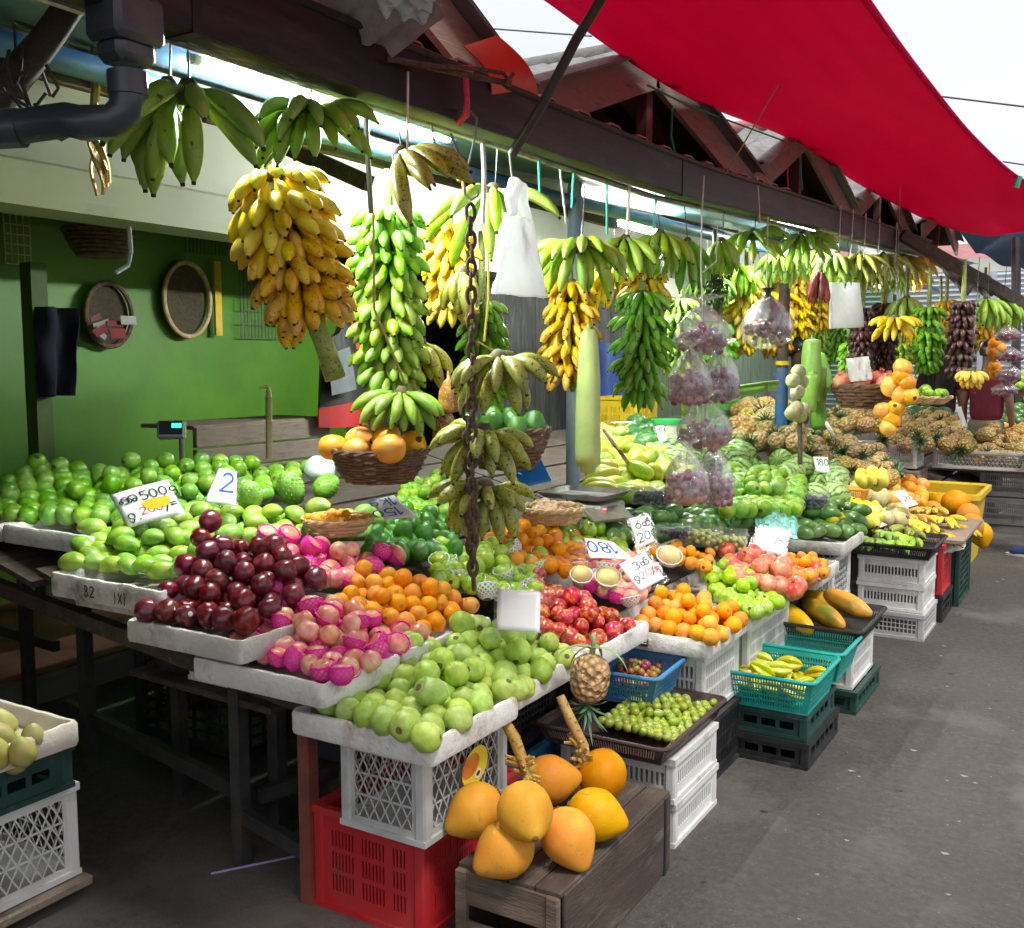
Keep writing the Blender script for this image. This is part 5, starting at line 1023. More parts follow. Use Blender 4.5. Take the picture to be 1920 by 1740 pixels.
H('green_apple', 'guava', 'fruit', 'pale green fruit spilling from the far lower tray', 'far pale fruit', [PY(1890, 722, 13), PY(1960, 725, 13), PY(1960, 700, 13.6), PY(1890, 700, 13.6)], .06, 2, .0, seed=61)
for i, (px, py, z, a) in enumerate(((1490, 1160, .385, .25), (1545, 1152, .39, .35), (1590, 1132, .42, .5), (1535, 1128, .40, .3))):
    put('papaya', F['ripe_papaya'][i % 2], PZ(px, py, z), (0, PI / 2 + .22, a - .9), .068, 'ripe orange and green papaya in the black tray', 'papaya', 'ripe papayas in the black tray')
# soursops, netted pear, king coconuts
for i, (px, py, r, rot, lb) in enumerate(((470, 928, .05, (.5, .4, 0), 'spiky green soursop beside the card with a blue two'), (545, 915, .062, (.2, -.3, 1), 'largest spiky green soursop, in the middle of three'), (612, 912, .055, (.3, 1.2, 2), 'spiky soursop half hidden by the cane basket'))):
    put('soursop', F['soursop'][i % 2], PS(px, py, .06), rot, r, lb, 'soursop', None)
def camdir(a, b, c): return (_r * a + _u * b - _f * c).normalized()       # right, up, towards the aisle end
CO = [(893, 1518, .365, (-.85, -.5, .3)), (985, 1520, .425, (.25, -.45, .9)), (948, 1592, .322, (-.85, -.45, .4)), (1064, 1568, .325, (.45, -.75, .45)), (1114, 1528, .325, (.9, -.2, .3)), (1030, 1462, .34, (.9, .1, .1)), (1130, 1452, .35, (-.25, -.8, .4))]
for i, (px, py, Y, dr) in enumerate(CO):
    o = put('coconut', F['coconut'][i % 3], PZ(px, py, Y), camdir(*dr).to_track_quat('-Z', 'Y').to_euler(), .0705, 'orange king coconut of the cluster on the wooden box' if i < 6 else 'paler king coconut at the back of the cluster, next to the broken stalk', 'coconut', 'king coconuts on the wooden box' if i < 6 else None)
ccap = MB()
for k in range(6): leafblade(ccap, (0, 0, .98), k * 1.047, R(8), .42, .22, .9, 4)
ccap.lathe([(0, 1.10), (.12, 1.08), (.14, .98)], 10); ccap_me = ccap.mesh('calyx', [plain('coconut_calyx', (.34, .18, .05), (.55, .36, .12), .7, 8)], True, 4)
for o in [o for o in bpy.data.objects if o.get('category') == 'coconut']: kid('calyx', ccap_me, o)
SK = 4
m_stalk = skin('coconut_stalk', (.42, .22, .05), (.56, .34, .10), rough=.6, scale=6, blotch=(.16, .08, .03), bl=(.55, .62), bump=.4, bs=40)
for lb, pts, rs, Y in (('cut orange stalk of the coconut cluster standing up', [(990, 1470), (985, 1440), (965, 1385), (942, 1345)], [.013, .015, .017, .014], 2.34), ('second cut stalk with broken twigs behind the coconuts', [(1100, 1445), (1095, 1400), (1070, 1350), (1050, 1305)], [.012, .015, .016, .013], 2.55)):
    b = MB(); P = [PY(x, y, Y) for x, y in pts]; b.tube(P, rs, 10)
    for k in range(26):
        t = random.random() * .55; p = P[0].lerp(P[2], t); a = random.uniform(0, 6.28); d = Vector((math.cos(a), math.sin(a) * .6, random.uniform(-.5, .7))).normalized(); b.tube([p, p + d * .022, p + d * random.uniform(.028, .05)], [.008, .006, .004], 6)
    tag(b.build('fruit_stalk', m_stalk), lb, 'stalk')
for i, (px, py, Y) in enumerate(((1790, 942, 7.9), (1745, 960, 7.6), (1815, 965, 7.8), (1822, 985, 7.5), (1760, 945, 8.1), (1838, 1000, 7.7))):
    put('coconut', F['coconut'][i % 3], PY(px, py, Y), (jit(2), jit(2), jit(3)), .09 if i == 0 else .08, 'orange king coconut piled at the far end of the bananas', 'coconut', 'far king coconuts')
# hanging pineapple by the olives
p = PY(1106, 1272, 2.66); o = put('pineapple', F['pineapple'][0], p, (R(176), R(4), .4)  , .058, 'small golden pineapple hanging upside down by the brown olive tray', 'pineapple', None)
kid('crown', pcrown[0], o); b = MB(); b.tube([(0, 0, -1.2), (.05, 0, -1.9), (-.05, .1, -2.3)], .16, 8)
for a, e, L in ((.3, -.2, 2.6), (2.6, -.3, 2.8), (3.6, .2, 2.2), (5.0, -.1, 2.4)):
    leafblade(b, (0, 0, -1.7), a, e, L, .2, -1.6, 8)
kid('leafy_stalk', b.mesh('leafy_stalk', [skin('pale_leaf', (.20, .28, .10), (.34, .42, .17), rough=.5, scale=4)], True, 4), o)
# ------------------------------------------------------------------ bananas
SK = 5.0
def bskin(name, c1, c2, c3, spot, slo=.64, shi=.72, val=.12, hue=.012): return skin(name, c1, c2, c3, rough=.42, scale=2.6, spot=spot, sscale=26, slo=slo, shi=shi, bump=.06, bs=40, hue=hue, val=val, blotch=spot, bl=(.63, .70), bscale=5)
BK = {'green': bskin('banana_green', (.17, .34, .030), (.25, .43, .042), (.35, .50, .06), (.06, .06, .02), .70, .76),
      'lime': bskin('banana_lime', (.22, .42, .03), (.34, .54, .045), (.48, .62, .07), (.10, .09, .03), .72, .78),
      'fresh': bskin('banana_fresh', (.10, .33, .02), (.18, .44, .03), (.28, .50, .05), (.08, .10, .03), .74, .8),
      'yellow': bskin('banana_yellow', (.62, .40, .02), (.78, .52, .03), (.82, .60, .06), (.14, .07, .02), .68, .74),
      'ripe': bskin('banana_ripe', (.56, .27, .010), (.72, .42, .016), (.78, .54, .03), (.09, .04, .015), .62, .70),
      'olive': bskin('banana_olive', (.20, .24, .030), (.31, .33, .045), (.43, .42, .07), (.04, .026, .018), .58, .65),
      'plantain': bskin('banana_plantain', (.26, .25, .03), (.38, .34, .04), (.46, .40, .06), (.055, .04, .02), .58, .66),
      'dark': bskin('banana_dark_red', (.035, .012, .012), (.07, .025, .022), (.12, .05, .035), (.015, .008, .008)),
      'red': bskin('banana_red', (.16, .02, .02), (.24, .045, .035), (.30, .09, .05), (.05, .01, .01))}
m_btip = plain('banana_tip', (.015, .012, .010), (.045, .035, .022), .8); m_bstem = skin('banana_stalk', (.16, .22, .035), (.28, .34, .07), rough=.6, scale=4, blotch=(.07, .045, .02), bl=(.56, .64), bump=.3, bs=30)
m_bcrown = plain('banana_crown', (.05, .035, .02), (.14, .11, .05), .8, 20)
def bana(b, M, L, Rr, a0, bend, n=7, seg=9):
    pts = []; p = Vector((0, 0, 0)); a = R(a0); q = []
    Rr *= 1.08
    prof = ((0, .38), (.06, .32), (.13, .50), (.24, .80), (.36, .96), (.5, 1.0), (.66, .95), (.78, .80), (.87, .56), (.93, .34), (.965, .22), (1.0, .20))
    last = 0
    for t, r in prof:
        d = (t - last) * L; last = t; p = p + Vector((math.cos(a), 0, math.sin(a))) * d; pts.append(p.copy()); q.append(r * Rr); a -= R(bend) * (d / L if t > .08 else 0)
    k = len(b.f); b.tube(pts, q, n, 0, M=M)
    # five soft edges along the finger
    for i in range(k, len(b.f)):
        c = len(prof)
    for i in range(n): b.m[k + (len(prof) - 2) * n + i] = 1
    b.m[-1] = 1; b.m[-2] = 2
_bc = {}
def bmesh_(kind, L, Rr, a0, bend):
    key = (kind, L, Rr, a0, bend)
    if key not in _bc: b = MB(); bana(b, None, L, Rr, a0, bend); _bc[key] = b.mesh('banana', [BK[kind], m_btip, m_bstem], True, 4)
    return _bc[key]
def hand(par, kind, L, Rr, n, rows, az0, az1, cr, rnd, merged=None, M=None, el=(-8, -40), bend=(62, 42)):
    """one hand: rows of fingers spread over azimuths az0..az1 around its crown"""
    for row in range(rows):
        m = n - row * 2
        for i in range(m):
            az = R(az0 + (az1 - az0) * (i + .5 * (row % 2) + .25) / m + rnd.uniform(-4, 4)); f = row / max(1, rows - 1) if rows > 1 else 0
            a0 = round((el[0] + (el[1] - el[0]) * f) / 8) * 8 + rnd.choice((-8, 0, 8)); bd = bend[0] + (bend[1] - bend[0]) * f; sc = rnd.uniform(.84, 1.08)
            loc = Vector((math.cos(az) * cr, math.sin(az) * cr, -row * Rr * .9 + rnd.uniform(-.004, .004)))
            rot = Euler((rnd.uniform(-.14, .14), rnd.uniform(-.12, .12), az + rnd.uniform(-.10, .10)))
            if merged is not None: bana(merged, (M or Matrix()) @ Matrix.Translation(loc) @ rot.to_matrix().to_4x4() @ Matrix.Scale(sc, 4), L, Rr, a0, bd, 6)
            else: o = kid('banana', bmesh_(kind, L, Rr, a0, bd), par, rot, loc); o.scale = (sc, sc, sc)
def comb(label, kind, loc, L=.2, Rr=.019, n=9, rows=2, az=(0, 360), cr=.022, rot=(0, 0, 0), group=None, seed=0, hang=.25, merged=False, el=(-8, -40), bend=(62, 42), cordmat=None):
    rnd = random.Random(seed * 7 + 3); rt = thing('banana_comb', label, 'bananas', loc, rot, group)
    if merged: b = MB(); hand(None, kind, L, Rr, n, rows, az[0], az[1], cr, rnd, b, None, el, bend); b.build('fingers', [BK[kind], m_btip, m_bstem], rt, angle=4, local=True)
    else: hand(rt, kind, L, Rr, n, rows, az[0], az[1], cr, rnd, None, None, el, bend)
    b = MB(); b.tube([(0, 0, -.035), (0, 0, -.012), (.003, 0, .012), (.004, 0, .026)], [cr * .9, cr * 1.15, cr * .8, cr * .45], 9); kid('crown', b.mesh('crown', [m_bcrown], True, 4), rt)
    if hang:
        Z = Vector(loc); c0 = Z + Vector((jit(.03), jit(.02), hang)); b = MB(); b.tube([tuple(Z + Vector((.006, 0, -.01))), tuple(Z.lerp(c0, .5) + Vector((.004, 0, 0))), tuple(c0)], .0028, 5); tag(b.build('string', cordmat or m_wire), 'thin cord or wire hook from the rail holding a banana comb', 'cord', 'cords holding banana combs')
    return rt
def bunch(label, kind, top, axis, length, rings, L, Rr, n, rad=.03, group=None, seed=0, merged=False, stalk=(.12, .25), kinds=None, el=(-20, -48), taper=.15, az=(0, 360)):
    rnd = random.Random(seed * 13 + 1); rt = thing('banana_bunch', label, 'bananas', top, (0, 0, 0), group); A = Vector(axis).normalized()
    Rm = Vector((0, 0, -1)).rotation_difference(A).to_matrix().to_4x4()
    b = MB(); P = [A * -stalk[0], A * 0, A * length * .5 + Vector((.01, 0, 0)), A * length, A * (length + stalk[1] * .5) + Vector((.012, .004, 0)), A * (length + stalk[1]) + Vector((.02, 0, .0))]; b.tube([tuple(p) for p in P], [.018, .022, .024, .026, .029, .032] if stalk[1] > .15 else [.014, .018, .019, .018, .014, .01], 10); kid('stalk', b.mesh('stalk', [m_bstem], True, 4), rt)
    for k in range(rings):
        t = (k + .25) / rings; kd = kinds[min(len(kinds) - 1, int(t * len(kinds)))] if kinds else kind; s = 1 - taper * abs(t - .45) * 2
        Mx = Matrix.Translation(A * length * t) @ Rm @ rotm(0, 0, rnd.uniform(0, 6))
        if az[1] - az[0] < 360: Mx = Matrix.Translation(A * length * t) @ Rm
        if merged: b = MB(); hand(None, kd, L * s, Rr, n, 2, az[0], az[1], rad, rnd, b, Mx, el, (50, 34)); o = kid('banana_hand', b.mesh('banana_hand', [BK[kd], m_btip, m_bstem], True, 4), rt)
        else:
            b = MB(); b.lathe([(rad * .7, -.018), (rad * 1.1, 0), (rad * .7, .016)], 12); o = kid('banana_hand', b.mesh('banana_hand', [m_bcrown], True, 4), rt); o.matrix_local = Mx
            Ls = round(L * s, 2); hand(o, kd, Ls, Rr, n, 2, az[0], az[1], rad, rnd, None, None, el, (50, 34))
    return rt
# combs along the near rail
comb('dark green plantain comb with big curved fingers beside the downpipe', 'green', PX(352, 168, -1.95), .235, .0255, 6, 2, (150, 400), .03, (.12, .1, 0), seed=1, hang=.12, el=(-18, -52), bend=(50, 34))
comb('dark green plantain comb tucked behind the downpipe', 'green', PX(315, 165, -2.05), .23, .026, 4, 2, (160, 330), .028, (.1, -.1, 0), seed=2, hang=.15, el=(-40, -64), bend=(34, 24))
comb('wide green banana comb spread like a fan under the tube lamp', 'green', PX(580, 205, -1.88), .175, .0185, 11, 2, (170, 395), .03, (.10, .0, .1), seed=3, hang=.10, el=(0, -36), bend=(74, 48))
comb('speckled yellow green plantain comb leaning right below the gutter', 'plantain', PX(752, 292, -1.78), .255, .0225, 4, 2, (275, 350), .03, (.25, -.45, .15), seed=4, hang=.1, el=(-14, -30), bend=(58, 40))
comb('pale green plantain comb partly behind the first white bag', 'lime', PX(925, 358, -1.95), .28, .024, 6, 2, (190, 400), .04, seed=5, hang=.14, el=(-20, -60), bend=(58, 30))
comb('small olive comb hanging behind the upper chain', 'olive', PX(868, 512, -1.98), .135, .0205, 6, 2, (160, 380), .016, seed=6, hang=.0, el=(-62, -78), bend=(24, 14))
comb('lime green comb with a sawn yellow crown right of the white bag', 'lime', PX(1088, 458, -1.86), .205, .0215, 11, 2, (160, 395), .045, (.06, 0, .2), seed=7, hang=.22, el=(0, -40), bend=(74, 44))
comb('lime green comb with one dark side, second from the white bag', 'lime', PX(1172, 450, -1.9), .19, .021, 6, 2, (180, 380), .03, seed=8, hang=.25, el=(-30, -56), bend=(48, 30))
comb('bright lime comb third from the white bag', 'lime', PX(1237, 440, -1.86), .19, .0185, 9, 2, (170, 400), .03, seed=9, hang=.22, el=(-24, -54), bend=(50, 32))
comb('long green comb hanging left of the grape bag string', 'fresh', PX(1288, 455, -1.9), .235, .021, 6, 2, (180, 390), .028, seed=10, hang=.25, el=(-46, -66), bend=(34, 22), )
for i, (px, py, k, n, L, e, lb) in enumerate(((1352, 455, 'green', 7, .19, -44, 'small green comb just right of the grape bag string'), (1412, 438, 'lime', 7, .235, -6, 'pale comb with fingers stretched to the right, in the far rail row'), (1505, 440, 'green', 8, .24, -20, 'green comb above the red banana comb'), (1565, 478, 'green', 8, .25, -30, 'green comb right of the red banana comb'), (1612, 478, 'olive', 8, .26, -26, 'olive comb above the second white bag'), (1655, 478, 'olive', 8, .27, -24, 'olive comb past the second white bag'), (1692, 480, 'olive', 7, .27, -24, 'dusky comb near the end of the rail'), (1728, 482, 'ripe', 7, .25, -24, 'orange tinged comb, last on the rail'))):
    comb(lb, k, PX(px, py, -1.84), L, .022, n, 2, (180, 400), .03, (.0, -.1, jit(.4)), seed=20 + i, hang=.16, el=(e, e - 26), bend=(46, 30))
comb('dark red banana comb hanging point down in the far rail row', 'red', PX(1537, 512, -1.84), .20, .026, 6, 2, (0, 360), .022, seed=31, hang=.25, el=(-70, -84), bend=(16, 8))
# hanging bunches
bunch('large ripe yellow bunch with brown blotches, hung on its cut stalk', 'ripe', PX(505, 322, -2.15), (.24, .14, -1), .42, 6, .15, .0215, 13, .05, seed=1, stalk=(.08, .20), kinds=['yellow', 'yellow', 'yellow', 'ripe', 'ripe', 'ripe'], el=(-14, -44), taper=.2)
bunch('tall green bunch hanging right of the big ripe bunch', 'green', PX(728, 385, -2.2), (.01, 0, -1), .70, 9, .125, .0195, 13, .042, seed=2, stalk=(.12, .05), kinds=['fresh', 'fresh', 'green', 'green', 'green', 'green', 'green'], el=(-18, -50))
comb('yellowing comb at the foot of the tall green bunch', 'plantain', PX(790, 648, -2.15), .155, .021, 6, 2, (200, 380), .025, seed=40, hang=.0, el=(-30, -58), bend=(40, 24))
comb('lowest green comb above the mango basket', 'green', PX(752, 738, -2.1), .155, .0195, 8, 2, (180, 400), .028, seed=41, hang=.0, el=(-16, -46), bend=(50, 30))
bunch('yellow bunch half hidden behind the upper chain', 'yellow', PX(842, 415, -2.35), (.0, 0, -1), .36, 5, .13, .018, 11, .03, seed=3, stalk=(.1, .05), merged=True)
bunch('fresh green bunch hanging behind the lower white bag', 'fresh', PX(905, 560, -2.5), (.02, 0, -1), .46, 6, .13, .0185, 11, .03, seed=4, stalk=(.3, .08), merged=True)
bunch('golden yellow bunch left of the tall pale gourd', 'yellow', PX(1068, 520, -2.15), (.0, 0, -1), .46, 5, .135, .0175, 13, .035, seed=5, stalk=(.1, .05), kinds=['yellow', 'yellow', 'yellow', 'yellow', 'ripe'])
bunch('old dried yellow bunch behind the lime combs', 'ripe', PX(1205, 500, -2.2), (.1, .0, -1), .16, 2, .15, .02, 11, .035, seed=6, stalk=(.1, .08), merged=True)
bunch('bright green bunch with long fingers right of the tall gourd', 'fresh', PX(1205, 540, -2.15), (.0, 0, -1), .56, 5, .165, .0175, 14, .035, seed=7, stalk=(.1, .06))
bunch('darker green bunch behind the bright green one', 'green', PX(1275, 555, -2.4), (.05, 0, -1), .46, 5, .15, .018, 12, .03, seed=8, stalk=(.1, .3), merged=True)
for i, (px, py, X, ln, k, lb) in enumerate(((1400, 520, -2.5, .45, 'yellow', 'glowing yellow bunch left of the dark grape bag'), (1450, 505, -2.7, .55, 'yellow', 'glowing yellow bunch behind the dark grape bag'), (1490, 510, -2.4, .5, 'yellow', 'glowing yellow bunch left of the bottle gourds'), (1525, 560, -2.3, .2, 'yellow', 'small yellow bunch above the bottle gourds'), (1575, 590, -2.9, .5, 'fresh', 'green bunch behind the bottle gourds'), (1540, 600, -3.1, .5, 'lime', 'pale green bunch at the back behind the bottle gourds'))):
    bunch(lb, k, PX(px, py, X), (jit(.1), 0, -1), ln, max(2, int(ln / .09)), .17, .022, 12, .04, seed=50 + i, stalk=(.25, .08), merged=True)
for i, (px, py, Y, ln, k, lb) in enumerate(((1618, 575, 8.6, .60, 'dark', 'dark red brown bunch behind the second white bag'), (1660, 565, 8.9, .55, 'dark', 'dark brown bunch right of the second white bag'), (1742, 572, 8.6, .50, 'fresh', 'green bunch hanging before the woman with long hair'), (1806, 562, 8.4, .58, 'dark', 'dark maroon bunch hanging before the man in maroon'), (1700, 560, 10, .3, 'yellow', 'pale yellow bunch far down the row'), (1775, 560, 10.5, .4, 'yellow', 'yellow bunch between the green and the maroon bunch'), (1690, 640, 10, .2, 'lime', 'small pale comb cluster above the limes'))):
    bunch(lb, k, PY(px, py, Y), (0, 0, -1), ln, max(2, int(ln / .085)), .115 if k == 'dark' else .14, .021, 12, .03, seed=70 + i, stalk=(.3, .05), merged=True)
comb('yellow comb hanging above the pomegranate basket', 'yellow', PY(1678, 598, 7.4), .17, .02, 9, 2, (150, 400), .04, seed=60, hang=.9, el=(0, -40), merged=True)
comb('yellow comb hanging in front of the man in maroon', 'yellow', PY(1820, 698, 7.8), .11, .019, 9, 2, (150, 400), .03, seed=61, hang=.8, el=(-24, -54), merged=True)
for i, (px, k) in enumerate(((1700, 'green'), (1850, 'lime'), (1880, 'lime'), (1905, 'fresh'), (1935, 'lime'))):
    comb(('far green comb above the woman', 'far lime comb right of the maroon bunch', 'second far lime comb at the right edge', 'green comb at the right edge of the picture', 'last lime comb cut by the right edge')[i], k, PY(px, 560 + i * 2, 8.8 + .5 * i), .26, .026, 9, 2, (150, 400), .04, seed=63 + i, hang=.3, el=(-30, -56), merged=True)
# a second row of combs and bunches thickens the curtain down the row
for i, (px, py, X, k) in enumerate(((1150, 505, -2.5, 'yellow'), (1330, 520, -2.6, 'fresh'), (1385, 500, -2.5, 'lime'), (1425, 520, -2.9, 'yellow'), (1470, 475, -2.1, 'lime'), (1535, 470, -2.15, 'olive'), (1590, 505, -2.2, 'lime'), (1640, 510, -2.2, 'olive'), (1680, 515, -2.2, 'lime'), (1715, 510, -2.15, 'yellow'))):
    comb(('yellow comb deep behind the old dried bunch', 'fresh comb behind the grape cord', 'lime comb behind the dark topped grape bag', 'yellow comb low behind the grape bags', 'lime comb in the second row above the gourds', 'olive comb in the second row by the red comb', 'lime comb in the second row by the second white bag', 'olive comb in the second row past the white bag', 'lime comb in the second row near the rail end', 'yellow comb in the second row at the rail end')[i], k, PX(px, py, X), .23, .023, 10, 2, (150, 400), .035, seed=120 + i, hang=.3, el=(-26, -54), merged=True)
for i, (px, py, Y, ln, k) in enumerate(((1655, 605, 11, .35, 'lime'), (1700, 585, 12, .45, 'yellow'), (1765, 600, 12.5, .5, 'yellow'), (1845, 590, 12, .35, 'yellow'), (1385, 560, 8.0, .4, 'yellow'), (1465, 545, 8.4, .5, 'ripe'), (1350, 600, 7.5, .3, 'fresh'), (1600, 640, 10.5, .3, 'fresh'))):
    bunch(('pale green bunch far behind the pomegranates', 'yellow bunch far behind the green one', 'yellow bunch far behind the woman', 'yellow bunch behind the far lime combs', 'bright yellow bunch left behind the dark grape bag', 'golden bunch right behind the dark grape bag', 'small fresh bunch behind the top grape bag', 'fresh green bunch far behind the gourds')[i], k, PY(px, py, Y), (jit(.08), 0, -1), ln, max(2, int(ln / .09)), .16, .022, 12, .035, seed=140 + i, stalk=(.5, .05), merged=True)
# small banana fruit in trays
for i, (px, py, Y, k, rz) in enumerate(((1640, 1010, 5.98, 'green', .2), (1680, 1015, 6.0, 'lime', .5), (1715, 1008, 6.1, 'lime', -.2), (1660, 998, 6.15, 'green', 1.0), (1700, 990, 6.25, 'olive', .4), (1630, 998, 6.2, 'lime', 2))):
    comb('small green comb lying in the black banana tray', k, PY(px, py, Y), .12, .02, 5, 1, (200, 330), .02, (.0, .1, rz), group='green combs in the black tray', seed=80 + i, hang=0, merged=True, el=(-6, -6), bend=(30, 30))
for i, (px, py, Y, rz) in enumerate(((1715, 965, 6.9, .3), (1740, 985, 6.7, -.2), (1770, 970, 7.0, .4), (1790, 985, 7.1, 1.2), (1750, 955, 7.2, 0), (1700, 975, 6.7, .6), (1765, 1000, 6.7, .2))):
    comb('ripe yellow comb lying on newspaper at the end of the row', 'yellow', PY(px, py, Y), .17, .02, 6, 1, (190, 330), .02, (0, 0, rz), group='yellow combs on the newspaper', seed=90 + i, hang=0, merged=True, el=(0, 0), bend=(34, 34))
# olive combs threaded on the chain
for i, (px, py, w, lb) in enumerate(((935, 672, .175, 'top olive comb with black scars beside the rusty chain'), (905, 808, .165, 'middle olive comb with black scars on the rusty chain'), (908, 912, .155, 'lowest olive comb hanging on the rusty chain'))):
    comb(lb, 'olive', PY(px, py, 2.62), w, .021, 9 - i % 2, 2, (150, 400), .035, (.05, .05, .1 * i), seed=100 + i, hang=0, el=((-6, -44), (4, -40), (-4, -46))[i], bend=(64, 40))
def chain(label, p, q, pitch=.040, thin=.0058):
    p, q = Vector(p), Vector(q); n = int((q - p).length / pitch); rt = thing('rusty_chain', label, 'chain', p); D = (q - p).normalized(); M0 = D.to_track_quat('Z', 'Y').to_matrix().to_4x4()
    b = MB(); b.tube([(.0125 * math.cos(a) , 0, .026 * math.sin(a) * (1 if abs(math.sin(a)) < .8 else .97)) for a in np.linspace(0, 2 * PI, 17)], thin, 6, cap=False); me = b.mesh('link', [m_rust], True, 4)
    for k in range(n): o = kid('link', me, rt); o.matrix_local = Matrix.Translation(D * pitch * (k + .5) + Vector((jit(.002), jit(.002), 0))) @ M0 @ rotm(0, 0, (k % 2) * PI / 2 + jit(.35))
chain('long rusty chain hanging from the wire hook through the olive combs', PY(882, 385, 2.52), PY(888, 1118, 2.46))
chain('second strand of rusty chain beside the long one', PY(876, 760, 2.53), PY(886, 1085, 2.48))
hk = PY(880, 300, 2.52)
b = MB(); b.tube([PY(x, y, 2.52) for x, y in ((862, 235), (850, 218), (858, 208), (878, 205), (894, 222), (892, 250), (880, 300), (870, 345), (872, 365), (884, 374), (896, 366), (896, 355))], .0035, 6); tag(b.build('hook', m_wire), 'bent wire hook carrying the rusty chain', 'hook')
b = MB(); b.tube([PY(872, 125, 2.5), PY(876, 190, 2.51), PY(874, 215, 2.52), PY(858, 232, 2.52)], [.010, .008, .012, .007], 8); b.tube([PY(862, 134, 2.5), PY(882, 132, 2.5)], .016, 8); tag(b.build('knotted_rope', m_rcord), 'knotted pink red cord tying the hook to the bent bars', 'cord')
SK = 5.0
b = MB(); c_ = PX(866, 330, -1.80); b.tube([c_ + Vector((.012 * math.cos(k * 2.1), .012 * math.sin(k * 1.7), .015 * math.cos(k * 1.3))) for k in range(12)], .007, 6); b.tube([c_, c_ + Vector((.01, 0, -.05))], .007, 6); tag(b.build('knotted_rope', m_ocord), 'bright orange cord knot beside the wire hook', 'cord')
# tall gourd, bottle gourds, squash, wood apples
mgd = skin('pale_gourd', (.40, .58, .16), (.50, .66, .22), (.56, .68, .20), rough=.38, scale=2, bump=.03, bs=30, val=.06)
def gourd(label, P, r, mat, neck=.75, L=None, tilt=(0, 0), cat='gourd'):
    top, bot = P; h = (top - bot).length; b = MB(); pr = [(.001, 0), (r * .55, .004), (r * .62, .02 * h / .4), (r * .95, .06 * h), (r, .15 * h), (r * .97, .4 * h), (r * .9, .65 * h), (r * neck, .9 * h), (r * neck * .86, .97 * h), (r * .4, h), (.008, h + .003), (.006, h + .03)]
    b.lathe(pr, 24, fn=lambda p, a: Vector((p.x + .1 * r * mnoise.noise(Vector((0, a % 3, p.z * 9))), p.y, p.z))); me = b.mesh('gourd', [mat], True, 4); o = link('gourd', me); o.location = bot; o.rotation_euler = (tilt[0], tilt[1], 0); return tag(o, label, cat)
gourd('very tall pale green gourd hanging upright above the weighing scale', (PX(1098, 618, -1.9), PX(1102, 888, -1.9)), .054, mgd, .74)
mgd2 = skin('green_gourd', (.20, .42, .06), (.28, .50, .09), rough=.4, scale=3, bump=.03, bs=30)
for px, y0, y1, r, t, lb in ((1520, 636, 720, .058, 0, 'upper bottle gourd of the hanging cluster'), (1528, 686, 758, .060, .05, 'middle front bottle gourd of the hanging cluster'), (1551, 660, 735, .052, -.28, 'bottle gourd leaning right in the hanging cluster'), (1535, 735, 806, .048, -.08, 'lowest bottle gourd of the hanging cluster'), (1512, 700, 775, .05, .12, 'bottle gourd at the left rear of the hanging cluster')):
    gourd(lb, (PX(px, y0, -1.9), PX(px, y1, -1.9)), r * 1.25, mgd2, .86, tilt=(0, t))
msq = skin('striped_squash', (.50, .33, .10), (.28, .13, .035), (.10, .045, .018), rough=.4, scale=7, bump=.05, spot=(.62, .45, .18), sscale=30, slo=.58, shi=.64)
for x0, y0, x1, y1, r, lb in ((838, 712, 842, 775, .038, 'upper brown blotched squash beside the chain'), (836, 766, 834, 832, .042, 'lower brown blotched squash beside the chain')):
    gourd(lb, (PY(x0, y0, 2.85), PY(x1, y1, 2.85)), r, msq, .55, cat='squash')
for i, (px, py) in enumerate(((1497, 697), (1487, 714), (1503, 716), (1495, 735), (1494, 765), (1506, 768), (1485, 775), (1500, 780))): put('wood_apple', F['wood_apple'][i % 2], PX(px, py, -1.75), (i, i, 0), .046, 'grey green wood apple on the string beside the bottle gourds', 'fruit', 'strung wood apples')
for i, (px, py) in enumerate(((1668, 725), (1690, 705), (1700, 718), (1688, 740), (1705, 742), (1680, 765), (1672, 785), (1655, 770), (1666, 802), (1692, 690))): put('orange_mango', F['orange_mango'][i % 3], PY(px, py, 7.1), (i, i * 2, 0), .062, 'orange fruit strung in a hanging cluster beside the pomegranates', 'fruit', 'strung orange fruit')
for i, (px, py) in enumerate(((1865, 645), (1875, 655), (1862, 658), (1870, 662), (1864, 688), (1868, 700))): put('orange', F['orange'][0], PY(px, py, 9.5), (i, 1, 0), .058, 'orange in the net hanging at the right edge', 'orange', 'far hanging oranges')
SK = 1.0
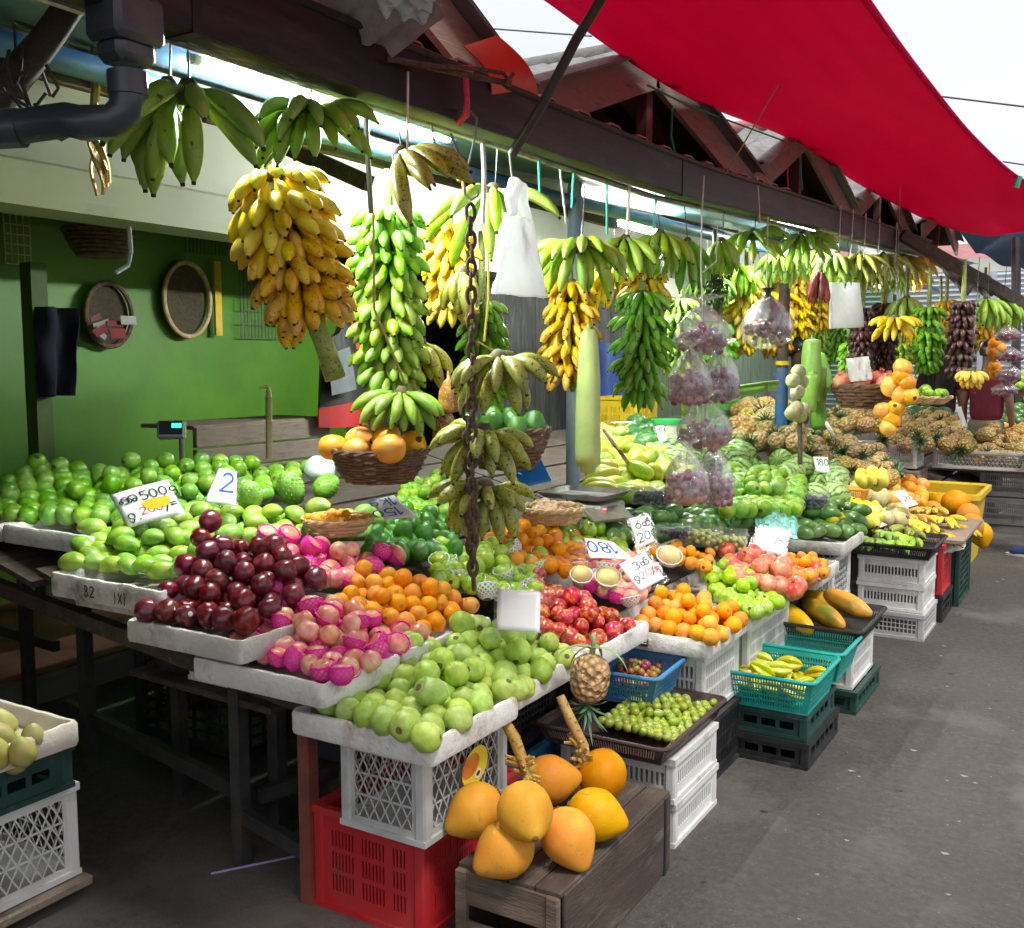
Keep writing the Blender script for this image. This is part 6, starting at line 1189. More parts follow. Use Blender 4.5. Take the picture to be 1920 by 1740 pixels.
# ------------------------------------------------------------------ price cards
def arc(cx, cy, rx, ry, a, c, n=10): return [(cx + rx * math.cos(R(a + (c - a) * k / n)), cy + ry * math.sin(R(a + (c - a) * k / n))) for k in range(n + 1)]
GL = {'0': [arc(.3, .5, .26, .48, 90, 450, 16)], '1': [[(.18, .78), (.36, 1), (.36, 0)]], '2': [arc(.3, .72, .25, .26, 160, -30) + [(.05, .02), (.6, .04)]], '3': [arc(.28, .75, .24, .24, 150, -80) + arc(.28, .26, .27, .26, 80, -150)],
      '5': [[(.55, .98), (.12, .98), (.1, .58)] + arc(.28, .32, .28, .30, 110, -140)], '6': [[(.46, 1)] + arc(.3, .28, .26, .28, 160, 520, 16)], '8': [arc(.3, .75, .2, .23, -90, 270, 14), arc(.3, .26, .26, .26, 90, 450, 14)], '9': [arc(.3, .7, .24, .27, 0, 360, 14) + [(.52, .3), (.4, 0)]],
      'g': [arc(.3, .42, .22, .26, 20, 380, 14) + [(.52, -.1)] + arc(.3, -.1, .22, .2, 0, -150)], 'k': [[(.1, 1), (.1, 0)], [(.5, .65), (.1, .3), (.52, 0)]], '/': [[(.1, -.1), (.5, 1.05)]], '=': [[(.05, .62), (.5, .62)], [(.05, .38), (.5, .38)]], '-': [[(.05, .5), (.5, .5)]], '.': [[(.1, .0), (.14, .06)]], ' ': [],
      'a': [arc(.18, .3, .15, .2, 40, 400, 12), arc(.55, .45, .32, .42, 200, -120, 14), [(.3, .75), (.55, .55), (.8, .6)]],          # round hand written vowel
      'm': [arc(.2, .35, .16, .25, 60, 420, 12), arc(.5, .55, .36, .42, 170, -60, 12), arc(.62, .3, .18, .2, 30, 390, 10)],
      'r': [arc(.3, .55, .24, .3, -60, 230, 12), [(.16, .32), (.4, .12), (.2, -.18), (.02, .0)]], 'c': [arc(.22, .35, .18, .26, 30, 390, 12), arc(.56, .38, .26, .32, 170, -130, 12), [(.44, .8), (.62, 1.1), (.74, .9)]],
      'B': [[(.1, 0), (.1, 1)] + arc(.12, .75, .3, .25, 90, -90, 8) + arc(.12, .25, .36, .25, 90, -90, 8)], 'R': [[(.1, 0), (.1, 1)] + arc(.12, .74, .32, .26, 90, -90, 8) + [(.55, 0)]], 'o': [arc(.28, .32, .24, .32, 0, 360, 12)], 'C': [arc(.3, .32, .24, .32, 50, 310, 10)], 'x': [[(.05, .0), (.5, .8)], [(.05, .8), (.5, 0)]], '|': [[(.1, -.1), (.1, .9)]]}
def strokes(b, text, o, ux, uy, nrm, size, w, sp=.72):
    """hand lettering: narrow ribbons lying a hair above the card"""
    x = 0
    for ch in text:
        for pl in GL[ch]:
            P = [o + ux * ((x + px) * size) + uy * (py * size) for px, py in pl]
            for k in range(len(P) - 1):
                d = P[k + 1] - P[k]
                if d.length < 1e-6: continue
                d.normalize(); s = nrm.cross(d) * w; e = d * w * .7
                b.add([P[k] - s - e, P[k + 1] - s + e, P[k + 1] + s + e, P[k] + s - e], [(0, 1, 2, 3)])
        x += sp if ch not in '1/. |' else .48
def card(label, c, lines, th=.0016, cover=True, mat=None, blob=None, clip=None):
    TLc, TRc, BRc, BLc = [Vector(p) for p in c]; rt = thing('price_card', label, 'sign', (BLc + BRc) / 2); ux = (TRc - TLc + BRc - BLc) / 2; Wd = ux.length; ux.normalize(); uy = (TLc - BLc + TRc - BRc) / 2; Hd = uy.length; uy.normalize(); nrm = ux.cross(uy).normalized()
    b = MB(); b.grid(lambda u, v: (BLc * (1 - u) + BRc * u) * (1 - v) + (TLc * (1 - u) + TRc * u) * v + nrm * (.0025 * math.sin(u * 3.1) + .001 * math.sin(v * 5)), 8, 8, thick=th); b.build('board', mat or m_paper, rt, angle=4)
    lift = nrm * .0042
    if blob:
        b = MB(); u0, v0, u1, v1 = blob; N = 18; cen = BLc + ux * Wd * (u0 + u1) / 2 + uy * Hd * (v0 + v1) / 2 + lift * .85
        b.add([cen + ux * Wd * (u1 - u0) / 2 * math.copysign(abs(math.cos(a)) ** .6, math.cos(a)) * (1 + .1 * math.sin(3 * a)) + uy * Hd * (v1 - v0) / 2 * math.copysign(abs(math.sin(a)) ** .6, math.sin(a)) for a in np.linspace(0, 2 * PI, N, endpoint=False)], [tuple(range(N))]); b.build('patch', m_orsheet, rt)
    for (tx, u, v, s, m, flip) in lines:
        b = MB(); f = -1 if flip else 1; strokes(b, tx, Vector((Wd * u, Hd * v, 0)), Vector((f, 0, 0)), Vector((0, f, 0)), Vector((0, 0, 1)), s * Hd, s * Hd * .055)
        b.v = [tuple((BLc * (1 - p[0] / Wd) + BRc * (p[0] / Wd)) * (1 - p[1] / Hd) + (TLc * (1 - p[0] / Wd) + TRc * (p[0] / Wd)) * (p[1] / Hd) + lift) for p in b.v]; b.build('lettering', m, rt, smooth=False)
    if cover:
        b = MB(); m_ = .012; A = [BLc - ux * m_ - uy * m_ * 1.3, BRc + ux * m_ - uy * m_ * 1.3, TRc + ux * m_ + uy * m_, TLc - ux * m_ + uy * m_]
        b.add([p - nrm * .004 for p in A], [(0, 1, 2, 3)]); b.build('plastic_sleeve', m_filmd, rt)
    return rt
def C4(pts, Ys): return [PY(x, y, Y - .07) for (x, y), Y in zip(pts, Ys)]
card('white price card reading 500g and 200 with an orange patch, among the green mangoes', C4([(205, 928), (313, 899), (346, 962), (240, 990)], (2.36, 2.42, 2.34, 2.28)), [('am', .08, .60, .22, m_ink, 0), ('500g', .46, .60, .24, m_ink, 0), ('r.', .10, .12, .24, m_ink, 0), ('200', .34, .22, .20, m_inkr, 0), ('/=', .74, .18, .26, m_ink, 0)], blob=(.42, .30, .88, .58))
card('white card with a big blue two, beside the smallest soursop', C4([(410, 878), (444, 884), (442, 948), (384, 941)], (2.62, 2.64, 2.55, 2.52)), [('2', .36, .34, .56, m_inkb, 0)])
card('upside down white card with blue writing behind the cane basket', C4([(697, 940), (738, 928), (783, 968), (722, 976)], (2.95, 2.98, 2.9, 2.86)), [('150', .80, .48, .34, m_inkb, 1), ('1kg', .90, .92, .34, m_inkb, 1)], cover=False)
card('narrow card reading six and 200 beside the mandarins', C4([(1178, 972), (1216, 966), (1228, 1014), (1198, 1030)], (3.75, 3.77, 3.7, 3.68)), [('6c', .22, .60, .28, m_ink, 0), ('200', .14, .14, .30, m_ink, 0)])
card('upside down card with blue figures behind the small pink apples', C4([(1095, 1008), (1150, 1016), (1190, 1050), (1106, 1046)], (3.42, 3.46, 3.4, 3.36)), [('180', .86, .82, .55, m_inkb, 1)], cover=False)
card('white price card with a three and a red 200, left of the right hand oranges', C4([(1160, 1058), (1209, 1036), (1246, 1084), (1200, 1110)], (3.2, 3.22, 3.14, 3.12)), [('3c', .36, .60, .24, m_ink, 0), ('r.', .12, .24, .22, m_ink, 0), ('200', .34, .26, .22, m_inkr, 0), ('/=', .74, .24, .24, m_ink, 0)])
card('white card with a faint dash, standing behind the rosy netted fruit', C4([(1422, 986), (1480, 996), (1468, 1042), (1406, 1030)], (4.78, 4.84, 4.74, 4.70)), [('/-', .62, .4, .3, m_ink, 0)])
card('blank white card in a clear sleeve stuck in the guavas', C4([(933, 1103), (1013, 1110), (1012, 1186), (931, 1180)], (2.56, 2.57, 2.50, 2.49)), [])
card('small card with dark print among the pineapples behind the watermelons', C4([(1524, 856), (1552, 857), (1556, 888), (1530, 884)], (7.0, 7.0, 6.95, 6.95)), [('180', .12, .45, .4, m_ink, 0)], cover=False)
card('pale green card reading nineteen by the dark melons at the back', C4([(1228, 800), (1243, 797), (1251, 826), (1237, 832)], (6.2, 6.2, 6.15, 6.15)), [('19', .18, .45, .4, m_ink, 0)], cover=False)
card('white card lying over the melons with orange print', C4([(1674, 922), (1695, 918), (1722, 946), (1700, 952)], (6.9, 6.95, 6.8, 6.75)), [('200', .2, .3, .3, m_inkr, 0)], cover=False)
card('card with orange patch lying behind the small green bananas', C4([(1612, 984), (1640, 972), (1664, 984), (1634, 996)], (6.3, 6.4, 6.38, 6.26)), [('180', .2, .5, .3, m_inkb, 0)], blob=(.25, .12, .8, .4), cover=False)
card('tall white sign among the pineapples in front of the man in maroon', C4([(1792, 764), (1802, 762), (1814, 800), (1806, 803)], (9.6, 9.6, 9.55, 9.55)), [], cover=False)
card('long white paper strip tucked behind the bottle gourds', C4([(1543, 790), (1550, 788), (1568, 818), (1560, 820)], (7.6, 7.6, 7.5, 7.5)), [], cover=False)
# scribbles and stickers
b = MB(); strokes(b, 'B2', Vector((-2.72, 1.9575, .826)), Vector((1, 0, 0)), Vector((0, 0, 1)), Vector((0, -1, 0)), .034, .0018); strokes(b, '|x|', Vector((-2.58, 1.9575, .824)), Vector((1, 0, 0)), Vector((0, 0, 1)), Vector((0, -1, 0)), .036, .0018)
b.add([Vector(p) + Vector((0, -.0015, 0)) for p in b.v], []); o = b.build('marker_scribble', m_ink, T2, smooth=False); 
def disc(b, c, ux, uy, rx, ry, mi, n=24, lift=0.0):
    nr = ux.cross(uy); b.add([c + nr * lift + ux * rx * math.cos(2 * PI * k / n) + uy * ry * math.sin(2 * PI * k / n) for k in range(n)], [tuple(range(n))], mi)
gc = [o for o in bpy.data.objects if o.get('label', '').startswith('grey lattice crate with a yellow')][0]
b = MB(); c = Vector((-1.4665, 2.245, .445)); ux, uy = Vector((0, .94, .34)), Vector((0, -.34, .94))
disc(b, c, ux, uy, .066, .052, 0); disc(b, c - ux * .018 + uy * .016, ux, uy, .044, .030, 1, lift=.0006); disc(b, c + ux * .004 - uy * .026, ux, uy, .016, .013, 2, lift=.0012); disc(b, c + ux * .004 - uy * .026, ux, uy, .010, .007, 3, lift=.0018)
b.build('oval_sticker', [plain('sticker_yellow', (.80, .62, .03), (.84, .68, .06), .35), plain('sticker_red', (.62, .10, .02), (.7, .3, .05), .35, 20), m_paper, plain('sticker_brown', (.10, .05, .02), None, .4)], gc, smooth=False)
tr = [o for o in bpy.data.objects if o.get('label', '').startswith('white foam tray of oranges with a black')][0]
b = MB(); ux, uy = Vector((1, 0, 0)), Vector((0, 0, 1)); b.box((-1.505, 3.3365, .534), (.15, .003, .034), None, 0); disc(b, Vector((-1.52, 3.3345, .548)), ux, -uy * -1, .036, .017, 1); disc(b, Vector((-1.52, 3.3338, .548)), ux, uy, .026, .010, 2); b.box((-1.445, 3.3345, .528), (.022, .0015, .003), None, 3); b.box((-1.445, 3.3345, .536), (.022, .0015, .003), None, 3)
b.build('label_sticker', [m_ink, plain('cyan_print', (.03, .42, .62), None, .4), plain('pale_print', (.55, .8, .85), None, .4), m_paper], tr, smooth=False)
b = MB(); strokes(b, 'RoC', Vector((-1.94, 2.4685, .40)), Vector((-1, 0, 0)), Vector((0, 0, -1)), Vector((0, -1, 0)), .075, .0038)
b.build('print', plain('carton_print', (.5, .5, .48), None, .6), cb, smooth=False)
b = MB(); disc(b, Vector((-1.915, 2.4688, .36)), Vector((.6, 0, .8)), Vector((-.8, 0, .6)), .034, .013, 0); b.build('leaf_print', plain('ochre_print', (.4, .28, .05), None, .6), cb, smooth=False)
# ------------------------------------------------------------------ bags of grapes
SK = .3
mgr = skin('grape_skin', (.16, .045, .10), (.26, .09, .16), (.36, .16, .22), rough=.35, scale=3, bump=0, val=.2, hue=.02); grape = [ball(1, (1, 1, 1.12), 0, 0, 0, .03, n=12, m=8).mesh('grape', [mgr], True, 4)]
mgg = skin('white_grape', (.42, .50, .12), (.55, .60, .22), rough=.3, scale=3, bump=0, val=.12); ggrape = [ball(1, (1, 1, 1.2), n=12, m=8).mesh('grape', [mgg], True, 4)]
mbl = skin('dark_berry', (.02, .02, .045), (.05, .05, .09), rough=.5, scale=4, bump=0, val=.2); berry = [ball(1, n=10, m=7).mesh('berry', [mbl], True, 4)]
def fill(rt, mesh, r, inside, n, rnd, lo, hi):
    pts = []; t = 0
    while len(pts) < n and t < n * 60:
        t += 1; p = Vector([rnd.uniform(a, c) for a, c in zip(lo, hi)])
        if inside(p) and all((p - q).length > r * 1.75 for q in pts): pts.append(p)
    for p in pts: o = kid(mesh[0].name.split('.')[0], rnd.choice(mesh), rt, (rnd.uniform(0, 6), rnd.uniform(0, 6), 0), p); o.scale = (r,) * 3
def grapebag(label, top, r, h, seed, film_=None, skirt=True, lab2=None, rg=.0125, n=42):
    rnd = random.Random(seed); b = MB(); sd = seed * 3.7; top = Vector(top)
    pr = [(.0, -h)] + [(r * math.sin(t * PI / 2) ** .8, -h + .0 + r * .75 * (1 - math.cos(t * PI / 2))) for t in (.3, .6, .85, 1)] + [(r * .99, -h * .55), (r * .80, -h * .36), (r * .5, -h * .18), (r * .22, -h * .05), (.008, 0)]
    if skirt: pr += [(.02, .012), (r * .45, .028), (r * .72, .03)]
    def f(p, a): w = 1 + .10 * mnoise.noise(Vector((math.cos(a) * 2 + sd, math.sin(a) * 2, p.z * 14))) + .07 * math.sin(a * 7 + sd) * max(0, min(1, (p.z + h * .6) / (h * .5))) + (.22 * math.cos(2 * a + sd) if p.z > .02 else 0); return Vector((p.x * w, p.y * w * .86, p.z + (.008 * math.sin(5 * a + sd) if p.z > .01 else 0)))
    b.lathe(pr, 36, fn=f); o = link('plastic_bag', b.mesh('plastic_bag', [film_ or m_film], True, 4)); o.location = top; tag(o, label, 'bag')
    g = thing('grape_bunch', lab2, 'grapes', top + Vector((0, 0, -h)))
    fill(g, grape, rg, lambda p: (p.x / (r * .86)) ** 2 + (p.y / (r * .72)) ** 2 < 1 - max(0, (r * .5 - p.z) / (r * .5)) ** 2 * .8 and p.z > rg and p.z < h * .60 - .5 * abs(p.x), n, rnd, (-r, -r, 0), (r, r, h * .62))
    b = MB(); b.tube([(0, 0, .02), (.005, 0, h * .35), (0, 0, h * .92)], .002, 5); b.tube([(0, 0, h * .3), (.03, .01, h * .2)], .0015, 5); kid('stem', b.mesh('stem', [m_bcrown], True, 4), g)
XG = -1.62
for i, (px, y0, y1, r, lb, l2) in enumerate(((1318, 568, 668, .130, 'topmost clear bag in the hanging column of grape bags', 'purple grapes in the topmost hanging bag'), (1294, 652, 762, .098, 'left bag of the second tier of the grape column', 'purple grapes in the left bag of the second tier'), (1352, 650, 758, .094, 'right bag of the second tier of the grape column', 'purple grapes in the right bag of the second tier'), (1322, 745, 848, .128, 'single clear bag third down the grape column', 'purple grapes in the third bag down'), (1288, 838, 948, .098, 'lowest left bag of the grape column', 'purple grapes in the lowest left bag'), (1340, 840, 950, .100, 'lowest right bag of the grape column', 'purple grapes in the lowest right bag'))):
    t_, bt = PX(px, y0, XG), PX(px, y1, XG); grapebag(lb, t_, r, t_.z - bt.z, 5 + i, None, True, l2, .0175, 46)
t_, bt = PX(1440, 552, -1.7), PX(1440, 655, -1.7); grapebag('dark topped clear bag of grapes further along the rail', t_, .15, t_.z - bt.z, 21, None, False, 'purple grapes in the dark topped bag', .0185, 44)
b = MB(); b.lathe([(.085, -.15), (.045, -.06), (.012, 0), (.03, .03)], 16, fn=lambda p, a: Vector((p.x * (1 + .2 * math.sin(a * 4)), p.y, p.z))); o = link('dark_bag_top', b.mesh('dark_bag_top', [m_black], True, 4)); o.location = t_ + Vector((0, 0, .005)); tag(o, 'dark plastic twisted round the top of a grape bag', 'bag')
for i, (px, y0, y1) in enumerate(((1890, 610, 642), (1894, 650, 680), (1892, 682, 718), (1885, 715, 745))):
    t_, bt = PY(px, y0, 9.3), PY(px, y1, 9.3); grapebag(('top far bag of grapes at the right edge', 'second far bag of grapes at the right edge', 'third far bag of grapes at the right edge', 'lowest far bag at the right edge')[i], t_, .105, t_.z - bt.z, 31 + i, None, False, ('grapes in the top far bag', 'grapes in the second far bag', 'grapes in the third far bag', 'grapes in the lowest far bag')[i], .02, 22)
poly('string', 'long white cord carrying the column of grape bags', 'cord', [PX(1320, 330, -1.64), PX(1316, 400, -1.62), PX(1314, 500, XG), PX(1317, 570, XG), PX(1316, 760, XG), PX(1318, 850, XG)], .0036, m_cord, 6)
poly('string', 'short white cord branching from the grape bag cord', 'cord', [PX(1318, 510, XG), PX(1343, 490, -1.66), PX(1345, 420, -1.7)], .003, m_cord, 6)
SK = 1.0
# clear punnets
def punnet(label, c, w, d, h, mesh, r, n, lab2, seed, rz=0):
    b = MB(); P = rrect(w, d, .012); N = len(P); vs = [(p.x * s, p.y * s, z) for s, z in ((.88, 0), (.97, h * .62), (1.04, h * .64), (1.04, h * .67), (.97, h * .69), (.92, h), (.3, h + .003)) for p in P]
    b.add(vs, [(k * N + i, k * N + (i + 1) % N, (k + 1) * N + (i + 1) % N, (k + 1) * N + i) for k in range(6) for i in range(N)] + [tuple(range(N))[::-1], tuple(6 * N + i for i in range(N))]); o = link('clear_box', b.mesh('clear_box', [m_filmd], True, .7)); o.location = c; o.rotation_euler = (0, 0, rz); tag(o, label, 'box')
    g = thing('grape_bunch' if r > .008 else 'berry_portion', lab2, 'grapes' if r > .008 else 'berries', c, (0, 0, rz)); fill(g, mesh, r, lambda p: True, n, random.Random(seed), (-w * .4, -d * .4, r), (w * .4, d * .4, h * .62))
punnet('clear box of green grapes, on the right', PS(1368, 1030, .0), .16, .15, .09, ggrape, .012, 60, 'green grapes in the right clear box', 1, .2)
punnet('clear box of green grapes, on the left behind the mandarins', PS(1318, 1018, .01), .15, .15, .08, ggrape, .012, 50, 'green grapes in the left clear box', 2, -.1)
punnet('clear box of dark grapes beside the card with a six', PS(1262, 1008, .0), .17, .15, .06, berry, .0105, 60, 'dark grapes in the flat clear box', 3, .3)
punnet('clear box of dark berries right of the weighing scale', PS(1222, 945, .05), .20, .14, .085, berry, .0125, 60, 'dark berries beside the scale', 4, .1)
punnet('clear box of blue berries on the green mangoes', PS(1518, 948, .05), .22, .15, .075, berry, .013, 55, 'blue berries on the green mangoes', 5, .1)
# white carrier bags
def whitebag(label, P, folds=1, seed=0):
    (tl, tr, br, bl) = [Vector(p) for p in P]; b = MB(); sd = seed * 5.1; ux = (br - bl).normalized(); n = Vector((.5, -.85, 0)).normalized()
    def f(u, v):
        p = (bl * (1 - u) + br * u) * (1 - v) + (tl * (1 - u) + tr * u) * v; return p + n * (.018 * mnoise.noise(Vector((u * 4 + sd, v * 2, 0))) + .012 * math.sin(u * 9 + v * 3 + sd) * (1 - .4 * v) + .006 * mnoise.noise(Vector((u * 14, v * 9 + sd, 3))))
    b.grid(f, 26, 30, thick=.006 * folds); return tag(b.build('carrier_bag', m_bagw, angle=4), label, 'bag')
wbg = whitebag('white plastic carrier bags hung in a pad under the gutter', [PX(955, 400, -1.72), PX(1000, 412, -1.72), PX(1026, 558, -1.70), PX(928, 550, -1.70)], 3, 1)
b = MB(); b.tube([PX(962, 400, -1.72), PX(958, 372, -1.71), PX(966, 345, -1.71), PX(976, 352, -1.71), PX(980, 385, -1.72), PX(992, 412, -1.72)], [.018, .022, .026, .024, .02, .014], 10); b.build('knot', m_bagw, wbg)
poly('string', 'white cord looped over the gutter lip holding the white bags', 'cord', [PX(955, 288, -1.68), PX(962, 350, -1.70)], .003, m_cord, 6)
whitebag('second pad of white bags hanging further along the rail', [PX(1560, 530, -1.8), PX(1612, 530, -1.8), PX(1620, 614, -1.8), PX(1560, 616, -1.8)], 3, 2)
whitebag('small white bag hanging above the pomegranates', [PY(1586, 672, 7.2), PY(1628, 668, 7.2), PY(1636, 712, 7.2), PY(1596, 716, 7.2)], 1, 3)
b = MB(); b.grid(lambda u, v: PS(1425 + 70 * u - 25 * v * (1 - u), 1000 - 75 * v + 10 * u, .05) + Vector((.02 * mnoise.noise(Vector((u * 5, v * 5, 1))), 0, .05 * math.sin(PI * u) * math.sin(PI * v) + .03 * mnoise.noise(Vector((u * 6, v * 6, 7))))), 24, 24); tag(b.build('green_bag', m_tealfilm, angle=4), 'crumpled pale green plastic bag left of the grey mango tray', 'bag')
# ------------------------------------------------------------------ scales
sc = thing('weighing_scale', 'bench scale with a worn metal pan and slanted keypad', 'scale', PS(1110, 965, .02)); p0 = PS(1110, 965, .02)
b = MB(); b.box((p0.x, p0.y, p0.z + .03), (.22, .26, .06), None, 0, .01); b.build('body', m_greypl, sc)
b = MB(); b.bar((p0.x + .09, p0.y - .08, p0.z + .05), (p0.x + .17, p0.y - .12, p0.z + .005), .22, .012, up=(0, 0, 1)); b.build('keypad', plain('keypad', (.20, .19, .15), (.34, .32, .25), .3, 40), sc)
b = MB(); b.box((p0.x + .118, p0.y - .11, p0.z + .048), (.012, .012, .006)); b.build('red_digit', m_ledr, sc)
q0 = p0 + Vector((-.05, .02, .085)); b = MB(); P = rrect(.34, .30, .02); N = len(P); vs = [(q0.x + p.x * s, q0.y + p.y * s, q0.z + z) for s, z in ((.86, 0), (1.0, .022), (1.02, .022), (1.02, .018), (.87, -.005)) for p in P]
b.add(vs, [(k * N + i, k * N + (i + 1) % N, (k + 1) * N + (i + 1) % N, (k + 1) * N + i) for k in range(4) for i in range(N)] + [tuple(range(N))]); b.build('pan', m_steel, sc)
b = MB(); b.tube([tuple(q0 + Vector((0, 0, -.03))), tuple(q0)], .03, 12); b.build('pan_support', m_steel, sc)
dp0 = PX(322, 806, -3.75); ds = thing('digital_scale', 'grey digital scale head with glowing green figures on a short pole', 'scale', dp0)
b = MB(); Mx = Matrix.Translation(dp0) @ rotm(R(-12), 0, R(38)); b.box((0, 0, 0), (.125, .05, .085), Mx, 0, .008); b.build('housing', m_greypl, ds)
b = MB(); b.box((0, -.027, .006), (.104, .003, .062), Mx); b.build('face', plain('dark_face', (.01, .02, .03), (.02, .05, .09), .3), ds)
b = MB()
for k in range(3): b.box((.012 + .015 * k, -.0295, .016), (.011, .002, .020), Mx)
b.build('digits', m_led, ds)
b = MB(); b.tube([tuple(dp0 + Vector((.03, .03, -.04))), tuple(dp0 + Vector((.03, .03, -.32)))], .013, 10); b.build('pole', m_steel, ds)
b = MB(); a = [PY(962, 872, 3.45), PY(1012, 858, 3.5), PY(1034, 902, 3.42), PY(975, 915, 3.36)]; b.grid(lambda u, v: (a[0] * (1 - u) + a[1] * u) * (1 - v) + (a[3] * (1 - u) + a[2] * u) * v, 3, 3, thick=.012); tag(b.build('blue_sheet', plain('bright_blue', (.02, .22, .62), (.03, .27, .68), .4)), 'bright blue plastic sheet propped behind the chain', 'sheet')
# ------------------------------------------------------------------ posts, cords, hooks, ropes
bp = thing('support_post', 'blue painted iron post with a bare brown top beside the grape bags', 'post', PX(1467, 880, -2.1)); a = PX(1467, 690, -2.1)
b = MB(); b.tube([(a.x, a.y, .2), (a.x, a.y, a.z)], .045, 14); b.build('painted_shaft', plain('worn_blue', (.02, .10, .30), (.04, .17, .40), .5, 6, 4, .1, 40, dirt=(.16, .13, .1), ds=8), bp)
b = MB(); b.tube([(a.x, a.y, a.z), (a.x, a.y, a.z + .6)], .041, 14); b.build('bare_top', m_darkwood, bp); b = MB(); b.tube([(a.x, a.y, a.z + .02), (a.x, a.y, a.z + .05)], .049, 14); b.build('yellow_band', m_yelpl, bp)
a = PX(1075, 780, -2.35); b = MB(); b.tube([(a.x, a.y, .2), (a.x, a.y, 2.6)], .035, 12); tag(b.build('support_post', plain('blue_white_post', (.05, .18, .45), (.45, .5, .5), .5, 2)), 'chipped blue and white post behind the tall pale gourd', 'post')
for i, (pts, X, r, m, lb) in enumerate(((((686, 215), (690, 300), (696, 400)), -1.85, .008, m_wire, 'grey twisted rope hanging left of the plantain comb'), (((700, 400), (702, 580), (760, 720)), -1.8, .004, m_rope, 'thin brown string hanging in front of the tall green bunch'), (((178, 70), (180, 150), (176, 220)), -2.4, .012, m_rope, 'doubled coir rope tied round the blue pipe'), (((905, 262), (908, 330), (905, 420)), -1.8, .009, m_cord, 'thick white rope hanging left of the white bags'), (((1010, 298), (1012, 360)), -1.78, .006, m_gcord, 'short green cord with a knot right of the white bags'), (((1050, 318), (1062, 420)), -1.78, .005, m_cord, 'pale cord above the lime comb with the sawn crown'), (((1076, 322), (1072, 390)), -1.8, .006, m_gcord, 'green cord above the lime comb with the sawn crown'), (((1138, 336), (1138, 440)), -1.78, .006, m_gcord, 'green cord above the second lime comb'), (((1180, 346), (1176, 440)), -1.78, .008, m_cord, 'white rope above the third lime comb'), (((1230, 360), (1226, 430)), -1.78, .005, m_gcord, 'green string above the bright lime comb'), (((845, 250), (872, 320)), -1.76, .004, m_wire, 'slanting wire beside the red knotted rope'), (((808, 232), (822, 300), (832, 318), (828, 322)), -1.8, .004, m_wire, 'long wire hook above the plantain comb'), (((895, 640), (920, 655), (962, 660)), -2.3, .004, m_ycord, 'yellow string behind the chain'), (((915, 430), (916, 560), (908, 640)), -2.0, .005, m_ycord, 'long yellow string behind the white bags'), (((1420, 330), (1425, 420)), -1.70, .004, m_cord, 'wire hook over the gutter above the pale stretched comb'), (((1440, 360), (1438, 545)), -1.72, .004, m_cord, 'cord holding the dark topped grape bag'), (((1480, 268), (1476, 330), (1478, 352)), -1.86, .006, m_rcord, 'red cord dangling from the second gable'), (((1497, 272), (1504, 355)), -1.86, .006, m_gcord, 'green cord dangling from the second gable'), (((1540, 380), (1536, 500)), -1.72, .004, m_cord, 'pale string beside the red banana comb'), (((1262, 180), (1258, 255), (1270, 310)), -1.86, .006, m_gcord, 'frayed green string hanging from the first gable'), (((765, 135), (764, 280)), -1.68, .0035, m_cord, 'thin white cord crossing the gutter above the plantain comb'))):
    poly('string', lb, 'cord', [PX(x, y, X) for x, y in pts], r, m, 6)
for i, (px, py) in enumerate(((1575, 388), (1598, 395), (1622, 402), (1648, 412), (1680, 420))): poly('hook', 'white wire hook over the far gutter carrying a comb', 'hook', [PX(px, py + 4, -1.66), PX(px + 2, py - 3, -1.69), PX(px - 1, py + 60, -1.68), PX(px - 3, py + 85, -1.75)], .004, m_cord, 5, 'wire hooks over the far gutter')
b = MB(); rn = random.Random(3)
c0 = PX(180, 300, -2.45)
for k in range(7): a_ = rn.uniform(0, 6); b.tube([c0 + Vector((.02 * math.cos(a_ + t * 5), .02 * math.sin(a_ + t * 4), .07 - .17 * t + .01 * k)) + Vector((.01 * k * t, 0, 0)) for t in np.linspace(0, 1, 12)], .0055, 6)
tag(b.build('rope_hank', m_rope), 'knotted hank of coir rope hanging in front of the cream wall', 'rope')
poly('pale_braid', 'pale violet braided cord hanging below the lintel', 'cord', [PX(241, 425, -4.0), PX(245, 470, -4.0), PX(240, 498, -4.0), PX(216, 512, -4.0)], .011, plain('violet_cord', (.42, .40, .62), (.55, .53, .72), .8, 60), 6, wob=.004)
b = MB(); rn = random.Random(8); c0 = PX(1340, 470, -2.0)
for k in range(420): p = c0 + Vector((max(-.07, min(.07, rn.gauss(0, .035))), max(-.07, min(.07, rn.gauss(0, .04))), -rn.uniform(0, .30))); leafblade(b, p, rn.uniform(0, 6.28), rn.uniform(-1.3, .2), rn.uniform(.03, .055), .010, .6, 3)
b.tube([c0 + Vector((0, 0, .12)), c0 + Vector((0, 0, -.28))], .012, 6); tag(b.build('herb_bundle', skin('herb_leaf', (.02, .05, .015), (.05, .10, .03), rough=.6, scale=8), angle=4), 'dark bundle of leafy herbs hanging behind the grape cord', 'herbs')
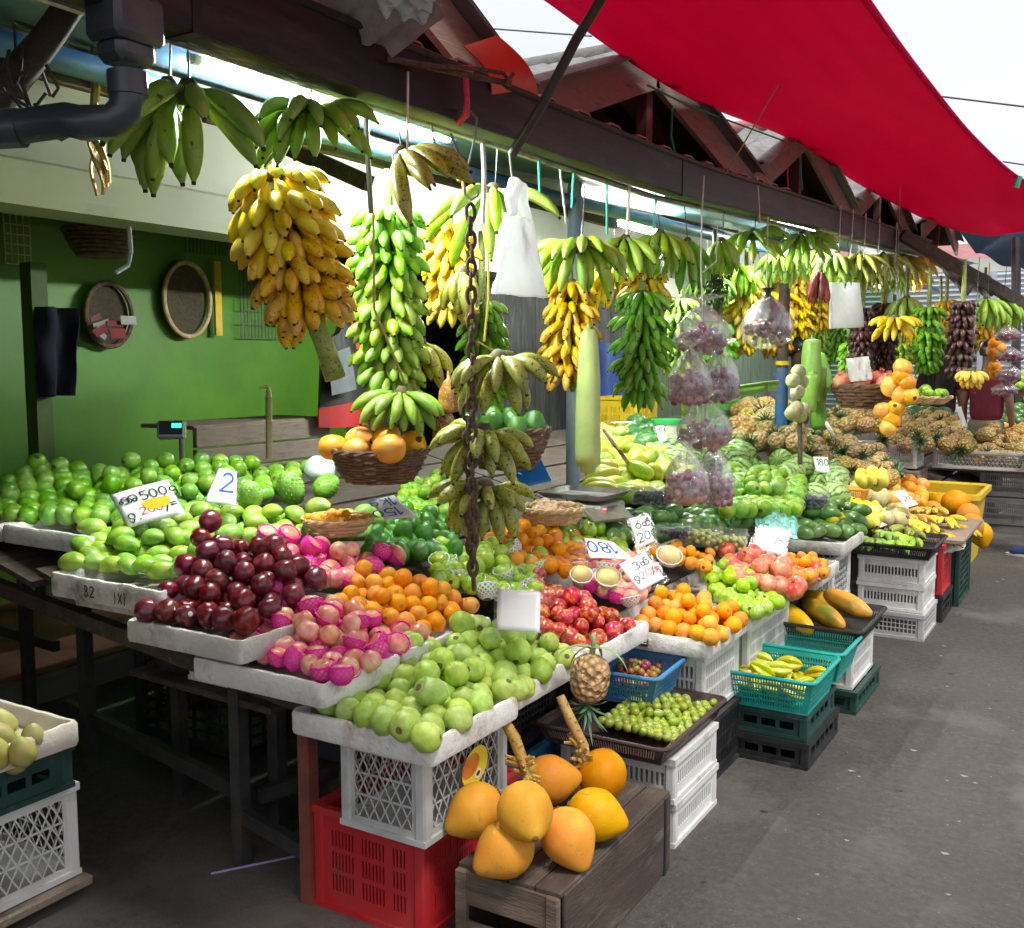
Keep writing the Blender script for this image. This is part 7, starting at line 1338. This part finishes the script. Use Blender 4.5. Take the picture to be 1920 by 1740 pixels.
# ------------------------------------------------------------------ dim wall of the green room
def wallring(label, px, py, rx, rz, mat, mesh=True):
    c = PX(px, py, -5.52); rt = thing('hanging_sieve', label, 'sieve', c); b = MB(); b.tube([c + Vector((0, rx * math.cos(a), rz * math.sin(a))) for a in np.linspace(0, 2 * PI, 40)], .016, 8, cap=False); b.build('hoop', mat, rt)
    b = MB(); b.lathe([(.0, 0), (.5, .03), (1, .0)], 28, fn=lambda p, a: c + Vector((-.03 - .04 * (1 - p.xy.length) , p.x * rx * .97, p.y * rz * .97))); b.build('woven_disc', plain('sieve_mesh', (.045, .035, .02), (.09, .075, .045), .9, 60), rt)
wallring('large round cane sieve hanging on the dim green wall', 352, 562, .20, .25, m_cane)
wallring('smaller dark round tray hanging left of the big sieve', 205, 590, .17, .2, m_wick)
def rack(label, px, py, w, h, n, m, mat):
    c = PX(px, py, -5.54); b = MB()
    for i in range(n + 1): b.bar((c.x, c.y - w / 2 + w * i / n, c.z - h / 2), (c.x, c.y - w / 2 + w * i / n, c.z + h / 2), .006, .006)
    for j in range(m + 1): b.bar((c.x + .006, c.y - w / 2, c.z - h / 2 + h * j / m), (c.x + .006, c.y + w / 2, c.z - h / 2 + h * j / m), .006, .006)
    tag(b.build('wire_rack', mat), label, 'rack')
rack('wire mesh basket front hanging at the right of the big sieve', 490, 570, .42, .5, 12, 5, m_wire); rack('pale little wire rack in the dark upper left of the room', 32, 440, .16, .34, 4, 6, m_cane); rack('dark wire rack above the big sieve', 390, 455, .4, .16, 12, 2, m_wire)
b = MB(); c = PX(408, 560, -5.53); b.box(tuple(c), (.02, .06, .52)); tag(b.build('yellow_strip', m_yelpl), 'dull yellow strip hanging beside the big sieve', 'strip')
wicker('pale bowl shaped basket hanging in the dark under the lintel', PX(188, 482, -5.0), .19, .10, .15, m_wick, rows=7)
b = MB(); c = PX(195, 615, -5.4); rn = random.Random(4)
for k in range(8): b.box((0, 0, 0), (.004, rn.uniform(.06, .12), rn.uniform(.03, .07)), Matrix.Translation(c + Vector((.012 * k, rn.uniform(-.14, .16), rn.uniform(-.06, .07)))) @ rotm(rn.uniform(-.7, .7), rn.uniform(-.3, .3), 0), k % 3)
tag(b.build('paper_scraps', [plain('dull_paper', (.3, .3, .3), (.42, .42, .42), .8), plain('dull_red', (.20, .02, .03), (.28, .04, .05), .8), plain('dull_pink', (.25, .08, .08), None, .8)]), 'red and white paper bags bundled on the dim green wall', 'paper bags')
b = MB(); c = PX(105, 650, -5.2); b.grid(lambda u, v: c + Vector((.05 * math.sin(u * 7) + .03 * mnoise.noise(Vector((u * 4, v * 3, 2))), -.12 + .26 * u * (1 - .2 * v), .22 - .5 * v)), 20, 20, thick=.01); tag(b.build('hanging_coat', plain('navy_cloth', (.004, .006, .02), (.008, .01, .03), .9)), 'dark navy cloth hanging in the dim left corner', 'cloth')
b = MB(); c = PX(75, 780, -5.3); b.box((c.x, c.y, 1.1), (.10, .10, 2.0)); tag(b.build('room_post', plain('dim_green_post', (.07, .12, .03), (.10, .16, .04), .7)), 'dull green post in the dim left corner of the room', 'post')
ab = thing('apron_bag', 'black bag with a clear pocket over a red apron behind the ripe bunch', 'bag', PX(630, 800, -3.9))
b = MB(); a = [PX(600, 640, -3.95), PX(655, 600, -3.95), PX(690, 760, -3.95), PX(596, 770, -3.95)]; b.grid(lambda u, v: (a[0] * (1 - u) + a[1] * u) * (1 - v) + (a[3] * (1 - u) + a[2] * u) * v + Vector((.03 * math.sin(u * 6), 0, 0)), 12, 12, thick=.03); b.build('black_panel', m_black, ab)
b = MB(); a = [PX(596, 765, -3.9), PX(690, 750, -3.9), PX(690, 800, -3.9), PX(596, 802, -3.9)]; b.grid(lambda u, v: (a[0] * (1 - u) + a[1] * u) * (1 - v) + (a[3] * (1 - u) + a[2] * u) * v + Vector((.02 * math.sin(u * 6), 0, 0)), 8, 8, thick=.01); b.build('red_panel', m_redpl, ab)
b = MB(); a = [PX(640, 585, -4.0), PX(690, 560, -4.0), PX(695, 700, -4.0), PX(660, 700, -4.0)]; b.grid(lambda u, v: (a[0] * (1 - u) + a[1] * u) * (1 - v) + (a[3] * (1 - u) + a[2] * u) * v, 6, 6, thick=.01); b.build('red_strap', m_redpl, ab)
b = MB(); a = [PX(615, 665, -3.84), PX(655, 650, -3.84), PX(668, 730, -3.84), PX(622, 742, -3.84)]; b.grid(lambda u, v: (a[0] * (1 - u) + a[1] * u) * (1 - v) + (a[3] * (1 - u) + a[2] * u) * v, 4, 4, thick=.003); b.build('clear_pocket', plain('grey_pocket', (.16, .18, .2), (.3, .33, .36), .2), ab)
b = MB(); c = PX(1145, 705, -4.1); b.grid(lambda u, v: c + Vector((.04 * math.sin(u * 8), -.28 + .56 * u, .30 - .6 * v)), 16, 10, thick=.012); tag(b.build('blue_apron', plain('deep_blue', (.01, .05, .28), (.015, .08, .36), .6)), 'deep blue apron hanging on the black planks behind the gourd', 'cloth')
cn = thing('sugar_cane', 'dry jointed cane standing upright behind the round mangoes', 'cane', PX(505, 850, -3.4)); a, c = PX(505, 860, -3.4), PX(504, 745, -3.4); b = MB()
for k in range(5): b.tube([a.lerp(c, k / 5), a.lerp(c, (k + .9) / 5), a.lerp(c, (k + 1) / 5)], [.016, .0155, .019], 10)
b.build('stem', plain('cane_stem', (.22, .17, .08), (.36, .30, .16), .6, 10), cn); b = MB(); b.tube([c, c + Vector((0, 0, .03)), c + Vector((.012, -.02, .05)), c + Vector((-.01, -.05, .045))], [.016, .012, .009, .004], 8); b.build('torn_top', m_cane, cn)
SK = .3
o = put('netted_melon', ball(1, (1, .9, .9), lump=.1).mesh('netted_melon', [plain('netted_white', (.62, .74, .74), (.75, .83, .83), .5, 40, bump=.5, bs=60)], True, 4), PS(600, 880, .04), (0, 0, 0), .068, 'pale netted melon in white wrapping behind the soursops', 'melon', None)
for px, py, rr, lb in ((1140, 1082, .042, 'yellow pear in a thick white foam net, nearest the three card'), (1090, 1078, .036, 'yellow pear in white foam at the edge of the red apples'), (1255, 1042, .046, 'yellow pear in white foam among the mandarins')):
    o = put('foam_wrapped_pear', ball(1, (1, 1, .95), .08, .1).mesh('pear', [skin('cream_pear', (.78, .66, .26), (.82, .70, .32), rough=.45, scale=4, spot=(.5, .36, .12), sscale=100)], True, 4), PS(px, py, .055), (.5, .4, 0), rr, lb, 'pear', None); kid('foam_net', netw[1], o)
SK = 5
b = MB()
for k in range(9): leafblade(b, PS(1168, 800, .10), k * .72, R(30), .10, .035, .8, 4)
tag(b.build('white_paper', m_paper, angle=4), 'crumpled white paper like a flower behind the papayas', 'paper')
kn = thing('knife', 'kitchen knife with a brown handle stuck in the papayas', 'knife', PS(1160, 845, .1)); b = MB(); b.tube([PS(1132, 806, .12), PS(1145, 824, .12), PS(1162, 846, .11)], [.010, .012, .009], 8); b.build('handle', m_redwood, kn); b = MB(); b.bar(PS(1162, 846, .11), PS(1180, 872, .06), .002, .03); b.build('blade', m_steel, kn)
tb = thing('food_tub', 'round tub with a green lid beside the yellow crate at the back', 'tub', PS(1250, 825, .02)); a = PS(1250, 825, .02); b = MB(); b.lathe([(0, 0), (.09, 0), (.10, .12), (0, .12)], 24, fn=lambda p, t: p + a); b.build('tub', m_whitepl, tb); b = MB(); b.lathe([(.108, .115), (.108, .145), (0, .15)], 24, fn=lambda p, t: p + a); b.build('lid', plain('green_lid', (.02, .36, .08), (.03, .42, .1), .4), tb)
b = MB(); a = [PZ(1745, 1008, .47), PZ(1800, 1002, .47), PZ(1806, 1030, .40), PZ(1752, 1042, .40)]; b.grid(lambda u, v: (a[0] * (1 - u) + a[1] * u) * (1 - v) + (a[3] * (1 - u) + a[2] * u) * v + Vector((.02 * math.sin(v * 3) + .012 * mnoise.noise(Vector((u * 5, v * 5, 0))), 0, .012 * mnoise.noise(Vector((u * 6, v * 3, 5))))), 16, 12, thick=.002)
tag(b.build('newspaper', plain('newsprint', (.44, .43, .41), (.62, .61, .58), .8, 50, 2)), 'sheet of newspaper hanging over the edge under the yellow bananas', 'newspaper')
b = MB(); c = PY(1765, 992, 6.95); b.box((c.x - .02, c.y, .475), (.42, .95, .02)); tag(b.build('display_board', m_wood), 'board under the yellow bananas at the end of the row', 'board')
poly('drinking_straw', 'lilac drinking straw lying on the ground under the table', 'straw', [PZ(395, 1638, .004), PZ(565, 1603, .004)], .004, plain('lilac_plastic', (.35, .26, .5), None, .4), 8)
for i in range(6): a = PS(1490 + i * 2, 862, .0); poly('thin_stick', 'thin dry stick in the small bundle leaning on the blue post', 'stick', [a, PX(1480 + i * 3, 770, a.x - .02)], .004, m_cane, 5, 'sticks by the blue post')
poly('dry_stick', 'forked brown stick standing under the wood apples', 'stick', [PX(1500, 870, -1.72), PX(1500, 800, -1.75), PX(1496, 690, -1.75)], [.016, .015, .012], m_darkwood, 8)
# ------------------------------------------------------------------ people
def skinned(name, pts, edges, rad, mat, parent, sub=2, extra=None):
    me = bpy.data.meshes.new(name); me.from_pydata(pts, edges, []); o = bpy.data.objects.new(name, me); COL.objects.link(o); o.modifiers.new('s', 'SKIN'); ss = o.modifiers.new('u', 'SUBSURF'); ss.levels = ss.render_levels = sub
    for d, r in zip(me.skin_vertices[0].data, rad): d.radius = (r, r) if not hasattr(r, '__len__') else r
    me.skin_vertices[0].data[0].use_root = True; bpy.context.view_layer.update(); dg = bpy.context.evaluated_depsgraph_get(); nm = bpy.data.meshes.new_from_object(o.evaluated_get(dg)); o.modifiers.clear(); o.data = nm; nm.name = name; bpy.data.meshes.remove(me)
    for m in mat if isinstance(mat, list) else [mat]: nm.materials.append(m)
    nm.polygons.foreach_set('use_smooth', [True] * len(nm.polygons)); o.parent = parent; return o
m_cloth = lambda n, c: plain(n, tuple(x * .8 for x in c), c, .85, 6, 4, .2, 40)
def person(label, loc, rz, skinc, shirt, trous, hairc, longhair=False, stride=0.0, shoe=None, h=1.0, arm=.0):
    rt = thing('person', label, 'person', loc, (0, 0, rz)); rt.scale = (h, h, h); sm = skin('skin_' + label[:12], tuple(x * .85 for x in skinc), skinc, rough=.5, scale=6, bump=0, val=0)
    V = [(0, 0, .97), (0, .0, 1.12), (0, .01, 1.33), (0, 0, 1.46), (0, -.01, 1.54), (0, -.025, 1.62), (0, -.015, 1.71)]; E = [(i, i + 1) for i in range(6)]; Rd = [(.115, .085), (.115, .08), (.13, .09), .055, .062, (.078, .092), (.066, .08)]
    for s in (-1, 1):
        i = len(V); V += [(.175 * s, 0, 1.405), (.225 * s, .02, 1.13), (.235 * s, -.05 - arm, .90 + arm * .3), (.235 * s, -.075 - arm, .82 + arm * .4)]; E += [(2, i), (i, i + 1), (i + 1, i + 2), (i + 2, i + 3)]; Rd += [.062, .042, .028, (.036, .018)]
        for k in range(5):
            j = len(V); fx = .235 * s + (k - 2) * .014 * 1.0; th = k == (4 if s < 0 else 0); L = (.062, .074, .08, .074, .06)[k]
            if th: fx = .235 * s - s * .045; L = .045
            V += [(fx, -.082 - arm, .785 + arm * .4 + (.03 if th else 0)), (fx - s * .004, -.092 - arm, .785 - L * .55 + arm * .4 + (.03 if th else 0)), (fx - s * .006, -.088 - arm + .012, .785 - L + arm * .4 + (.03 if th else 0))]; E += [(i + 3, j), (j, j + 1), (j + 1, j + 2)]; Rd += [.011, .0095, .008]
        i = len(V); st = stride * s; V += [(.09 * s, 0, .90), (.10 * s, -.02 - st * .5, .50), (.10 * s, .03 - st, .10), (.10 * s, -.02 - st, .05), (.105 * s, -.13 - st, .035)]; E += [(0, i), (i, i + 1), (i + 1, i + 2), (i + 2, i + 3), (i + 3, i + 4)]; Rd += [.088, .058, .040, .042, (.042, .026)]
    body = skinned('body', V, E, Rd, sm, rt)
    hb = MB(); 
    for sx in (-1, 1):
        hb.lathe([(.0, .012), (.009, .008), (.012, 0), (.009, -.008), (0, -.012)], 8, 0, Matrix.Translation((sx * .031, -.103, 1.655)))
    hb.build('eyes', plain('eye_' + label[:10], (.03, .02, .02), (.06, .05, .05), .2), rt, local=True)
    hb = MB(); hb.tube([(0, -.104, 1.66), (0, -.122, 1.625), (0, -.112, 1.612)], [.009, .014, .010], 8); hb.build('nose', sm, rt, local=True)
    hb = MB(); hb.tube([(-.025, -.098, 1.585), (0, -.106, 1.583), (.025, -.098, 1.585)], [.004, .008, .004], 8); hb.build('mouth', m_cloth('lips_' + label[:10], (skinc[0] * .8, skinc[1] * .5, skinc[2] * .5)), rt, local=True)
    for sx in (-1, 1): hb = MB(); hb.lathe([(0, .004), (.012, .006), (.016, 0), (.012, -.006)], 10, 0, Matrix.Translation((sx * .083, -.01, 1.645)) @ rotm(0, PI / 2, 0) @ Matrix.Diagonal((1.8, 1, 1, 1))); hb.build('ear', sm, rt, local=True)
    mh = plain('hair_' + label[:12], hairc, tuple(x * 2 for x in hairc), .45, 40, stretch=(8, 8, 1)); hb = MB()
    def hf(p, a): f = max(0, -math.sin(a)); return Vector((p.x * .088, p.y * .106 - .012, 1.675 + p.z * .095 * 1.0 + (f * .052 if p.z < .1 else 0)))
    hb.lathe([(.98, -.75), (1.05, -.35), (1.06, 0), (1.0, .35), (.8, .68), (.45, .92), (.001, 1.02)], 28, fn=lambda p, a: hf(p, a) * 1.0 + Vector((.004 * mnoise.noise(Vector((a * 6, p.z * 4, 1))), .004 * mnoise.noise(Vector((a * 6, p.z * 4, 5))), 0)))
    if longhair: hb.grid(lambda u, v: Vector(((u - .5) * (.20 + .10 * math.sin(v * 2.6)) + .012 * mnoise.noise(Vector((u * 12, v * 3, 0))), .085 + .03 * math.sin(u * PI) + .03 * v + .010 * mnoise.noise(Vector((u * 20, v * 2, 3))), 1.72 - .70 * v - .04 * mnoise.noise(Vector((u * 15, 0, 9))) * v)), 30, 14, thick=.03)
    hb.build('hair', mh, rt, angle=4, local=True)
    V2 = [(0, 0, .90), (0, 0, 1.12), (0, .01, 1.33), (0, 0, 1.425)]; E2 = [(0, 1), (1, 2), (2, 3)]; R2 = [(.195, .15), (.165, .12), (.175, .125), (.075, .07)]
    for s in (-1, 1): i = len(V2); V2 += [(.178 * s, 0, 1.402), (.212 * s, .012, 1.22)]; E2 += [(2, i), (i, i + 1)]; R2 += [.075, .062]
    skinned('shirt', V2, E2, R2, m_cloth('shirt_' + label[:12], shirt), rt)
    V3 = [(0, 0, 1.0), (0, 0, .88)]; E3 = [(0, 1)]; R3 = [(.185, .14), (.18, .14)]
    for s in (-1, 1): i = len(V3); st = stride * s; V3 += [(.09 * s, 0, .84), (.10 * s, -.02 - st * .5, .50), (.10 * s, .03 - st, .12)]; E3 += [(1, i), (i, i + 1), (i + 1, i + 2)]; R3 += [.098, .075, .062]
    skinned('trousers', V3, E3, R3, m_cloth('trousers_' + label[:12], trous), rt)
    for s in (-1, 1):
        st = stride * s; P_ = [(.102 * s, .065 - st, .045), (.102 * s, .03 - st, .055), (.102 * s, -.06 - st, .048), (.106 * s, -.15 - st, .036), (.106 * s, -.185 - st, .03)]; sh = skinned('shoe', P_, [(0, 1), (1, 2), (2, 3), (3, 4)], [.040, .048, .047, .042, .028], shoe or m_black, rt)
        hb = MB(); q = [( .102 * s + .048 * math.cos(a) * (1 if math.sin(a) > 0 else .95), -.06 - st + .155 * math.sin(a)) for a in np.linspace(0, 2 * PI, 20, endpoint=False)]
        hb.add([(x, y, z) for z in (.004, .024) for x, y in q], [tuple(range(20))[::-1], tuple(range(20, 40))] + [(k, (k + 1) % 20, 20 + (k + 1) % 20, 20 + k) for k in range(20)]); hb.build('sole', m_whitepl, sh, local=True)
    return rt
p = PY(1764, 720, 11.8); person('woman seen from behind with long loose black hair and a maroon top', (p.x, 11.8, .0), R(172), (.25, .13, .08), (.10, .015, .04), (.012, .014, .03), (.008, .007, .008), True)
p = PY(1852, 720, 11.2); person('man seen from behind in a maroon shirt and khaki trousers', (p.x, 11.2, .0), R(165), (.24, .12, .07), (.17, .012, .035), (.22, .21, .15), (.01, .008, .008), h=1.0)
p = PY(1496, 690, 8.6); person('stall keeper in a lilac shirt half hidden behind the wood apples', (p.x, 8.6, .0), R(35), (.12, .055, .035), (.26, .20, .36), (.05, .05, .07), (.01, .008, .008), h=.99)
m_navy = m_cloth('navy_shoe', (.02, .05, .20)); m_lsh = m_cloth('pale_shoe', (.42, .46, .36))
person('passer by at the right edge with only a navy sneaker in view', (-.26, 9.0, 0), R(-92), (.24, .12, .07), (.2, .2, .25), (.03, .04, .08), (.01, .01, .01), stride=.26, shoe=m_navy)
person('second passer by at the right edge with only a pale sneaker in view', (-.17, 11.4, 0), R(-92), (.24, .12, .07), (.3, .3, .2), (.06, .06, .07), (.01, .01, .01), stride=.24, shoe=m_lsh)
